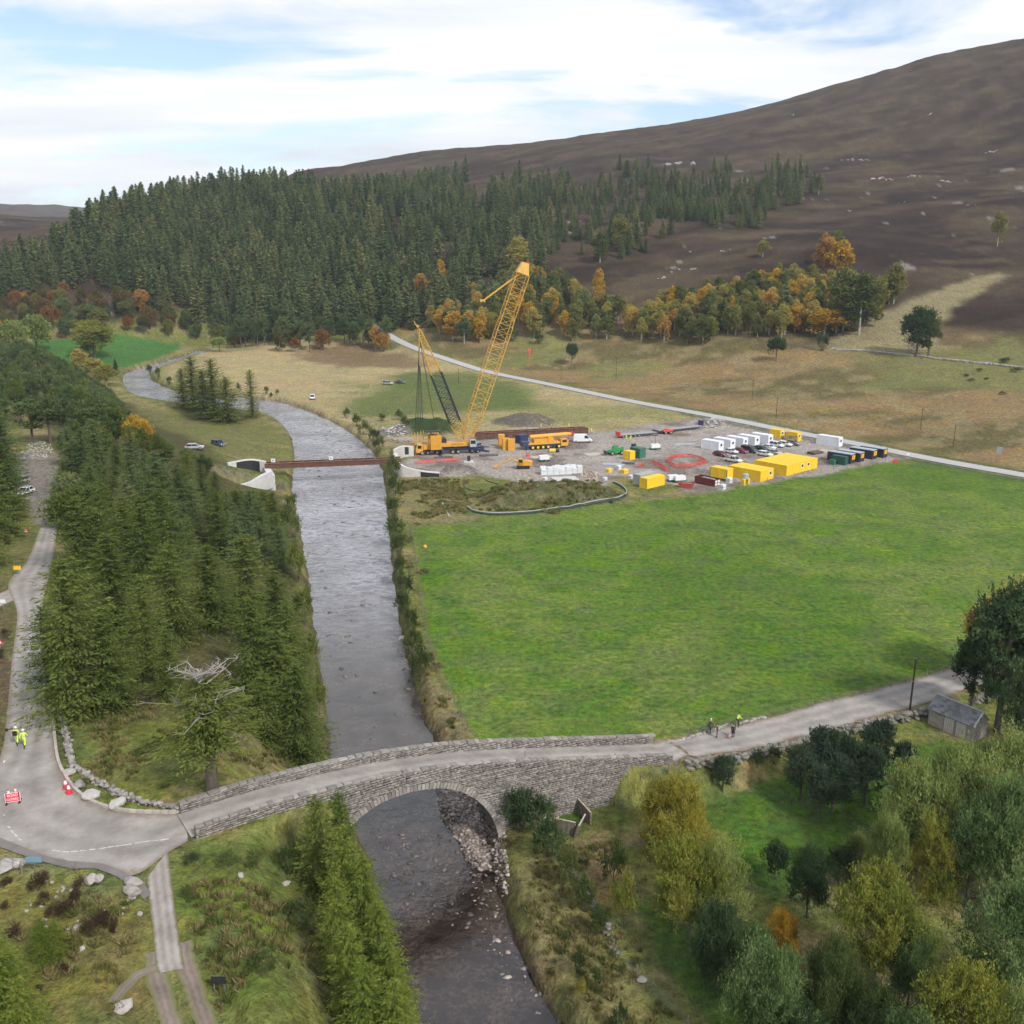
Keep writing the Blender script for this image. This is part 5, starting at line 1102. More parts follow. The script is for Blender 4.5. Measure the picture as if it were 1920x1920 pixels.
# ------------------------------------------------------------------ dry stone walls, kerb, boulders, river stones
def dry_wall(pts, label, h=.7, n=120, size=.42, rows=2, w=.3, mat=RK_st, name='stone_wall', jig=.1, cap=280):
    ln = resample([(p[0], p[1]) for p in pts], n); z = T(ln[:, 0], ln[:, 1])
    root = thing(name, label, 'wall', (ln[0][0], ln[0][1], z[0])); c = 0; d = np.gradient(ln, axis=0); d /= np.linalg.norm(d, axis=1)[:, None]
    for i in range(n):
        for r in range(rows):
            if c >= cap: break
            o = rnd.uniform(-w, w)*(1 if rows > 1 else .5); s = size*rnd.uniform(.75, 1.35)
            stone_at(mat, ln[i][0]-d[i][1]*o+rnd.uniform(-jig, jig)-ln[0][0], ln[i][1]+d[i][0]*o+rnd.uniform(-jig, jig)-ln[0][1], z[i]+h*(r+.35)/rows-z[0], s, parent=root); c += 1
    return root
def gh(px, h): return [at_height(x, y, h) for x, y in px]
dry_wall([G(*p) for p in [(113, 1335), (122, 1370), (128, 1400), (135, 1440), (175, 1465), (220, 1490), (270, 1508), (335, 1522)]], 'low dry stone wall curving behind the boulders at the junction', .55, 110, .5, 2, .2)
dry_wall([G(*p) for p in [(1290, 1442), (1400, 1425), (1500, 1398), (1600, 1370), (1690, 1350), (1755, 1338)]], 'rough overgrown dry stone wall along the lower side of the road', .9, 95, .7, 3, .45, RK_dark)
dry_wall([G(*p) for p in [(1250, 1394), (1300, 1380), (1360, 1362), (1432, 1346)]], 'line of low white stones on the field side of the road', .25, 46, .5, 1, .1, RK_white)
dry_wall([G(*p) for p in [(1830, 1318), (1880, 1300), (1930, 1285)]], 'dark stone wall behind the shed', .9, 30, .7, 3, .3, RK_dark)
dry_wall([G(*p) for p in [(1560, 655), (1640, 660), (1720, 668), (1780, 676), (1850, 683), (1930, 692)]], 'grey dry stone wall crossing the moor below the hill', .7, 130, 1.0, 2, .3, RK_grey)
dry_wall([G(*p) for p in [(1050, 1600), (1090, 1660), (1130, 1730), (1155, 1790)]], 'tumbled stone dyke under brambles', .4, 40, .5, 1, .3, RK_dark)
def kerb():
    px = [(101, 1352), (103, 1385), (110, 1430), (128, 1465), (150, 1490), (180, 1508), (215, 1519), (255, 1524), (300, 1525), (332, 1523)]
    ln = resample(catmull([at_height(*p, 9.0) for p in px], 8), 40); root = thing('kerb', 'pale raised stone kerb around the inside of the bend', 'kerb', (ln[0][0], ln[0][1], T(*ln[0][:2]))); m = M('kerb_stone', (0.40, .365, .32), .9, .2, 2, rand=.12)
    for a, b in zip(ln[:-1], ln[1:]):
        d = b-a; L = np.linalg.norm(d[:2]); o = part('kerb_stone', MB().box(-L/2+.015, L/2-.015, -.13, .13, -.2, .2), m, root, loc=((a[0]+b[0])/2-ln[0][0], (a[1]+b[1])/2-ln[0][1], T((a[0]+b[0])/2, (a[1]+b[1])/2)-T(*ln[0][:2])+.08), rz=math.atan2(d[1], d[0]))
kerb()
for x, y, s, m, lab in [(131, 1452, 1.0, RK2_grey, 'round grey boulder nearest the traffic cones'), (150, 1475, 1.0, RK2_grey, 'square grey boulder second from the cones'), (173, 1496, 1.45, RK2_grey, 'big tilted grey boulder inside the bend'), (222, 1512, 1.55, RK2_grey, 'largest flat topped boulder inside the bend'), (230, 1893, 1.15, RK2_white, 'white boulder lying alone in the rough grass'),
     (252, 1660, 1.3, RK2_white, 'pale flat rock beside the track mouth'), (250, 1676, 1.2, RK2_white, 'pale rock below the flat one by the track'), (170, 1655, 1.1, RK2_white, 'pale rock behind the dark bush at the junction'), (185, 1652, .9, RK2_white, 'pale rock right of the dark bush'), (10, 1632, 1.5, RK2_grey, 'grey rock heap at the left edge below the sign'), (30, 1625, 1.3, RK2_grey, 'grey rock right of the heap at the left edge'), (146, 1742, .7, RK2_white, 'small white stone between heather clumps'), (155, 1780, .5, RK2_white, 'white stone below the heather'), (536, 1660, .7, RK2_white, 'pale stone in the grass by the larches'), (451, 1643, .5, RK2_white, 'small pale stone in the grass below the wall'), (262, 1715, .4, RK2_white, 'small white stone beside the track'), (753, 1200, 1.2, RK2_grey, 'dark boulder at the right water edge'), (700, 1700, .9, RK2_grey, 'boulder at the left water edge by the larches'), (1140, 1740, .8, RK2_grey, 'boulder at the end of the old dyke'), (1203, 1840, .7, RK2_white, 'pale stone by the fence on the lower bank')]:
    p = G(x, y); o = stone_at(m, p[0], p[1], p[2]+s*.22, s, 'boulder'); tag(o, lab, 'boulder')
g5 = np.random.default_rng(5)
for n in range(34):
    x, y = g5.normal(130, 40), g5.normal(1700, 34)
    if n > 24: x, y = g5.normal(242, 8), g5.normal(1690, 14)
    p = G(x, y); o = stone_at(RK_white, p[0], p[1], p[2]+.05, g5.uniform(.2, .48), 'rubble_stone'); tag(o, 'pale loose stone scattered among the heather below the junction', 'stone', 'loose stones below the junction')
def field_of_stones(name, outline, n, smin, smax, mat, label, seed, dh=.0, keep=lambda x, y, z: True, awash=False):
    g = np.random.default_rng(seed); poly = world_poly(outline, WL) if dh is None else Gpoly(outline); P_ = np.array(poly); lo, hi = P_.min(0), P_.max(0); V, Fc, ts = [], [], []; k = 0; nv = 0
    base = [(np.array([v.co[:] for v in m.vertices]), np.array([p.vertices[:] for p in m.polygons])) for m in ROCK]
    cand = g.uniform(lo, hi, (n*12, 2)); cand = cand[sdf_poly(cand[:, 0], cand[:, 1], poly) < 0][:n]; cz = T(cand[:, 0], cand[:, 1])
    for (x, y), z in zip(cand, cz):
        if not keep(x, y, z): continue
        bv, bf = base[g.integers(6)]; s = smin+(smax-smin)*g.random()**2.5; z = max(z, WL+float(vale(y))-s*.16) if awash else z; a = g.uniform(0, 6.28); ca, sa = math.cos(a), math.sin(a)
        v = bv*s*np.array([1, g.uniform(.7, 1), g.uniform(.6, .9)]); v = np.stack([v[:, 0]*ca-v[:, 1]*sa+x, v[:, 0]*sa+v[:, 1]*ca+y, v[:, 2]+z+s*.12], 1)
        Fc.append(bf+nv); nv += len(v); V.append(v); ts.append(np.full(len(bf), g.random()))
    return stuff(link(name, np_mesh(name, np.concatenate(V), np.concatenate(Fc), {'tint': ('FACE', 'FLOAT', np.concatenate(ts))}), None, mat), label, 'stones')
shingle = M('shingle', (0.29, 0.245, 0.22), .85, .3, 1.5, rand=.55, attr=True)
pale_rubble = M('rubble_pale', (0.36, 0.345, 0.325), .9, .3, 1.5, rand=.4, attr=True)
field_of_stones('shingle_bar', [(800, 1465), (880, 1470), (940, 1520), (950, 1600), (955, 1690), (870, 1670), (830, 1600), (800, 1520)], 3600, .12, .62, shingle, 'pinkish shingle bar under the right side of the arch', 3, None)
field_of_stones('river_boulders', [(690, 1560), (880, 1560), (930, 1660), (960, 1740), (720, 1740), (705, 1650)], 150, .25, .8, M('river_boulder_dark', (.12, .095, .08), .5, .3, 2, rand=.5, attr=True), 'dark stones breaking the riffle below the arch', 4, None, lambda x, y, z: river_d(np.array([x]), np.array([y]))[0] < -.3, True)
field_of_stones('river_boulders', [(490, 752), (620, 790), (690, 840), (722, 920), (736, 1080), (772, 1280), (800, 1370), (640, 1400), (602, 1250), (582, 1100), (549, 920), (550, 830)], 330, .3, 1.1, bpy.data.materials['river_boulder_dark'], 'dark stones awash in the river above the old bridge', 14, None, lambda x, y, z: river_d(np.array([x]), np.array([y]))[0] < -.3, True)
field_of_stones('river_boulders', [(800, 1480), (900, 1500), (940, 1640), (1040, 1900), (960, 1900), (880, 1720), (830, 1600)], 160, .15, .7, shingle, 'pale stones awash below the shingle bar', 15, None, lambda x, y, z: -2.5 < river_d(np.array([x]), np.array([y]))[0] < -.1, True)
field_of_stones('bank_stones', [(545, 850), (722, 850), (735, 1000), (770, 1250), (830, 1400), (900, 1560), (960, 1740), (1060, 1930), (1010, 1930), (930, 1760), (880, 1650), (805, 1420), (760, 1290), (725, 1000), (705, 870), (560, 870), (570, 1000), (550, 900)], 900, .15, .5, M('bank_stone_dark', (.15, .125, .105), .8, .3, 2, rand=.5, attr=True), 'dark stones along the edge of the river', 6, None, lambda x, y, z: abs(river_d(np.array([x]), np.array([y]))[0]) < 1.0)
field_of_stones('rubble_heap', [(715, 800), (745, 795), (775, 825), (755, 832), (730, 828)], 330, .3, 1.3, pale_rubble, 'heap of pale rubble beside the green mound', 7)
field_of_stones('rubble_heap', [(1318, 790), (1345, 782), (1360, 795), (1345, 803), (1322, 802)], 200, .3, 1.4, pale_rubble, 'heap of grey rubble by the site entrance', 8)
field_of_stones('gravel_heap', [(38, 848), (60, 826), (95, 830), (102, 850), (85, 862), (45, 862)], 500, .15, .7, pale_rubble, 'heap of grey chippings at the end of the left road', 9)
field_of_stones('timber_scraps', [(965, 890), (985, 882), (1003, 890), (1000, 905), (970, 904)], 90, .4, 1.1, M('sandstone_block', (.42, .34, .26), .9, .25, 2, rand=.3, attr=True), 'heap of tan stone slabs beside the sandbags', 10)
field_of_stones('timber_scraps', [(1085, 888), (1100, 880), (1122, 886), (1122, 902), (1095, 900)], 80, .4, 1.1, bpy.data.materials['sandstone_block'], 'heap of tan stone slabs right of the white blocks', 11)
field_of_stones('garden_rubbish', [(1020, 1520), (1048, 1512), (1050, 1540), (1028, 1550)], 70, .15, .5, bpy.data.materials['sandstone_block'], 'brown leaf litter heap beside the garden fence', 12)
for k, (x, y, s) in enumerate([(1275, 308, 22), (1640, 336, 10), (1660, 338, 8), (1712, 330, 8), (1768, 340, 9), (1590, 300, 9), (1622, 300, 8), (1440, 355, 10), (1745, 215, 6), (1860, 285, 8), (1490, 215, 6), (1300, 470, 5), (1360, 470, 6), (1230, 520, 7), (1262, 508, 6), (1290, 505, 7), (990, 335, 6), (1550, 375, 4), (1600, 395, 5), (1690, 380, 4), (1820, 385, 5)]):
    p = G(x, y)
    for j in range(5 if s > 7 else 3):
        q = (p[0]+rnd.uniform(-.6, .6)*s, p[1]+rnd.uniform(-.5, .5)*s); o = stone_at(RK_st, q[0], q[1], T(*q)+.1, s*rnd.uniform(.2, .42), 'rock_outcrop'); tag(o, 'grey rock outcrop on the heather hillside', 'rock', 'rock outcrops on the hill')

# ------------------------------------------------------------------ the new bridge: rusty girders on curved concrete abutments
concrete = M('new_concrete', (0.50, .49, .465), .85, .12, .8)
bitumen = M('black_waterproofing', (.018, .018, .02), .6, .3, 2)
rust = M('weathering_steel', (.125, .058, .038), .85, .3, .8)
rust_lt = M('weathering_steel_top', (.23, .12, .075), .85, .3, 1.0)
white_paint = M('white_paint', (.74, .74, .73), .5, .06, 2)
def girder_pair(name, a, b, label, gap=2.2, depth=1.25, brace=True, zoff=0):
    a, b = Vector(a), Vector(b); d = b-a; L = d.length; root = thing(name, label, 'girder', a, math.atan2(d.y, d.x)); pitch = -math.asin(d.z/L); root.rotation_euler = (0, pitch, math.atan2(d.y, d.x))
    for y in (-gap/2, gap/2):
        mb = MB().box(0, L, y-.02, y+.02, .04, depth-.04); w = part('web', mb, rust, root)
        part('flange', MB().box(0, L, y-.28, y+.28, depth-.04, depth), rust_lt, root); part('flange', MB().box(0, L, y-.28, y+.28, 0, .04), rust, root)
        for k in range(int(L/2.2)): part('stiffener', MB().box(k*2.2+1, k*2.2+1.03, y-.22, y+.22, .04, depth-.04), rust, root)
    n = int(L/3)
    for k in range(n+1):
        x = .3+(L-.6)*k/n; part('cross_beam', MB().box(x-.09, x+.09, -gap/2, gap/2, depth-.45, depth-.15), rust_lt, root)
        if k < n and brace: part('diagonal_brace', MB().tube((x, -gap/2, depth-.25), (x+(L-.6)/n, gap/2, depth-.25), .06, .06, 4), rust_lt, root)
    return root
DL, DR = at_height(500, 868, 3.6), at_height(748, 858, 3.6)
DL = DL+np.array([-.5, 0, 0]); DR = DR+np.array([.5, 0, 0])
gp = girder_pair('bridge_girders', DL-np.array([0, 0, 1.3]), DR-np.array([0, 0, 1.3]), 'pair of rusty steel girders spanning the river', 2.6, 1.35)
for k, f in enumerate((.06, .48, .94)):
    p = DL*(1-f)+DR*f; s = thing('tag_board', ['white board at the left end of the rusty span', 'white board in the middle of the rusty span', 'white board at the right end of the rusty span'][k], 'sign', (p[0], p[1]+.2, p[2]+.05)); part('panel', MB().box(-.55, .55, -.03, .03, 0, .95), white_paint, s); part('mark', MB().box(-.2, .1, -.035, -.032, .35, .6), bitumen, s)
def curved_wall(root, pts, th, name, mat):
    ring = []
    P_ = [Vector((p[0], p[1], 0)) for p in pts]
    for i, p in enumerate(pts):
        d = (P_[min(i+1, len(pts)-1)]-P_[max(i-1, 0)]).normalized(); n = Vector((-d.y, d.x, 0))*th/2
        ring.append([(p[0]-n.x, p[1]-n.y, p[2]), (p[0]+n.x, p[1]+n.y, p[2]), (p[0]+n.x, p[1]+n.y, p[3]), (p[0]-n.x, p[1]-n.y, p[3])])
    mb = MB().loft(ring); o = part(name, mb, mat, root)
    cp = MB().loft([[(r[3][0]-0, r[3][1], r[3][2]), (r[2][0], r[2][1], r[2][2]), (r[2][0], r[2][1], r[2][2]+.18), (r[3][0], r[3][1], r[3][2]+.18)] for r in ring]); part('coping', cp, M('coping_concrete', (.58, .57, .55), .8, .08, 1) if 'coping_concrete' not in bpy.data.materials else bpy.data.materials['coping_concrete'], root)
    return o
def abutment(name, label, px, lowpx, tops, bases, black, far):
    pts = catmull([np.append(at_height(x, y, b)[:2], (b-1.2, t)) for (x, y), b, t in zip(px, bases, tops)], 5); o = pts[0]
    root = thing(name, label, 'abutment', (o[0], o[1], 0)); q = [np.array([p[0]-o[0], p[1]-o[1], p[2], p[3]]) for p in pts]
    curved_wall(root, q, .7, 'wing_wall', concrete)
    bp = [np.array([p[0]+black[2]*.0, p[1]-.42, p[2]+.4, p[3]-.1]) for p in q[black[0]:black[1]]]
    if len(bp) > 1: curved_wall(root, bp, .12, 'waterproof_coating', bitumen)
    pts2 = catmull([np.append(at_height(x, y, b)[:2], (b-1.2, t)) for (x, y), b, t in far], 5); q2 = [np.array([p[0]-o[0], p[1]-o[1], p[2], p[3]]) for p in pts2]
    curved_wall(root, q2, .7, 'wing_wall', concrete)
    curved_wall(root, [np.array([p[0], p[1]-.42, p[2]+.8, p[3]-.1]) for p in q2[2:-2]], .12, 'waterproof_coating', bitumen)
    sh = [np.array([*(q[0][:2]), -2.5, 2.2]), np.array([*(q2[0][:2]), -2.5, 2.2])]; curved_wall(root, sh, 1.6, 'bearing_shelf', concrete)
    return root
abutment('bridge_abutment', 'curved white concrete abutment at the right end of the rusty span', [(744, 886), (752, 892), (768, 893), (795, 893), (824, 893)], None, [3.2, 2.9, 2.0, 1.3, .9], [.0, 0, 0, 0, 0], (14, 21, 0), [((740, 858), 1, 3.2), ((755, 850), 1, 3.0), ((775, 848), 1, 2.6)])
abutment('bridge_abutment', 'curved white concrete abutment at the left end of the rusty span', [(510, 905), (492, 912), (470, 917), (445, 920), (425, 922)], None, [3.4, 3.2, 2.2, 1.7, 1.4], [.5, .5, .5, .5, .5], (20, 20, 0), [((500, 886), .8, 3.6), ((470, 886), .8, 4.2), ((428, 892), .8, 4.0)])
# girders waiting on the ground
A1, A2 = G(892, 824), G(1100, 813)
girder_pair('stored_girders', A1+np.array([0, 0, .5]), A2+np.array([0, 0, .5]), 'long rusty steel girders lying on the ground behind the cranes', 2.6, 1.7)

# ------------------------------------------------------------------ stone shed
def shed():
    p = G(1793, 1368); root = thing('stone_shed', 'small stone shed with slate roof and pale doors beside the road wall', 'shed', p, R_(-56))
    W, D, H, RH = 5.6, 2.9, 2.1, 1.25
    slate = M('roof_slate', (.135, .135, .145), .8, .25, 3, rand=.35); sw = M('shed_stone', (.30, .275, .25), .95, .3, 2, bump=.5, rand=.1); dr = M('shed_door', (.42, .38, .34), .85, .2, 3)
    wl = MB().box(-W/2, W/2, -D/2, D/2, -.5, H); wl.add([(-W/2, -D/2, H), (-W/2, D/2, H), (-W/2, 0, H+RH), (W/2, -D/2, H), (W/2, D/2, H), (W/2, 0, H+RH)], [(0, 2, 1), (3, 4, 5)]); part('wall', wl, sw, root)
    for k in range(46):
        x, z = rnd.uniform(-W/2+.3, W/2-.3), rnd.uniform(.05, H-.2); part('stone', MB().box(-.22, .22, -.03, .02, -.09, .09), sw, root, loc=(x, -D/2-.01, z)) if abs(abs(x-.6)-.8) > .75 else None
        y, z = rnd.uniform(-D/2+.2, D/2-.2), rnd.uniform(.05, H+.3); part('stone', MB().box(-.02, .03, -.22, .22, -.09, .09), sw, root, loc=(W/2+.01, y, z))
    rf = MB(); 
    for sg in (-1, 1): rf.add([(-W/2-.15, sg*(D/2+.18), H-.16), (W/2+.15, sg*(D/2+.18), H-.16), (W/2+.15, 0, H+RH+.03), (-W/2-.15, 0, H+RH+.03), (-W/2-.15, sg*(D/2+.18), H-.06), (W/2+.15, sg*(D/2+.18), H-.06), (W/2+.15, 0, H+RH+.13), (-W/2-.15, 0, H+RH+.13)], [(0, 1, 2, 3), (7, 6, 5, 4), (0, 4, 5, 1), (1, 5, 6, 2), (3, 2, 6, 7), (0, 3, 7, 4)])
    ro = part('roof', rf, slate, root); a = math.atan2(RH+.16, D/2+.18); sl = math.hypot(RH+.16, D/2+.18)
    tile = MB().box(-.26, .26, -.2, .2, 0, .03).mesh('slate'); tile.materials.append(slate)
    for r in range(6):
        for c in range(11):
            t = (r+.5)/6; o = link('slate', tile, ro); o.location = (-W/2+.25+c*.53+(.26 if r % 2 else 0)-.12, -(D/2+.18)*(1-t), H-.05+(RH+.17)*t); o.rotation_euler = (a+R_(2), 0, rnd.uniform(-.03, .03))
    part('ridge', MB().box(-W/2-.15, W/2+.15, -.12, .12, H+RH+.10, H+RH+.22), M('ridge_stone', (.33, .33, .33), .9), ro); part('verge', MB().box(W/2+.05, W/2+.22, -.12, .12, -.02, sl), M('lead_verge', (.36, .38, .37), .7), ro).location = (0, -(D/2+.18), H-.05); ro.children[-1].rotation_euler = (a-math.pi/2, 0, 0)
    for x in (-.15, 1.35): 
        d_ = part('door', MB().box(x-.6, x+.6, -D/2-.08, -D/2-.02, 0, 1.9), dr, root); part('frame', MB().box(x-.68, x-.6, -D/2-.09, -D/2-.01, 0, 1.95), mortar, d_)
        for j in range(4): part('plank_gap', MB().box(x-.36+j*.24-.012, x-.36+j*.24+.012, -D/2-.085, -D/2-.079, .02, 1.88), mortar, d_)
shed()

# ------------------------------------------------------------------ fences, poles, signs
wood_m = M('fence_wood', (.20, .165, .13), .9, .3, 3, rand=.2); wood_pale = M('fence_wood_pale', (.42, .37, .30), .9, .25, 3); steel = M('galvanised', (.30, .31, .32), .5, .15, 3, .6); dark_pole = M('creosoted_pole', (.05, .042, .036), .9, .3, 3); wire_m = M('wire', (.16, .17, .16), .6, .1, 3, .5)
def fence(px, label, step=3.0, h=1.05, mat=None, wires=4, name='wire_fence', r=.05, mesh=False):
    ln = [G(*p) for p in px]; tot = sum(np.linalg.norm((b-a)[:2]) for a, b in zip(ln[:-1], ln[1:])); n = max(2, int(tot/step)+1); q = resample(np.array(ln)[:, :2], n); z = T(q[:, 0], q[:, 1]); root = thing(name, label, 'fence', (q[0][0], q[0][1], z[0]))
    for i in range(n): part('post', MB().tube((0, 0, -.3), (rnd.uniform(-.03, .03), rnd.uniform(-.03, .03), h*rnd.uniform(.95, 1.12)), r, r*.9, 6), mat or wood_m, root, loc=(q[i][0]-q[0][0], q[i][1]-q[0][1], z[i]-z[0]))
    for k in range(wires):
        hh = h*(k+1)/(wires+.3); part('wire', MB().path([(q[i][0]-q[0][0], q[i][1]-q[0][1], z[i]-z[0]+hh) for i in range(n)], .012, 3), wire_m, root)
    return root
fence([(770, 985), (780, 1050), (790, 1130), (800, 1190), (820, 1260), (850, 1320), (890, 1390)], 'wire fence between the pasture and the river bank', 3.2)
fence([(1290, 1382), (1400, 1352), (1500, 1332), (1600, 1308), (1700, 1282), (1800, 1252)], 'wire fence between the pasture and the road', 3.2)
fence([(780, 990), (880, 975), (1000, 966), (1170, 942), (1300, 928), (1420, 906), (1560, 882), (1660, 866)], 'wire fence between the pasture and the building site', 5.0)
fence([(760, 1020), (768, 1000)], 'short fence on the river bank above the pasture', 2.0)
fence([(1640, 812), (1500, 790), (1400, 772), (1300, 756), (1200, 738), (1100, 718)], 'wire fence along the far side of the far road', 6.0)
fence([(1700, 868), (1800, 886), (1920, 908)], 'wire fence between the pasture and the far road', 5.0)
fence([(1052, 1482), (1110, 1480), (1180, 1470), (1250, 1458), (1300, 1450)], 'post fence at the foot of the bridge wing wall', 2.4, 1.1)
fence([(1150, 1790), (1200, 1840), (1250, 1890), (1290, 1930)], 'wire fence down the lower bank', 2.4, 1.1)
fence([(118, 1350), (125, 1400)], 'short wire fence behind the kerb', 1.5, .9)
fence([(0, 1628), (40, 1640), (70, 1650), (110, 1642), (145, 1640)], 'post and wire fence below the junction', 2.0, 1.2)
def panel_fence(px, label, lean=0):
    a, b = G(*px[0]), G(*px[1]); d = b-a; L = np.linalg.norm(d[:2]); root = thing('board_fence', label, 'fence', a, math.atan2(d[1], d[0])); root.rotation_euler = (lean, 0, math.atan2(d[1], d[0])); n = int(L/.16)
    for k in range(n): part('board', MB().box(k*.16, k*.16+.145, -.012, .012, 0, 1.45*rnd.uniform(.97, 1.02)), wood_m, root)
    for k in range(3): part('post', MB().box(L*k/2-.06, L*k/2+.06, .02, .14, -.3, 1.5), wood_m, root)
    part('rail', MB().box(0, L, -.07, .07, 1.46, 1.56), wood_pale, root); part('rail', MB().box(0, L, .02, .08, .5, .6), wood_pale, root)
panel_fence([(1060, 1496), (1106, 1548)], 'brown board fence running down from the bridge wall')
panel_fence([(1045, 1560), (1078, 1567)], 'short board fence panel among brambles', .05)
panel_fence([(1078, 1572), (1090, 1550)], 'leaning gate panel with pale frame at the fence end', .25)
def pole(px, top, foot_, label, mat=dark_pole, r=.13, arm=False, light=False):
    p = G(px, foot_); h = tall(p, top); root = thing('utility_pole', label, 'pole', p)
    part('shaft', MB().tube((0, 0, -.5), (0, 0, h), r, r*.75, 8), mat, root)
    if arm: part('cross_arm', MB().box(-.9, .9, -.06, .06, h-.5, h-.38), mat, root); [part('insulator', MB().tube((x, 0, h-.38), (x, 0, h-.2), .05, .04, 6), white_paint, root) for x in (-.8, 0, .8)]
    else: part('cap', MB().tube((0, 0, h), (0, 0, h+.08), r*.8, r*.4, 8), steel, root)
    part('band', MB().tube((0, 0, h*.55), (0, 0, h*.55+.15), r*.98, r*.98, 8), steel, root)
pole(1706, 1235, 1330, 'tall dark wooden pole beside the right road'); pole(984, 1408, 1530, 'slim grey pole in front of the old bridge', M('grey_pole', (.25, .25, .24), .7), .08)
for x, t, b, lab in [(1155, 670, 712, 'thin pole behind the far road near the boom'), (1410, 712, 750, 'thin pole on the moor above the white cabins'), (1455, 745, 785, 'thin pole beside the far road above the yellow cabins'), (1726, 765, 805, 'pale pole on the moor at the right'), (1787, 796, 838, 'dark leaning pole beside the far road at the right'), (860, 690, 720, 'small pole beside the far road left of the boom'), (1052, 688, 712, 'dark post beside the far road right of the boom'), (28, 915, 995, 'dark leaning pole beside the left road')]: pole(x, t, b, lab, r=.11, arm=x in (1410, 1726))
sign_red = M('sign_red', (.62, .035, .06), .5, .06, 2); sign_yel = M('sign_yellow', (.85, .48, .02), .5, .06, 2); sign_blue = M('sign_blue_grey', (.16, .30, .40), .5, .06, 2); black_p = M('black_plastic', (.02, .02, .02), .5, .2, 3); hivis_red = M('barrier_red', (.68, .07, .045), .6, .12, 2)
def text(s, size, mat, parent, loc, rot):
    cu = bpy.data.curves.new('lettering', 'FONT'); cu.body = s; cu.size = size; cu.align_x = 'CENTER'; cu.align_y = 'CENTER'; cu.extrude = .003
    o = bpy.data.objects.new('lettering', cu); C.objects.link(o); dg = bpy.context.evaluated_depsgraph_get(); me = bpy.data.meshes.new_from_object(o.evaluated_get(dg)); bpy.data.objects.remove(o)
    t = link('lettering', me, parent, mat); t.location = loc; t.rotation_euler = rot; return t
def road_closed():
    p = at_height(25, 1507, 9.0); p[2] = T(p[0], p[1])+.06; root = thing('road_sign', 'red road closed sign standing on the road at the junction', 'sign', p, R_(18)); tilt = -R_(14)
    b = part('board', MB().box(-.6, .6, -.02, .02, 0, .8), sign_red, root); b.rotation_euler = (tilt, 0, 0); b.location = (0, 0, .12)
    for q in ((-.6, .6, 0, .04), (-.6, .6, .76, .8), (-.6, -.56, .04, .76), (.56, .6, .04, .76)): part('border', MB().box(q[0], q[1], -.026, -.021, q[2], q[3]), white_paint, b)
    text('ROAD', .30, white_paint, b, (0, -.026, .56), (math.pi/2, 0, 0)); text('CLOSED', .27, white_paint, b, (0, -.026, .24), (math.pi/2, 0, 0))
    for x in (-.5, .5): part('leg', MB().tube((x, -.1, 0), (x, .12, .9), .02), black_p, root); part('leg', MB().tube((x, .5, 0), (x, .15, .9), .02), black_p, root)
    for x in (-.5, .5): part('foot', MB().box(x-.08, x+.08, -.25, .6, 0, .06), black_p, root)
road_closed()
def cone(p, label, h=.75):
    root = thing('traffic_cone', label, 'cone', p, rnd.uniform(0, 1)); s = h/.75
    part('base', MB().box(-.21*s, .21*s, -.21*s, .21*s, 0, .05*s), sign_red, root); part('cone', MB().tube((0, 0, .05*s), (0, 0, .75*s), .16*s, .03*s, 14), sign_red, root)
    part('sleeve', MB().tube((0, 0, .33*s), (0, 0, .58*s), .117*s, .072*s, 14), white_paint, root)
for x, y, lab, h in [(124, 1479, 'red and white cone behind the kerb bend', 1.0), (130, 1488, 'red and white cone at the front of the kerb bend', 1.0), (17, 1494, 'small red cone left behind the closed sign', .7), (30, 1490, 'small red cone right behind the closed sign', .7)]:
    p = at_height(x, y, 9.0); p[2] = T(p[0], p[1])+.065; cone(p, lab, h)
def post_sign(px, foot_, top, label, w, h, mat, shape='rect', two=False, mat2=None, rz=0):
    p = G(px, foot_); H_ = tall(p, top); root = thing('road_sign', label, 'sign', p, rz)
    for x in ((-w*.35, w*.35) if two else (0,)): part('post', MB().tube((x, .05, -.3), (x, .05, H_), .04, .04, 6), steel, root)
    if shape == 'rect': part('panel', MB().box(-w/2, w/2, -.02, .02, H_-h, H_), mat, root)
    else:
        part('panel', MB().prism([(-w/2, H_-h), (w/2, H_-h), (0, H_)], -.02, .02), sign_red, root); part('face', MB().prism([(-w*.32, H_-h*.88), (w*.32, H_-h*.88), (0, H_-h*.26)], -.026, -.021), white_paint, root)
    return root
post_sign(34, 1078, 1061, 'small yellow sign beside the left road', 1.1, .6, sign_yel); post_sign(8, 1150, 1124, 'white sign on a post at the side turning', .75, .5, white_paint)
post_sign(50, 1008, 989, 'triangular warning sign beside the left road', 1.0, .9, white_paint, 'tri'); post_sign(2, 1225, 1196, 'red and white triangular sign at the left edge', .9, .8, white_paint, 'tri')
post_sign(67, 1640, 1607, 'back of a pale blue road sign at the junction', 1.2, .45, sign_blue, two=False); post_sign(412, 1862, 1831, 'black information board on two posts in the grass', .95, .55, black_p, two=True); post_sign(1871, 866, 838, 'back of a grey road sign beside the far road', 1.6, 2.0, steel, two=True)
post_sign(1678, 868, 862, 'small red notice at the corner of the site', 1.4, .8, sign_red); post_sign(1702, 858, 850, 'small white notice beside the far road', .8, .6, white_paint)
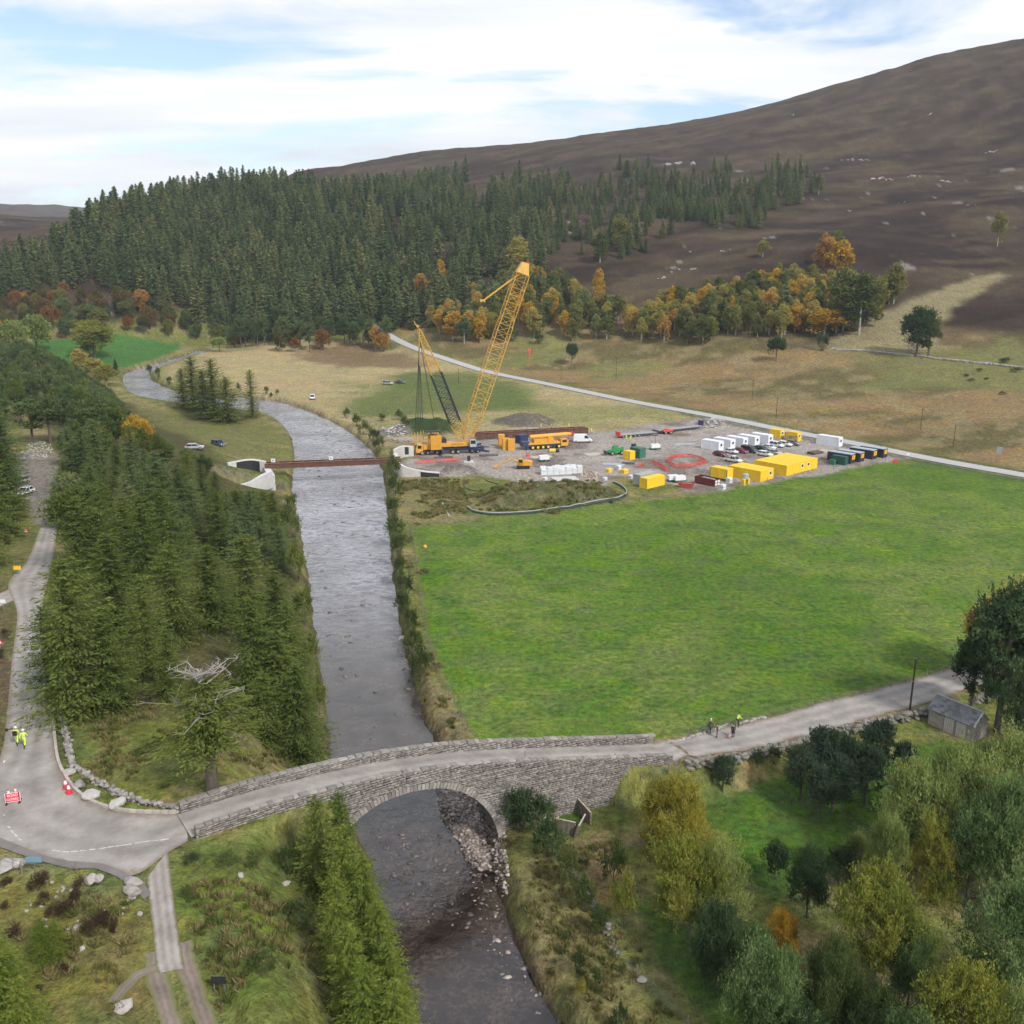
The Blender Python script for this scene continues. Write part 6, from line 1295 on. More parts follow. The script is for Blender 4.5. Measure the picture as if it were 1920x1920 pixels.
# ------------------------------------------------------------------ building site: paints
crane_y = M('crane_yellow', (.66, .33, .035), .5, .12, 1.2); cab_y = M('cabin_yellow', (.80, .52, .02), .55, .08, .8); boom_y = M('boom_yellow', (.58, .33, .06), .55, .12, 1)
navy = M('navy_paint', (.030, .045, .105), .5, .15, 1.5); black_st = M('black_steel', (.022, .026, .032), .5, .25, 2); rubber = M('tyre_rubber', (.022, .021, .021), .9, .2, 4); rim_m = M('wheel_rim', (.40, .38, .30), .5, .15, 4, .4)
glass = M('vehicle_glass', (.018, .024, .030), .08, .1, 1); white_v = M('white_bodywork', (.72, .73, .74), .3, .04, 1); cab_white = M('white_cabin', (.74, .76, .80), .5, .06, .8); cont_black = M('container_black', (.022, .026, .034), .6, .25, 1); cont_grey_top = M('container_roof_grey', (.36, .39, .43), .7, .12, 1)
green_m = M('machine_green', (.03, .26, .07), .5, .15, 1); green_cont = M('container_green', (.035, .15, .10), .6, .15, 1); green_dk = M('container_dark_green', (.018, .085, .062), .6, .15, 1); maroon = M('skip_maroon', (.13, .018, .025), .6, .2, 1); red_skip = M('skip_red', (.36, .055, .035), .6, .2, 1); orange_p = M('orange_panel', (.85, .42, .02), .5, .08, 2); grey_cab = M('grey_cabin', (.34, .35, .34), .7, .1, 1); hivis = M('hivis_yellow', (.62, .86, .06), .7, .08, 4); light_m = M('lamp_lens', (.75, .75, .72), .15, .05, 2); tail_m = M('tail_lamp', (.45, .02, .02), .2, .05, 2); plank = M('timber_mat', (.27, .235, .195), .9, .3, 1.5); pale_timber = M('pale_timber', (.45, .40, .33), .9, .25, 2); purple_end = M('trailer_purple', (.075, .045, .15), .6, .1, 1); chassis = M('chassis_grey', (.08, .08, .085), .7, .2, 2); deck_m = M('trailer_deck', (.30, .29, .30), .8, .2, 1); foam_white = M('wrapped_blocks', (.62, .64, .66), .6, .1, 2)
GRID = R_(42)
def wheel(root, x, y, z, r=.33, w=.22, rim=rim_m, name='wheel'):
    o = part(name, MB().disc_wheel((x, y, z), r, w, 14), rubber, root); part('rim', MB().disc_wheel((x, y, z), r*.58, w+.03, 10), rim, o); return o
# --- cars and vans
def car(px, py, rz, label, paint_m, kind='hatch', name='parked_car', p=None, cat='car'):
    p = G(px, py) if p is None else p; root = thing(name, label, cat, p, rz)
    S = {'hatch': (4.1, 1.76, 1.47), 'saloon': (4.6, 1.82, 1.45), 'suv': (4.6, 1.88, 1.70), 'van': (5.9, 2.0, 2.5), 'minivan': (5.0, 1.95, 2.0), 'estate': (4.7, 1.82, 1.5), 'pickup': (5.2, 1.85, 1.75)}[kind]; L, W, H_ = S; h = L/2; b = .92 if kind not in ('van', 'minivan') else 1.15
    def sect(prof, ys): return [[(x, y*k, z) for x, z in prof] for y, k in ys]
    if kind in ('van', 'minivan'): low = [(-h, .35), (-h, H_*.93), (-h+.15, H_), (h-2.0, H_), (h-1.75, H_*.96), (h-.95, b+.05), (h-.12, b-.22), (h, .7), (h, .35)]
    else: low = [(-h, .34), (-h-.02, .72), (-h+.12, b), (h-1.25, b+.02), (h-.18, b-.2), (h, .62), (h-.02, .34)]
    body = MB(); rings = []
    for y, ins in ((-W/2, .06), (-W/2+.10, .0), (W/2-.10, .0), (W/2, .06)):
        rings.append([(x*(1-ins*.35), y, z-(ins if z > .8 else -ins)) for x, z in low])
    body.loft(rings); part('body', body, paint_m, root)
    if kind in ('van', 'minivan'):
        xs0, xs1 = h-1.72, h-.98
        part('windscreen', MB().add([(xs0+.02, -W*.42, H_*.95), (xs0+.02, W*.42, H_*.95), (xs1+.03, W*.45, b+.12), (xs1+.03, -W*.45, b+.12)], [(0, 3, 2, 1)]), glass, root)
        for sg in (-1, 1):
            part('side_window', MB().add([(xs0-.75, sg*(W/2+.012), H_*.88), (xs0-.02, sg*(W/2+.012), H_*.88), (xs1-.12, sg*(W/2+.012), b+.18), (xs0-.75, sg*(W/2+.012), b+.18)], [(0, 1, 2, 3) if sg < 0 else (3, 2, 1, 0)]), glass, root)
            if kind == 'minivan': part('side_window', MB().box(-h+.4, xs0-.85, sg*(W/2-.02), sg*(W/2+.012), b+.18, H_*.88), glass, root)
        part('rear_window', MB().box(-h-.012, -h+.02, -W*.38, W*.38, b+.25, H_*.87), glass, root); part('roof_rib', MB().box(-h+.6, xs0-.3, -.5, .5, H_, H_+.03), paint_m, root)
    else:
        r0 = {'hatch': -h+.22, 'saloon': -h+.75, 'suv': -h+.2, 'estate': -h+.25, 'pickup': -h+2.0}[kind]; t0 = r0+{'hatch': .5, 'saloon': .75, 'suv': .3, 'estate': .45, 'pickup': .12}[kind]; r1, t1 = h-1.15, h-1.95
        gl = MB(); gl.loft([[(r0, -W*.46, b-.02), (r1, -W*.46, b), (r1, W*.46, b), (r0, W*.46, b-.02)], [(t0, -W*.385, H_-.04), (t1, -W*.385, H_-.04), (t1, W*.385, H_-.04), (t0, W*.385, H_-.04)]]); part('glasshouse', gl, glass, root)
        part('roof', MB().loft([[(t0-.04, -W*.40, H_-.05), (t1+.05, -W*.40, H_-.05), (t1+.05, W*.40, H_-.05), (t0-.04, W*.40, H_-.05)], [(t0+.1, -W*.35, H_+.02), (t1-.1, -W*.35, H_+.02), (t1-.1, W*.35, H_+.02), (t0+.1, W*.35, H_+.02)]]), paint_m, root)
        for sg in (-1, 1):
            for (xa, xb) in ((r0, t0), (r1, t1), ((r0+r1)/2, (t0+t1)/2)): part('pillar', MB().tube((xa, sg*W*.462, b-.02), (xb, sg*W*.388, H_-.03), .045, .04, 4), paint_m, root)
        if kind == 'pickup': part('load_bed', MB().box(-h+.08, -h+1.9, -W*.42, W*.42, b-.02, b+.012), black_p, root)
    for sg in (-1, 1):
        part('headlight', MB().box(h-.16, h+.012, sg*W*.40-.14, sg*W*.40+.14, .62, .78), light_m, root); part('tail_light', MB().box(-h-.02, -h+.1, sg*W*.42-.09, sg*W*.42+.09, .72, .98), tail_m, root)
        part('mirror', MB().box(r1-.35 if kind not in ('van', 'minivan') else h-1.3, (r1-.2 if kind not in ('van', 'minivan') else h-1.15), sg*(W/2+.02), sg*(W/2+.2), b+.02, b+.16), paint_m, root)
        for x in (-h+.8, h-.85): wheel(root, x, sg*(W/2-.1), .33, .34)
    part('bumper', MB().box(h-.1, h+.04, -W*.46, W*.46, .32, .52), black_p, root); part('number_plate', MB().box(h+.041, h+.05, -.26, .26, .42, .53), white_paint, root); return root
def paintm(n, c): return M('paint_'+n, c, .25, .05, 1)
p_mar, p_red, p_blk, p_grey, p_silver, p_dgreen, p_blue = paintm('maroon', (.12, .014, .02)), paintm('red', (.26, .02, .04)), paintm('black', (.02, .022, .024)), paintm('grey', (.17, .175, .18)), paintm('silver', (.42, .43, .45)), paintm('greenblack', (.045, .055, .05)), paintm('dark_blue', (.06, .075, .10))
UA = R_(-48)
for x, y, lab, m, k in [(1350, 855, 'maroon hatchback leftmost in the parked row', p_mar, 'hatch'), (1371, 850, 'white car beside the maroon hatchback', white_v, 'hatch'), (1389, 849, 'dark red car behind the white hatchback', p_red, 'hatch'), (1405, 848, 'dark grey minivan in the parked row', p_dgreen, 'minivan'), (1427, 845, 'black car right of the dark minivan', p_blk, 'estate'), (1441, 842, 'white saloon right of the black car', white_v, 'saloon'),
        (1456, 838, 'white small van in the parked row', white_v, 'suv'), (1471, 836, 'white estate second from the right of the row', white_v, 'estate'), (1486, 834, 'grey car last on the right of the parked row', p_grey, 'estate'), (1375, 866, 'white pickup behind the single yellow cabin', white_v, 'pickup'), (1434, 855, 'white car half hidden behind the yellow cabins', white_v, 'estate'), (1450, 852, 'silver car half hidden behind the yellow cabins', p_silver, 'estate')]: car(x, y, UA, lab, m, k)
car(1092, 829, R_(4), 'white long van beside the yellow truck crane', white_v, 'van', 'parked_van', cat='van')
car(586, 748, R_(-80), 'white car alone in the far meadow by the river', white_v, 'suv'); car(727, 721, R_(-25), 'silver car left of the pair in the far meadow', p_silver, 'suv'); car(750, 719, R_(-20), 'dark blue car right of the pair in the far meadow', p_blue, 'saloon')
car(47, 927, R_(-100), 'white car parked beside the gravel end of the left road', white_v, 'hatch'); car(38, 907, R_(-105), 'pale silver car behind the white one under pines', p_silver, 'hatch'); car(114, 906, R_(-95), 'dark car parked under the larches on the left road', p_grey, 'hatch'); car(365, 842, R_(10), 'silver car behind the left abutment', p_silver, 'estate'); car(410, 836, R_(-35), 'dark blue grey car parked beside the left bank', p_blue, 'suv')
# --- cabins and containers; local x along the end wall, y back along the long wall
def cabin(px, py, W, L, H_, m, label, name='site_cabin', lift=0.0, roof=None, end_win=True, side_win=0, rib=.30, panel=None, door=True, cat='cabin', z=None, ox=0.0):
    p = G(px, py); ca, sa = math.cos(GRID), math.sin(GRID); p = np.array([p[0]+ca*ox, p[1]+sa*ox, T(p[0], p[1])]); root = thing(name, label, cat, (p[0], p[1], p[2]+lift), GRID)
    def corr(a, b, n):      # corrugated sheet outline between two corners
        pts = []; a, b = Vector(a), Vector(b); d = (b-a); nrm = Vector((d.y, -d.x)).normalized()*.035
        for k in range(n):
            for f, s in ((.0, 0), (.3, 1), (.7, 1), (1, 0)): q = a+d*((k+f)/n); pts.append(q+nrm*s)
        return pts
    e = .06
    for nm, a, b in (('end_wall', (e, e), (W-e, e)), ('side_wall', (W-e, e), (W-e, L-e)), ('end_wall', (W-e, L-e), (e, L-e)), ('side_wall', (e, L-e), (e, e))):
        ln = math.dist(a, b); pts = corr(a, b, max(4, int(ln/rib))); mb = MB(); n = len(pts)
        mb.add([(q.x, q.y, .1) for q in pts]+[(q.x, q.y, H_-.1) for q in pts], [(k, k+1, n+k+1, n+k) for k in range(n-1)]); part(nm, mb, m, root)
    part('roof', MB().box(0, W, 0, L, H_-.12, H_).box(.12, W-.12, .12, L-.12, H_, H_+.04), roof or m, root); part('floor_frame', MB().box(0, W, 0, L, 0, .14), m, root)
    for x in (0, W-.12):
        for y in (0, L-.12): part('corner_post', MB().box(x-.01, x+.13, y-.01, y+.13, -lift, H_-.13), m if lift == 0 else chassis, root)
    if end_win:
        w = part('window', MB().box(W*.5-.55, W*.5+.55, -.05, .03, H_*.42, H_*.82), white_paint, root); part('pane', MB().box(W*.5-.38, W*.5+.38, -.06, -.051, H_*.49, H_*.76), glass, w)
    for k in range(side_win):
        y = L*(k+.5)/max(1, side_win); w = part('window', MB().box(-.05, .02, y-.5, y+.5, H_*.42, H_*.8), white_paint, root); part('pane', MB().box(-.06, -.051, y-.4, y+.4, H_*.47, H_*.75), glass, w)
    if panel: part('panel', MB().box(W*.30, W*.88, -.05, .0, H_*.40, H_*.85), panel, root); part('mark', MB().box(W*.52, W*.64, -.056, -.051, H_*.5, H_*.74), black_st, root)
    if door: d_ = part('door', MB().box(-.045, .03, L*.42, L*.42+.9, .14, 2.1), m, root); part('handle', MB().box(-.08, -.046, L*.42+.75, L*.42+.8, 1.0, 1.2), steel, d_)
    return root
ordn = ['first', 'second', 'third', 'fourth', 'fifth']
for k in range(5): cabin(1474, 893, 2.98, 9.8, 2.75, cab_y, '%s from the left of five joined yellow site cabins' % ordn[k], end_win=k in (2, 3), side_win=0, ox=k*3.0)
for k in range(2): cabin(1425, 904, 2.98, 9.8, 2.75, cab_y, ['left one of the pair of joined yellow cabins', 'right one of the pair of joined yellow cabins with end window'][k], end_win=k == 1, ox=k*3.0)
cabin(1362, 903, 2.9, 5.2, 2.5, cab_y, 'single small yellow cabin raised on legs', lift=.55, end_win=False)
for k, (x, y) in enumerate([(1347, 846), (1369, 842), (1393, 839), (1415, 836), (1440, 833)]): cabin(x, y, 2.5, 6.3, 2.7, cab_white, '%s from the left in the row of white cabins' % ordn[k], end_win=True)
cabin(1572, 838, 2.3, 7.4, 2.75, cab_white, 'white cabin standing alone left of the black containers', end_win=True)
for k, (x, y) in enumerate([(1594, 870), (1611, 867), (1635, 862), (1655, 859)]): cabin(x, y, 2.6, 7.0, 2.6, cont_black, '%s from the left of four black containers with orange end panels' % ordn[k], 'shipping_container', roof=cont_grey_top, end_win=False, panel=orange_p, door=False, cat='container')
cabin(1584, 873, 1.7, 4.2, 2.3, green_dk, 'dark green container in front of the black ones', 'shipping_container', end_win=False, door=False, cat='container'); cabin(1563, 872, 1.2, 1.5, 1.3, green_cont, 'small green tank beside the dark green container', 'storage_tank', end_win=False, door=False, cat='tank')
cabin(1462, 823, 2.6, 3.8, 2.7, cab_y, 'yellow cube cabin left of the pair behind the cars'); cabin(1494, 828, 2.6, 3.8, 2.7, cab_y, 'yellow cube cabin right of the pair behind the cars')
cabin(1200, 910, 6.4, 2.4, 2.5, grey_cab, 'grey container behind the yellow one by the bund', 'shipping_container', end_win=False, cat='container', door=False); cabin(1213, 917, 6.8, 2.4, 2.5, cab_y, 'yellow container beside the grass bund', 'shipping_container', end_win=False, cat='container', door=False)
cabin(1181, 863, 2.2, 2.6, 2.4, cab_y, 'small yellow store with open door beside the green container', 'site_store', end_win=False, cat='container'); cabin(1199, 860, 2.6, 3.6, 2.8, green_cont, 'green container beside the telehandler', 'shipping_container', end_win=False, panel=None, cat='container')
cabin(976, 833, 3.2, 2.4, 2.6, navy, 'navy blue container behind the truck crane', 'shipping_container', end_win=False, door=False, cat='container')
# --- lattice
def lattice(a, b, w0, w1, n, r=.07, br=.04, x2=True, d0=None, d1=None):
    a, b = Vector(a), Vector(b); ax = (b-a).normalized(); side = Vector((0, 1, 0)); up = ax.cross(side).normalized(); mb = MB(); d0 = d0 or w0; d1 = d1 or w1
    def cor(t, i): w = (w0+(w1-w0)*t)/2; d = (d0+(d1-d0)*t)/2; s, u = ((-1, -1), (1, -1), (1, 1), (-1, 1))[i]; return a.lerp(b, t)+side*w*s+up*d*u
    for i in range(4): mb.tube(cor(0, i), cor(1, i), r, r, 5)
    for k in range(n):
        t0, t1 = k/n, (k+1)/n
        for i in range(4):
            j = (i+1) % 4; (p, q) = (i, j) if (k+i) % 2 else (j, i); mb.tube(cor(t0, p), cor(t1, q), br, br, 4)
            if x2: mb.tube(cor(t0, q), cor(t1, p), br*.8, br*.8, 4)
            mb.tube(cor(t1, i), cor(t1, j), br, br, 4)
    return mb
hook_red = M('hook_red', (.50, .10, .07), .6, .2, 2)
def big_crane():
    a, b = G(792, 852), G(903, 847); ang = math.atan2(b[1]-a[1], b[0]-a[0]); c = (a+b)/2; root = thing('lattice_crane', 'huge yellow lattice boom crane on an eight axle carrier beside the river', 'crane', c, ang); X0 = 4.2
    part('chassis', MB().box(-9.3, 9.2, -1.1, 1.1, 1.0, 1.75).box(-9.0, 9, -1.35, 1.35, 1.3, 1.6), black_st, root)
    cabp = part('driver_cab', MB().prism([(-10.6, .8), (-10.7, 1.9), (-10.3, 3.1), (-8.7, 3.1), (-8.6, .8)], -1.4, 1.4), crane_y, root); part('windscreen', MB().add([(-10.72, -1.2, 1.95), (-10.72, 1.2, 1.95), (-10.36, 1.15, 3.0), (-10.36, -1.15, 3.0)], [(0, 3, 2, 1)]), glass, cabp); part('side_window', MB().box(-10.2, -9.1, -1.42, -1.401, 1.95, 2.85), glass, cabp)
    part('engine_hood', MB().box(-8.5, -5.2, -1.3, 1.3, 1.6, 2.7), crane_y, root)
    for x in (-8.9, -7.2, -4.6, -3.0, .0, 1.6, 5.6, 7.4):
        for sg in (-1, 1): wheel(root, x, sg*1.15, .62, .62, .5)
    for sx, sy, fx, fy in ((-3.2, -1, -3.4, -6.2), (-3.2, 1, -3.4, 6.2), (4.5, -1, 9.6, -6.0), (4.5, 1, 9.6, 6.0)):
        o = part('outrigger', MB().loft([[(sx-.35, sy*1.2, 1.1), (sx+.35, sy*1.2, 1.1), (sx+.35, sy*1.2, 2.0), (sx-.35, sy*1.2, 2.0)], [(fx-.25, fy, 1.0), (fx+.25, fy, 1.0), (fx+.25, fy, 1.5), (fx-.25, fy, 1.5)]]), navy, root)
        part('jack', MB().tube((fx, fy, .25), (fx, fy, 1.2), .14, .14, 8), steel, o); part('float_plate', MB().box(fx-2.6, fx+2.6, fy-1.0, fy+1.0, .02, .25), chassis, o)
    part('turntable', MB().tube((1, 0, 1.75), (1, 0, 2.2), 1.5, 1.5, 20), black_st, root)
    sup = part('superstructure', MB().box(-3.4, 5.2, -1.5, 1.5, 2.2, 3.3).box(-1.6, 4.0, -1.56, 1.56, 2.5, 3.15), crane_y, root); text('AINSCOUGH', .62, black_st, sup, (1.4, -1.575, 2.82), (math.pi/2, 0, 0))
    oc = part('operator_cab', MB().prism([(4.8, 2.1), (6.6, 2.1), (6.8, 3.0), (6.5, 4.2), (4.8, 4.2)], -2.9, -1.65), cont_grey_top, root); part('side_window', MB().box(5.0, 6.4, -2.92, -2.901, 3.0, 4.0), glass, oc)
    for y0 in (-3.1, 1.5):
        for k in range(9): part('counterweight_slab', MB().box(-6.6+.02*(k % 2), -3.5, y0+.03, y0+1.57, 1.75+k*.44, 1.75+k*.44+.38), crane_y, root)
        part('counterweight_rod', MB().tube((-5, y0+.8, 1.7), (-5, y0+.8, 6.0), .12, .12, 6), rust_lt, root)
    part('winch', MB().tube((-2.6, -1.0, 3.9), (-2.6, 1.0, 3.9), .7, .7, 16).box(-3.4, -1.8, -1.2, -1.0, 3.3, 4.6).box(-3.4, -1.8, 1.0, 1.2, 3.3, 4.6), black_st, root)
    part('a_frame', MB().tube((-3.2, -1, 3.3), (-6.6, -.8, 6.6), .14).tube((-3.2, 1, 3.3), (-6.6, .8, 6.6), .14).tube((-6.9, -1.4, 6.7), (-6.9, 1.4, 6.7), .2).box(-7.6, -3.4, -.9, .9, 6.5, 6.75), black_st, root)
    F_, Tp = Vector((X0, 0, 3.5)), Vector((21.7, 0, 53.4)); W = 4.0
    P_ = lambda t: F_.lerp(Tp, t)
    part('boom_foot', lattice(P_(0), P_(.12), 1.8, W, 3, .14, .07), boom_y, root)
    bm_ = part('main_boom', lattice(P_(.12), P_(.66), W, W, 13, .12, .06, False), boom_y, root); part('boom_section', lattice(P_(.66), P_(.94), W-.25, W-.25, 7, .12, .06, False), boom_y, root)
    wk = MB()
    ax = (Tp-F_).normalized(); upv = ax.cross(Vector((0, 1, 0))).normalized()
    for k in range(40):
        c0 = P_(.05+.88*k/40); wk.tube(c0+upv*(1.95)-Vector((0, 1.2, 0)), c0+upv*1.95+Vector((0, 1.2, 0)), .05, .05, 4)
    part('walkway', wk, boom_y, bm_)
    hd = MB(); q = P_(.94); hd.loft([[tuple(q+Vector((0, s*1.4, 0))+upv*u) for s, u in ((-1, -1.85), (1, -1.85), (1, 1.85), (-1, 1.85))], [tuple(Tp+Vector((0, s*.9, 0))+upv*u) for s, u in ((-1, -.9), (1, -.9), (1, 1.1), (-1, 1.1))]]); part('boom_head', hd, boom_y, root)
    for y in (-.5, 0, .5): part('sheave', MB().disc_wheel((Tp.x+.7, y, Tp.z-.2), .55, .14, 14), red_skip, root)
    part('boom_strut', MB().tube(P_(.955)+Vector((0, -1.0, 0)), (9.6, -.6, 43.2), .13, .13, 5).tube(P_(.955)+Vector((0, 1.0, 0)), (9.6, .6, 43.2), .13, .13, 5).tube((9.6, -.9, 43.2), (9.6, .9, 43.2), .3, .3, 6).box(8.6, 10.0, -.5, .5, 42.8, 43.5), boom_y, root)
    part('hoist_rope', MB().tube((Tp.x+1.2, -.1, Tp.z-.3), (Tp.x+1.2, -.1, 30.3), .04, .04, 4).tube((Tp.x+1.2, .1, Tp.z-.3), (Tp.x+1.2, .1, 30.3), .04, .04, 4), black_st, root)
    hk = part('hook_block', MB().box(Tp.x+.9, Tp.x+1.5, -.25, .25, 27.6, 29.6).tube((Tp.x+1.2, -.4, 29.2), (Tp.x+1.2, .4, 29.2), .55, .55, 12).tube((Tp.x+1.2, 0, 27.6), (Tp.x+1.2, 0, 25.6), .20, .15, 8), hook_red, root); part('hook', MB().path([(Tp.x+1.2+.35*math.sin(t), 0, 25.0+.55*math.cos(t)) for t in np.linspace(0, 4.4, 9)], .11, 6), hook_red, hk)
    D0, D1 = Vector((3.0, 0, 3.5)), Vector((-9.2, 0, 36.4)); Q = lambda t: D0.lerp(D1, t)
    part('derrick_foot', lattice(Q(0), Q(.16), 1.6, 3.1, 3, .13, .065), boom_y, root); part('derrick_section', lattice(Q(.16), Q(.60), 3.1, 3.1, 9, .17, .08), black_st, root); part('derrick_tip', lattice(Q(.60), Q(.97), 3.0, .9, 8, .12, .06), boom_y, root)
    part('derrick_head', MB().tube((D1.x, -1, D1.z), (D1.x, 1, D1.z), .35, .35, 10).tube(Q(.95), Q(1.03)+Vector((-.6, 0, .4)), .2, .1, 6), boom_y, root)
    for y in (-1.6, -.6, .6, 1.6):
        part('pendant_rope', MB().tube((D1.x+.4, y*.4, D1.z-4.5), (D1.x-.3+.9*y, y*1.1, 5.8), .09, .09, 5), black_st, root); part('pendant_bar', MB().tube((D1.x+.4, y*.4, D1.z-.5), (D1.x+.3, y*.5, D1.z-11), .11, .11, 4), boom_y, root); part('pendant_end', MB().tube((D1.x-.3+.9*y, y*1.1, 6.8), (D1.x-.3+.9*y, y*1.1, 3.2), .13, .13, 5), boom_y, root)
    part('guy_line', MB().tube(D1, P_(.93)+upv*1.3, .03, .03, 3), steel, root)
    for y in (-1.0, 1.0): part('guy_line', MB().tube(D1+Vector((0, y*.5, 0)), (-4.5, y, 6.0), .06, .06, 4), black_st, root)
big_crane()
def truck_crane():
    a, b = G(985, 843), G(1058, 838); ang = math.atan2(b[1]-a[1], b[0]-a[0]); c = (a+b)/2; root = thing('truck_crane', 'yellow telescopic truck crane with its boom folded, beside the white van', 'crane', c, ang)
    part('chassis', MB().box(-6, 6.0, -1.2, 1.2, .9, 1.5), navy, root)
    for x in (-4.2, -2.6, -1.0, .6, 4.0):
        for sg in (-1, 1): wheel(root, x, sg*1.1, .65, .65, .45, cab_y)
    cb = part('driver_cab', MB().prism([(4.6, .7), (6.9, .7), (7.0, 1.8), (6.6, 2.7), (4.6, 2.7)], -1.35, 1.35), crane_y, root); part('side_window', MB().box(5.0, 6.4, -1.372, -1.352, 1.75, 2.5), glass, cb); part('windscreen', MB().add([(7.02, -1.2, 1.8), (7.02, 1.2, 1.8), (6.64, 1.15, 2.65), (6.64, -1.15, 2.65)], [(0, 1, 2, 3)]), glass, cb)
    part('side_locker', MB().box(-5.6, 4.4, -1.3, 1.3, 1.5, 2.0), crane_y, root); part('superstructure', MB().box(-3.8, .4, -1.25, 1.25, 2.0, 3.1), crane_y, root); part('operator_cab', MB().prism([(.5, 2.0), (2.2, 2.0), (2.3, 2.9), (2.0, 3.5), (.5, 3.5)], -1.35, -.4), crane_y, root); part('counterweight', MB().box(-7.4, -5.2, -1.3, 1.3, 1.0, 2.4), navy, root); [part('outrigger_box', MB().box(x, x+.6, -1.4, 1.4, .5, 1.3), navy, root) for x in (-6.2, 2.2)]
    for k, (x0, x1, w) in enumerate(((-4.8, 7.0, .55), (-4.5, 7.8, .46), (-4.2, 8.4, .38))): part('boom_section', MB().loft([[(x, w*math.cos(t), 3.75+w*1.15*math.sin(t)+.02*x) for t in np.linspace(0, 2*math.pi, 9)[:-1]] for x in (x0, x1)]), crane_y, root)
    part('boom_head', MB().box(8.3, 9.1, -.4, .4, 3.4, 4.5), red_skip, root); part('hook_block', MB().box(7.4, 7.8, -.2, .2, 2.2, 3.0), hivis_red, root)
truck_crane()
def slab_stack(px, py, n, label, w=2.6, d=1.6, h=.38):
    p = G(px, py); root = thing('counterweight_stack', label, 'counterweight', p, R_(10))
    for k in range(n): part('slab', MB().box(-w/2+.03*(k % 2), w/2, -d/2, d/2, k*(h+.05), k*(h+.05)+h), crane_y, root)
slab_stack(940, 838, 9, 'tall stack of yellow counterweights left beside the truck crane', 1.8); slab_stack(949, 843, 8, 'stack of yellow counterweights in front of the tall one', 2.2); slab_stack(958, 844, 8, 'stack of yellow counterweights nearest the truck crane', 2.0)
def trailer(a, b, label, axles, zdeck=1.05, red_end=True, rise=False):
    A, B = G(*a), G(*b); d = B-A; L = float(np.linalg.norm(d[:2])); root = thing('flatbed_trailer', label, 'trailer', A, math.atan2(d[1], d[0]))
    part('deck', MB().box(0, L, -1.3, 1.3, zdeck-.18, zdeck), deck_m, root); part('frame', MB().box(.3, L-.3, -.7, .7, zdeck-.5, zdeck-.18), chassis, root)
    for k in range(axles):
        for sg in (-1, 1): wheel(root, 1.0+k*1.45, sg*1.0, .42, .42, .35)
    part('headboard', MB().box(L-.15, L, -1.3, 1.3, zdeck, zdeck+(1.6 if rise else .5)), purple_end if rise else chassis, root); part('tail_board', MB().box(-.3, 0, -1.2, 1.2, .5, 1.9 if red_end else 1.1), hivis_red if red_end else chassis, root); part('landing_leg', MB().box(L*.75, L*.75+.15, -.9, -.75, 0, zdeck-.4).box(L*.75, L*.75+.15, .75, .9, 0, zdeck-.4), chassis, root)
trailer((1160, 821), (1228, 815), 'grey multi axle flatbed trailer on the site road', 5); trailer((1232, 813), (1314, 803), 'long low trailer with purple headboard behind the flatbed', 3, 1.2, False, True)
for x, y, lab in ((1250, 813, 'red tractor unit bogie between the trailers'),):
    p = G(x, y); root = thing('trailer_dolly', lab, 'dolly', p, R_(20)); part('frame', MB().box(-1.6, 1.6, -1.1, 1.1, .8, 1.3), hivis_red, root); part('turntable', MB().tube((0, 0, 1.3), (0, 0, 1.6), .8, .8, 12), hivis_red, root); [wheel(root, q, s*1.0, .5, .5, .35) for q in (-.9, .9) for s in (-1, 1)]
def telehandler():
    p = G(1154, 852); root = thing('telehandler', 'green telehandler beside the green container', 'loader', p, R_(200)); part('body', MB().prism([(-2.2, .6), (-2.3, 1.5), (-.6, 1.7), (2.2, 1.3), (2.3, .6)], -1.0, 1.0), green_m, root); part('cab', MB().prism([(-.9, 1.5), (-.8, 2.5), (.5, 2.5), (.8, 1.5)], -1.0, -.1), green_m, root); part('cab_window', MB().box(-.7, .5, -1.02, -1.001, 1.7, 2.35), glass, root)
    part('boom', MB().loft([[(-2.2, .25, 1.7), (-2.2, .75, 1.7), (-2.2, .75, 2.2), (-2.2, .25, 2.2)], [(3.4, .3, 1.0), (3.4, .7, 1.0), (3.4, .7, 1.4), (3.4, .3, 1.4)]]), green_m, root); part('fork', MB().box(3.5, 4.7, -.5, -.38, .3, .38).box(3.5, 4.7, 1.3, 1.42, .3, .38).box(3.4, 3.5, -.7, 1.6, .3, 1.4), chassis, root)
    for x in (-1.5, 1.5):
        for sg in (-1, 1): wheel(root, x, sg*1.0, .62, .62, .45)
telehandler()
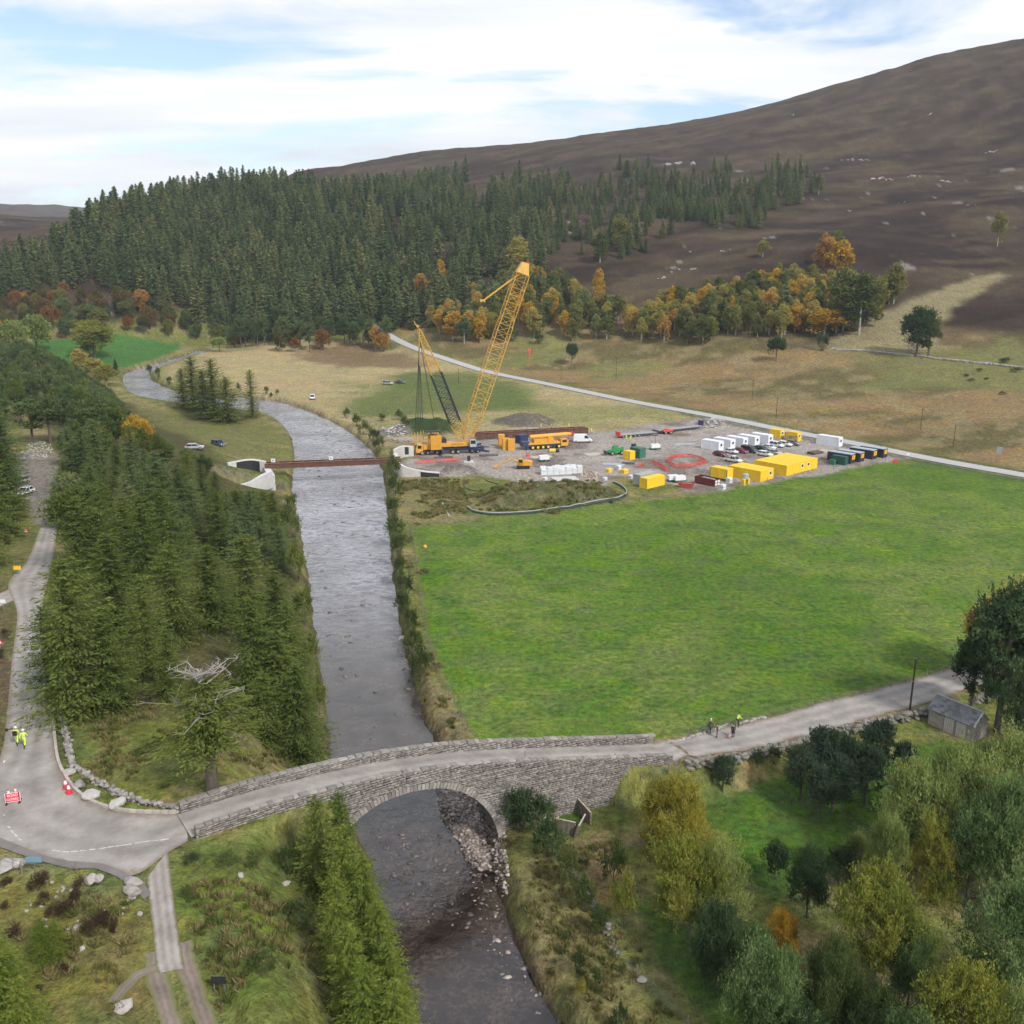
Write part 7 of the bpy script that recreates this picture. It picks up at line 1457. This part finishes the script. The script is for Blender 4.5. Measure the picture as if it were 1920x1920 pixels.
def excavator():
    p = G(981, 878); root = thing('excavator', 'small yellow excavator reaching left at the lower edge of the site', 'excavator', p, R_(178))
    for sg in (-1, 1): part('crawler_track', MB().prism([(-1.6, .1), (-1.8, .4), (-1.6, .75), (1.6, .75), (1.8, .4), (1.6, .1)], sg*1.0-.28, sg*1.0+.28), rubber, root)
    part('undercarriage', MB().box(-1.0, 1.0, -.8, .8, .4, .9), chassis, root); part('house', MB().prism([(-2.4, .95), (-2.5, 1.9), (-1.0, 2.2), (1.4, 2.0), (1.5, .95)], -1.2, 1.2), crane_y, root); cb = part('cab', MB().prism([(0, 1.0), (0, 2.8), (1.2, 2.8), (1.6, 1.8), (1.5, 1.0)], .2, 1.2), crane_y, root); part('window', MB().box(.15, 1.2, 1.2, 1.22, 1.8, 2.6), glass, cb); part('side_window', MB().box(.15, 1.2, .18, .199, 1.8, 2.6), glass, cb)
    part('boom', MB().path([(1.2, 0, 1.5), (3.0, 0, 2.6), (4.6, 0, 1.9)], .22, 6), crane_y, root); part('dipper', MB().path([(4.6, 0, 1.9), (6.3, 0, .9), (7.2, 0, .7)], .17, 6), crane_y, root); part('bucket', MB().prism([(7.0, .2), (7.1, .9), (7.8, .7), (7.9, .15), (7.5, 0)], -.45, .45), crane_y, root)
excavator()
# --- skips, tanks, barriers and odd things
def skip(px, py, L, W, H_, m, label, taper=.25, rz=GRID, load=True):
    p = G(px, py); root = thing('skip', label, 'skip', p, rz); o, i = (lambda e, z: [(-L/2+e+(taper*L if z < .2 else 0), -W/2+e, z), (L/2-e-(taper*L if z < .2 else 0), -W/2+e, z), (L/2-e-(taper*L if z < .2 else 0), W/2-e, z), (-L/2+e+(taper*L if z < .2 else 0), W/2-e, z)]), None
    part('shell', MB().loft([o(0, .05), o(0, H_), o(.1, H_), o(.1, .15)], caps=True), m, root); part('rim', MB().box(-L/2-.06, L/2+.06, -W/2-.06, -W/2+.06, H_-.1, H_+.02).box(-L/2-.06, L/2+.06, W/2-.06, W/2+.06, H_-.1, H_+.02), m, root)
    for k in range(4): part('rib', MB().box(-L/2+(k+.7)*L/4.4, -L/2+(k+.7)*L/4.4+.1, -W/2-.08, -W/2-.0, .2, H_-.1), m, root)
    if load: part('contents', MB().loft([[(x*(L/2-.12), y*(W/2-.12), H_*.55) for x, y in ((-1, -1), (1, -1), (1, 1), (-1, 1))], [(x*(L/4), y*(W/4), H_*.95) for x, y in ((-1, -1), (1, -1), (1, 1), (-1, 1))]]), M('skip_waste', (.20, .18, .16), .9, .4, 2) if 'skip_waste' not in bpy.data.materials else bpy.data.materials['skip_waste'], root)
    return root
skip(1287, 914, 4.0, 1.8, 1.2, red_skip, 'red boat shaped skip at the site edge', .2, R_(-20)); s_ = skip(1326, 908, 6.2, 2.4, 1.8, maroon, 'maroon roll on skip with white posters on its end', .02, UA)
for k in range(4): part('poster', MB().box(3.11, 3.13, -1.0+(k % 2)*1.05, -.2+(k % 2)*1.05, .3+(k//2)*.72, .85+(k//2)*.72), white_paint, s_)
def boxy(name, px, py, w, d, h, m, label, cat, rz=GRID, extra=None):
    p = G(px, py); root = thing(name, label, cat, p, rz); e = .06*min(w, d)
    part('body', MB().loft([[(-w/2, -d/2, 0), (w/2, -d/2, 0), (w/2, d/2, 0), (-w/2, d/2, 0)], [(-w/2, -d/2, h*.9), (w/2, -d/2, h*.9), (w/2, d/2, h*.9), (-w/2, d/2, h*.9)], [(-w/2+e, -d/2+e, h), (w/2-e, -d/2+e, h), (w/2-e, d/2-e, h), (-w/2+e, d/2-e, h)]]), m, root)
    part('strap', MB().box(-w/2-.01, w/2+.01, -d/2-.01, d/2+.01, h*.4, h*.46), chassis, root)
    if extra: extra(root)
    return root
boxy('water_tank', 1367, 905, 1.2, 1.2, 1.3, foam_white, 'white water tank under the raised yellow cabin', 'tank'); boxy('storage_box', 1355, 917, 1.2, 1.1, 1.2, foam_white, 'white cube box at the pasture edge', 'box'); boxy('storage_box', 1183, 897, 1.0, 1.0, .9, foam_white, 'white cube behind the grey container', 'box'); boxy('storage_box', 1134, 900, 1.0, .9, .7, foam_white, 'small white sack beside the bund', 'box'); boxy('storage_box', 1022, 900, 1.0, .9, .7, foam_white, 'white cube beside the concrete sheet', 'box'); boxy('storage_box', 1160, 880, 1.2, 1.0, 1.1, foam_white, 'white tank beside the yellow bowser', 'box'); boxy('fuel_bowser', 1171, 887, 1.8, 1.2, 1.1, cab_y, 'yellow fuel bowser left of the red barriers', 'bowser'); boxy('fuel_bowser', 1142, 885, 1.4, 1.0, 1.0, cab_y, 'small yellow bowser among timber', 'bowser')
def silo():
    p = G(1397, 908); root = thing('wash_station', 'silver drum on yellow stand in front of the yellow cabins', 'tank', p, GRID); part('drum', MB().tube((0, 0, 1.4), (0, 0, 2.6), .75, .75, 16), cont_grey_top, root); part('drum_lid', MB().tube((0, 0, 2.6), (0, 0, 2.75), .75, .3, 16), cont_grey_top, root)
    for x in (-.9, .9): part('leg_panel', MB().box(x-.35, x+.35, -.5, .5, 0, 1.45), cab_y, root)
silo()
def generator(px, py, label, mast=0):
    p = G(px, py); root = thing('generator', label, 'generator', p, R_(15)); part('housing', MB().prism([(-1.4, .6), (-1.4, 1.6), (-1.2, 1.75), (1.2, 1.75), (1.4, 1.6), (1.4, .6)], -.7, .7), white_v, root); part('base_tank', MB().box(-1.5, 1.5, -.75, .75, .3, .6), green_dk, root); [wheel(root, .3, s*.85, .32, .32, .2) for s in (-1, 1)]; part('drawbar', MB().tube((1.4, 0, .45), (2.4, 0, .4), .05), chassis, root)
    if mast: part('mast', MB().tube((0, 0, 1.7), (0, 0, mast), .07, .05, 6), chassis, root); part('lamp_head', MB().box(-.6, .6, -.15, .15, mast-.1, mast+.3), chassis, root)
generator(1262, 903, 'white generator left of the pair beside the red skip'); generator(1274, 904, 'white generator with green base nearest the red skip'); generator(1228, 843, 'white lighting tower beside the green container', 4.2); generator(1020, 865, 'white towed compressor in the middle of the site')
def barriers(pts, label, h=1.0):
    W_ = [G(*p) for p in pts]; root = thing('plastic_barriers', label, 'barrier', W_[0])
    for a, b in zip(W_[:-1], W_[1:]):
        L = np.linalg.norm((b-a)[:2]); n = max(1, int(round(L/2.0))); ang = math.atan2(b[1]-a[1], b[0]-a[0])
        for k in range(n):
            q = a+(b-a)*k/n; m = MB(); l = L/n*.95; m.box(0, l, -.04, .04, h-.22, h).box(0, l, -.03, .03, .25, .36).box(0, .08, -.03, .03, .1, h-.2).box(l-.08, l, -.03, .03, .1, h-.2).box(.05, .15, -.3, .3, 0, .1)
            for j in range(1, 6): m.box(l*j/6-.03, l*j/6+.03, -.02, .02, .36, h-.22)
            part('barrier_panel', m, hivis_red, root, loc=tuple(q-W_[0]), rz=ang)
barriers([(1255, 872), (1252, 864), (1268, 858), (1290, 857), (1312, 862), (1324, 869), (1305, 874), (1285, 878), (1266, 877), (1255, 872)], 'ring of red plastic barriers in the middle of the site'); barriers([(1222, 869), (1235, 874), (1244, 879), (1250, 886)], 'short line of red plastic barriers behind the grey container'); barriers([(1195, 876), (1205, 876), (1206, 870)], 'corner of red plastic barriers beside the yellow bowser'); barriers([(780, 871), (800, 869), (830, 867), (862, 864)], 'long line of red barriers in front of the big crane'); barriers([(770, 838), (785, 837), (800, 835)], 'red barriers behind the right abutment')
def pallet_stack(px, py, w, d, n, m, label, rz=0.1, name='timber_stack', th=.16, cat='timber'):
    p = G(px, py); root = thing(name, label, cat, p, rz)
    for k in range(n):
        nb = 4
        for j in range(nb): part('beam', MB().box(-w/2+rnd.uniform(-.1, .1), w/2, -d/2+d*j/nb+.03, -d/2+d*(j+1)/nb-.03, k*th, k*th+th*.9), m, root)
for x, y, w, d, n, m, lab, rz in [(1015, 857, 6, 3, 1, pale_timber, 'pale timber mat frame left of the compressor', .3), (940, 860, 5, 3, 1, plank, 'timber mat in front of the truck crane', .2), (995, 858, 4, 3, 1, plank, 'small timber mat behind the compressor', .1), (1052, 853, 4.5, 2.4, 2, plank, 'stack of timber mats right of the compressor', .3), (1075, 848, 5, 2, 1, plank, 'grey steel mats behind the timber mats', .2), (1112, 852, 5, 3.2, 1, pale_timber, 'pale board frame right of the timber mats', .5), (1095, 846, 5, 1.6, 1, plank, 'long boards lying behind the site road', .1), (1150, 872, 6, 2.4, 2, cont_grey_top, 'grey panels stacked beside the white tank', -.3), (1178, 870, 3.5, 1.2, 3, chassis, 'dark steel box sections beside the grey panels', -.2),
       (1530, 850, 5, 2.5, 4, M('timber_dark', (.12, .075, .06), .9, .3, 2), 'dark timber stack behind the yellow cabins', .6), (1545, 848, 3, 2, 4, pale_timber, 'tan timber stack behind the yellow cabins', .6), (1283, 834, 7, 1.4, 2, cont_grey_top, 'bundle of grey pipes beside the white cabins', .25), (1245, 849, 5, 2, 1, plank, 'boards lying beside the lighting tower', .5), (985, 897, 5, 2, 1, plank, 'boards beside the tan slabs', .1), (1005, 903, 3, 1.2, 1, pale_timber, 'pale board at the lower edge of the site', .2), (1155, 843, 1, 1, 8, black_st, 'small dark stack beside the telehandler', .3), (1188, 840, 1.2, 1, 8, black_st, 'dark post stack behind the green container', .3)]: pallet_stack(x, y, w, d, n, m, lab, rz)
for k, (x, y, L) in enumerate([(1042, 888, 8.2), (1066, 886, 7.0)]):
    p = G(x, y); root = thing('block_stack', ['left stack of white wrapped blocks at the lower edge', 'right stack of white wrapped blocks at the lower edge'][k], 'blocks', p, R_(8))
    for j in range(3):
        for i in range(5): part('block', MB().box(-L/2+i*L/5+.04, -L/2+(i+1)*L/5-.04, -1.4+j*.95, -.5+j*.95, 0, .95).box(-L/2+i*L/5+.04, -L/2+(i+1)*L/5-.04, -1.4+j*.95, -.5+j*.95, 1.0, 1.9 if (i+j) % 3 else 1.5), foam_white, root)
p = G(1060, 899); root = thing('concrete_sheet', 'pale flat concrete slab in front of the white blocks', 'slab', p, R_(12)); part('slab', MB().box(-3.2, 3.2, -2.6, 2.6, 0, .2), concrete, root); part('opening_cover', MB().tube((0, 0, .2), (0, 0, .24), .4, .4, 12), chassis, root)
p = G(879, 866); root = thing('manhole', 'pale square slab with a black pump box in front of the big crane', 'manhole', p, R_(8)); part('slab', MB().box(-1.3, 1.3, -1.3, 1.3, 0, .25), concrete, root); part('pump_box', MB().box(-.4, .4, -.3, .5, .25, 1.7), black_st, root)
p = G(1040, 848); root = thing('cable_drum', 'yellow and black drum lying behind the compressor', 'drum', p, R_(5)); part('drum', MB().tube((-1.5, 0, .55), (.2, 0, .55), .55, .55, 14), cab_y, root); part('drum_end', MB().tube((.2, 0, .55), (1.3, 0, .55), .5, .5, 14), black_st, root)
p = G(990, 857); root = thing('red_pump', 'small red pump in front of the truck crane', 'pump', p, 0.3); part('housing', MB().box(-.5, .5, -.35, .35, .1, .8), hivis_red, root); part('handle', MB().path([(-.4, 0, .8), (-.4, 0, 1.1), (.4, 0, 1.1), (.4, 0, .8)], .04), chassis, root)
for x, y, lab in ((1475, 828, 'dark mesh gate left of the yellow cube cabins'), (1487, 829, 'dark mesh gate right of its twin at the yellow cubes')):
    p = G(x, y); root = thing('mesh_gate', lab, 'gate', p, R_(-12)); part('frame', MB().box(-1.4, 1.4, -.03, .03, .1, .18).box(-1.4, 1.4, -.03, .03, 1.7, 1.8).box(-1.4, -1.3, -.03, .03, .1, 1.8).box(1.3, 1.4, -.03, .03, .1, 1.8), chassis, root); [part('bar', MB().box(-1.3+k*.2, -1.24+k*.2, -.02, .02, .18, 1.7), chassis, root) for k in range(13)]
# hoses and silt fence
hose_m = M('hose_dark_green', (.02, .05, .035), .5, .2, 2); pipe_w = M('pipe_pale', (.42, .45, .44), .5, .12, 2)
def hose(px, label, m, r=.12, dz=.1, dy=0):
    pts = resample(catmull([G(*p) for p in px], 6), 70); o = part('hose', MB().path([(p[0]-pts[0][0], p[1]-pts[0][1]+dy, T(p[0], p[1]+dy)+dz-T(*pts[0][:2])) for p in pts], r, 6), m, None); o.location = (pts[0][0], pts[0][1], T(*pts[0][:2])); return tag(o, label, 'hose')
hose([(822, 905), (812, 911), (808, 918), (815, 926), (835, 932), (850, 938), (858, 945)], 'green hose curling across the grass left of the bund', hose_m); hose([(880, 900), (870, 905), (872, 914), (885, 920), (905, 922)], 'second green hose loop left of the bund', hose_m); hose([(910, 898), (915, 903), (935, 908)], 'short hose at the lower edge of the site', hose_m)
bp_ = [(1150, 905), (1165, 912), (1175, 925), (1160, 935), (1100, 945), (1040, 955), (990, 962), (930, 965), (890, 960), (876, 952)]
hose(bp_, 'pale pipe running around the foot of the grass bund', pipe_w, .10, .45); hose(bp_, 'dark silt fence roll around the foot of the grass bund', hose_m, .22, .2, -.45)
hose([(828, 940), (836, 955), (842, 968)], 'pale pipe in the small trench', pipe_w, .16, .05); p = G(797, 1028); b_ = part('buoy', MB().loft([[(r*math.cos(t), r*math.sin(t), z) for t in np.linspace(0, 6.28, 9)[:-1]] for r, z in ((.1, 0), (.3, .15), (.34, .4), (.25, .62), (.06, .75))]), orange_p, None); b_.location = p; tag(b_, 'small orange marker in the corner of the pasture', 'marker')
# ------------------------------------------------------------------ people, bicycles, dog
skin_m = M('skin', (.50, .32, .24), .6, .06, 6); trouser_dk = M('trousers_dark', (.03, .032, .045), .9, .2, 6); coat_blk = M('coat_black', (.018, .018, .02), .9, .2, 6); coat_brown = M('coat_brown', (.06, .035, .03), .9, .2, 6); shirt_dk = M('jersey_navy', (.025, .03, .06), .9, .2, 6); helmet_w = M('helmet_white', (.75, .75, .74), .35, .04, 4); boot_m = M('boots', (.03, .025, .02), .8, .2, 6); hair_m = M('hair_dark', (.03, .022, .016), .9, .2, 8); hat_pale = M('helmet_pale', (.55, .60, .45), .5, .05, 4)
def skin_figure(verts, edges, radii, root_i, subs=1):
    me = bpy.data.meshes.new('body'); me.from_pydata(verts, edges, []); o = bpy.data.objects.new('tmp', me); C.objects.link(o)
    sk = o.modifiers.new('skin', 'SKIN'); sk.use_smooth_shade = True
    for i, r in enumerate(radii): me.skin_vertices[0].data[i].radius = (r if isinstance(r, tuple) else (r, r)); me.skin_vertices[0].data[i].use_root = i == root_i
    ss = o.modifiers.new('sub', 'SUBSURF'); ss.levels = ss.render_levels = subs
    dg = bpy.context.evaluated_depsgraph_get(); m2 = bpy.data.meshes.new_from_object(o.evaluated_get(dg)); bpy.data.objects.remove(o); return m2
POSES = {  # (hip, knee, ankle, toe) and (shoulder, elbow, wrist) for each side; facing +y
 'stand': dict(L=[(-.10, 0, .92), (-.11, .02, .50), (-.11, -.02, .09), (-.12, .16, .04)], Rr=[(.10, 0, .92), (.12, .03, .50), (.13, -.01, .09), (.15, .17, .04)], La=[(-.20, 0, 1.44), (-.27, -.03, 1.15), (-.25, .08, .92)], Ra=[(.20, 0, 1.44), (.27, -.02, 1.15), (.24, .10, .93)], lean=.02),
 'walk': dict(L=[(-.10, 0, .92), (-.10, .20, .52), (-.10, .16, .10), (-.10, .33, .07)], Rr=[(.10, 0, .92), (.10, -.06, .50), (.10, -.36, .16), (.10, -.22, .05)], La=[(-.20, 0, 1.44), (-.27, -.16, 1.18), (-.25, -.14, .94)], Ra=[(.20, 0, 1.44), (.27, .10, 1.17), (.23, .28, .98)], lean=.04),
 'shoulder': dict(L=[(-.10, 0, .92), (-.10, .18, .52), (-.10, .14, .10), (-.10, .31, .07)], Rr=[(.10, 0, .92), (.10, -.05, .50), (.10, -.33, .15), (.10, -.2, .05)], La=[(-.20, 0, 1.44), (-.32, .10, 1.20), (-.26, .14, 1.46)], Ra=[(.20, 0, 1.44), (.27, .06, 1.16), (.24, .2, .96)], lean=.04),
 'bike': dict(L=[(-.10, 0, .98), (-.13, .36, .80), (-.12, .22, .40), (-.12, .38, .36)], Rr=[(.10, 0, .98), (.16, .22, .55), (.20, .05, .10), (.21, .22, .05)], La=[(-.19, .24, 1.42), (-.28, .40, 1.18), (-.24, .58, 1.08)], Ra=[(.19, .24, 1.42), (.28, .40, 1.18), (.24, .58, 1.08)], lean=.26)}
def person(p, rz, label, pose, top, legs, head=None, hat=None, h=1.78, coat=False, group=None):
    q = POSES[pose]; ln = q['lean']; V = [(0, 0, .97), (0, ln*.35, 1.15), (0, ln*.75, 1.33), (0, ln*.95, 1.47), (0, ln*1.02, 1.55), (0, ln*1.1+.01, 1.64), (0, ln*1.1+.02, 1.74)]; R = [(.17, .12), (.15, .105), (.175, .115), (.12, .085), (.055, .055), (.082, .095), (.07, .085)]; E = [(0, 1), (1, 2), (2, 3), (3, 4), (4, 5), (5, 6)]; lab = ['legs', 'top', 'top', 'top', 'skin', 'skin', 'skin']
    if q['L'][0][2] > .95: V[0] = (0, 0, 1.02)
    for key in ('L', 'Rr'):
        pts = q[key]; i0 = len(V); V += pts; R += [.095, .065, .046, .035]; lab += ['legs', 'legs', 'boot', 'boot']; E += [(0, i0), (i0, i0+1), (i0+1, i0+2), (i0+2, i0+3)]
    for key in ('La', 'Ra'):
        pts = [(x, y+(ln if pose != 'bike' else 0), z) for x, y, z in q[key]]; i0 = len(V); w, e = Vector(pts[2]), Vector(pts[1]); hand = tuple(w+(w-e).normalized()*.09); V += pts+[hand]; R += [.062, .048, .034, (.040, .022)]; lab += ['top', 'top', 'skin', 'skin']; E += [(3, i0), (i0, i0+1), (i0+1, i0+2), (i0+2, i0+3)]
    if coat: R[0] = (.21, .16)
    me = skin_figure(V, E, R, 0, 1); mats = {'top': 0, 'legs': 1, 'skin': 2, 'boot': 3}; co = np.array(V); 
    for f in me.polygons: f.material_index = mats[lab[int(np.argmin(((co-np.array(f.center))**2).sum(1)))]]
    root = thing('person', label, 'person', p, rz, group); s = h/1.81; root.scale = (s, s, s); body = link('body', me, root, [top, legs, skin_m, boot_m], smoothed=True)
    fi = MB()
    for key in ('La', 'Ra'):
        pts = [(x, y+(ln if pose != 'bike' else 0), z) for x, y, z in q[key]]; w, e = Vector(pts[2]), Vector(pts[1]); d = (w-e).normalized(); sd = d.cross(Vector((1, 0, 0))).normalized(); hc = w+d*.10
        for k, L in enumerate((.06, .075, .08, .07)): a = hc+sd*(k-1.5)*.018; b_ = a+d*L*.6; fi.tube(a, b_, .009, .008, 5); fi.tube(b_, b_+(d*.7+Vector((0, .3, -.2)))*L*.5, .008, .006, 5)
        fi.tube(w+d*.03+sd*.03, w+d*.08+sd*.07, .010, .008, 5)
    part('fingers', fi, skin_m, root); hp = V[6]; face = MB(); face.tube((0, hp[1]+.085, hp[2]-.05), (0, hp[1]+.115, hp[2]-.065), .016, .012, 5); part('nose', face, skin_m, body)
    part('eyes', MB().tube((-.032, hp[1]+.07, hp[2]-.02), (-.032, hp[1]+.095, hp[2]-.02), .011).tube((.032, hp[1]+.07, hp[2]-.02), (.032, hp[1]+.095, hp[2]-.02), .011), black_p, body); part('mouth', MB().box(-.028, .028, hp[1]+.07, hp[1]+.092, hp[2]-.115, hp[2]-.105), hivis_red, body); part('ears', MB().tube((-.085, hp[1]-.01, hp[2]-.04), (-.1, hp[1]-.015, hp[2]-.04), .028).tube((.085, hp[1]-.01, hp[2]-.04), (.1, hp[1]-.015, hp[2]-.04), .028), skin_m, body)
    cap = MB().loft([[(r*math.cos(t)*.95, r*math.sin(t)*1.1+hp[1], hp[2]+z) for t in np.linspace(0, 6.28, 13)[:-1]] for r, z in ((.105, -.01), (.112, .03), (.098, .075), (.06, .105), (.015, .115))]); part('helmet' if hat else 'hair', cap, hat or hair_m, root, smoothed=True)
    if hat is helmet_w: part('helmet_brim', MB().tube((0, hp[1]+.02, hp[2]-.005), (0, hp[1]+.02, hp[2]+.012), .135, .125, 14), hat, root)
    if coat: part('coat_skirt', MB().loft([[(r*math.cos(t), r*.75*math.sin(t), z) for t in np.linspace(0, 6.28, 13)[:-1]] for r, z in ((.20, 1.05), (.23, .85), (.25, .66))], caps=False), top, root)
    if top is hivis: part('reflective_band', MB().loft([[(r*math.cos(t), ln*.5+r*.68*math.sin(t), z) for t in np.linspace(0, 6.28, 13)[:-1]] for r, z in ((.192, 1.14), (.196, 1.19))], caps=False), cont_grey_top, root)
    return root
def on9(x, y): p = at_height(x, y, 9.0); p[2] = T(p[0], p[1])+.06; return p
a = person(on9(33, 1398), R_(8), 'worker in yellow high visibility clothes and white helmet carrying tools on the shoulder', 'shoulder', hivis, hivis, hat=helmet_w, h=1.9); part('backpack', MB().box(-.17, .17, -.32, -.14, 1.08, 1.5), coat_blk, a); part('tool_pole', MB().tube((-.3, .25, 1.55), (-.5, -.5, 1.85), .04, .04, 6).box(-.62, -.42, -.65, -.45, 1.75, 1.95), coat_blk, a)
person(on9(47, 1403), R_(4), 'worker in yellow high visibility coat and white helmet walking on the left road', 'walk', hivis, hivis, hat=helmet_w, h=1.9)
def on_road(x, y, dz=.06): p = G(x, y); p[2] += dz; return p
person(on_road(1344, 1384), R_(75), 'walker in dark brown coat talking with the cyclists', 'stand', coat_brown, coat_brown, h=1.75); person(on_road(1374, 1384), R_(10), 'walker in black coat standing beside the small dog', 'stand', coat_blk, trouser_dk, h=1.7, coat=True)
tyre_b = M('bicycle_tyre', (.02, .02, .02), .9, .1, 6); frame_b = M('bicycle_frame', (.10, .11, .12), .4, .1, 6)
def bicycle(p, rz, label):
    root = thing('bicycle', label, 'bicycle', p, rz)
    for y in (-.52, .55):
        w = part('wheel', MB().path([(0, y+.34*math.cos(t), .36+.34*math.sin(t)) for t in np.linspace(0, 2*math.pi, 21)], .028, 5), tyre_b, root); part('spokes', MB().path([(0, y, .36), (0, y+.33, .36), (0, y-.33, .36), (0, y, .36), (0, y, .69), (0, y, .03), (0, y, .36), (0, y+.23, .59), (0, y-.23, .13), (0, y, .36), (0, y-.23, .59), (0, y+.23, .13)], .004, 3), steel, w)
    part('frame', MB().path([(0, -.52, .36), (0, -.10, .32), (0, -.22, .82), (0, -.52, .36)], .018, 6).path([(0, -.10, .32), (0, .36, .78), (0, -.2, .78)], .02, 6).path([(0, .36, .86), (0, .40, .72), (0, .55, .36)], .02, 6), frame_b, root); part('saddle', MB().prism([(-.06, .92), (.06, .92), (.05, .97), (-.05, .97)], -.34, -.08), coat_blk, root); part('handlebar', MB().tube((-.32, .42, 1.02), (.32, .42, 1.02), .015).tube((0, .36, .86), (0, .42, 1.02), .015), coat_blk, root); part('pedal', MB().box(-.16, -.06, .05, .13, .36, .39).box(.06, .16, -.25, -.17, .26, .29).tube((-.06, .0, .36), (.06, -.2, .28), .015), coat_blk, root)
for (x, y, rz, lb, lp, tp, ht) in [(1328, 1376, R_(-62), 'mountain bike of the dark dressed cyclist', 'cyclist in navy clothes sitting on a bicycle at the road side', shirt_dk, hat_pale), (1381, 1364, R_(-66), 'bicycle of the cyclist in the yellow vest', 'cyclist in yellow vest and dark shorts on a bicycle', hivis, coat_blk)]:
    p = on_road(x, y); bicycle(p, rz, lb); person(p, rz, lp, 'bike', tp, trouser_dk, hat=ht, h=1.78)
def dog():
    p = on_road(1368, 1386); fur = M('dog_tan', (.46, .28, .16), .9, .2, 8); root = thing('dog', 'small tan dog standing beside the walker in black', 'dog', p, R_(150))
    V = [(0, -.26, .38), (0, 0, .37), (0, .24, .40), (0, .36, .50), (0, .44, .57), (0, .56, .54), (0, -.36, .45), (0, -.44, .58)]; Rr = [.085, .095, .12, .065, .075, .035, .022, .012]; E = [(0, 1), (1, 2), (2, 3), (3, 4), (4, 5), (0, 6), (6, 7)]
    for x in (-.07, .07):
        i = len(V); V += [(x, .24, .26), (x, .22, .14), (x, .25, .02)]; Rr += [.045, .026, .026]; E += [(2, i), (i, i+1), (i+1, i+2)]
        i = len(V); V += [(x, -.22, .27), (x, -.32, .15), (x, -.27, .02)]; Rr += [.055, .028, .026]; E += [(0, i), (i, i+1), (i+1, i+2)]
    link('body', skin_figure(V, E, Rr, 1, 1), root, fur, smoothed=True); part('ears', MB().tube((-.05, .42, .62), (-.075, .40, .70), .025, .008, 5).tube((.05, .42, .62), (.075, .40, .70), .025, .008, 5), fur, root)
dog()
for k, (x, y, rz, lab, tp) in enumerate([(1015, 803, 2.0, 'worker in yellow standing behind the stored girders at the left', hivis), (1067, 803, 3.0, 'worker in yellow standing behind the stored girders at the right', hivis), (1101, 813, 1.0, 'worker in yellow left at the end of the stored girders', hivis), (1105, 813, 2.2, 'worker in yellow second at the end of the stored girders', hivis), (1109, 812, 4.0, 'worker in yellow last at the end of the stored girders', hivis), (1034, 806, 1.5, 'worker in red beside the stored girders', hivis_red), (1174, 826, 2.4, 'worker in yellow left of the two near the flatbed', hivis), (1182, 827, 3.5, 'worker in yellow right of the two near the flatbed', hivis), (1066, 836, 1.0, 'worker in dark clothes beside the truck crane cab', coat_brown), (1155, 816, .5, 'worker in red at the tail of the flatbed', hivis_red)]):
    person(G(x, y), rz, lab, 'stand' if k % 2 else 'walk', tp, tp if tp is hivis else trouser_dk, hat=helmet_w)

# ------------------------------------------------------------------ the air of the dale
def haze():
    m = bpy.data.materials.new('haze_air'); m.use_nodes = True; ns = m.node_tree.nodes; ns.clear()
    v = nd('ShaderNodeVolumePrincipled', ns); v.inputs['Color'].default_value = (.80, .88, 1.0, 1); v.inputs['Density'].default_value = 0.00009; v.inputs['Anisotropy'].default_value = 0.0
    o = nd('ShaderNodeOutputMaterial', ns); lk(m.node_tree, v.outputs[0], o.inputs['Volume'])
    b = part('haze', MB().box(-5200, 5200, -1500, 5400, -45, 345), m, None); stuff(b, 'thin pale haze filling the dale', 'haze')
haze()
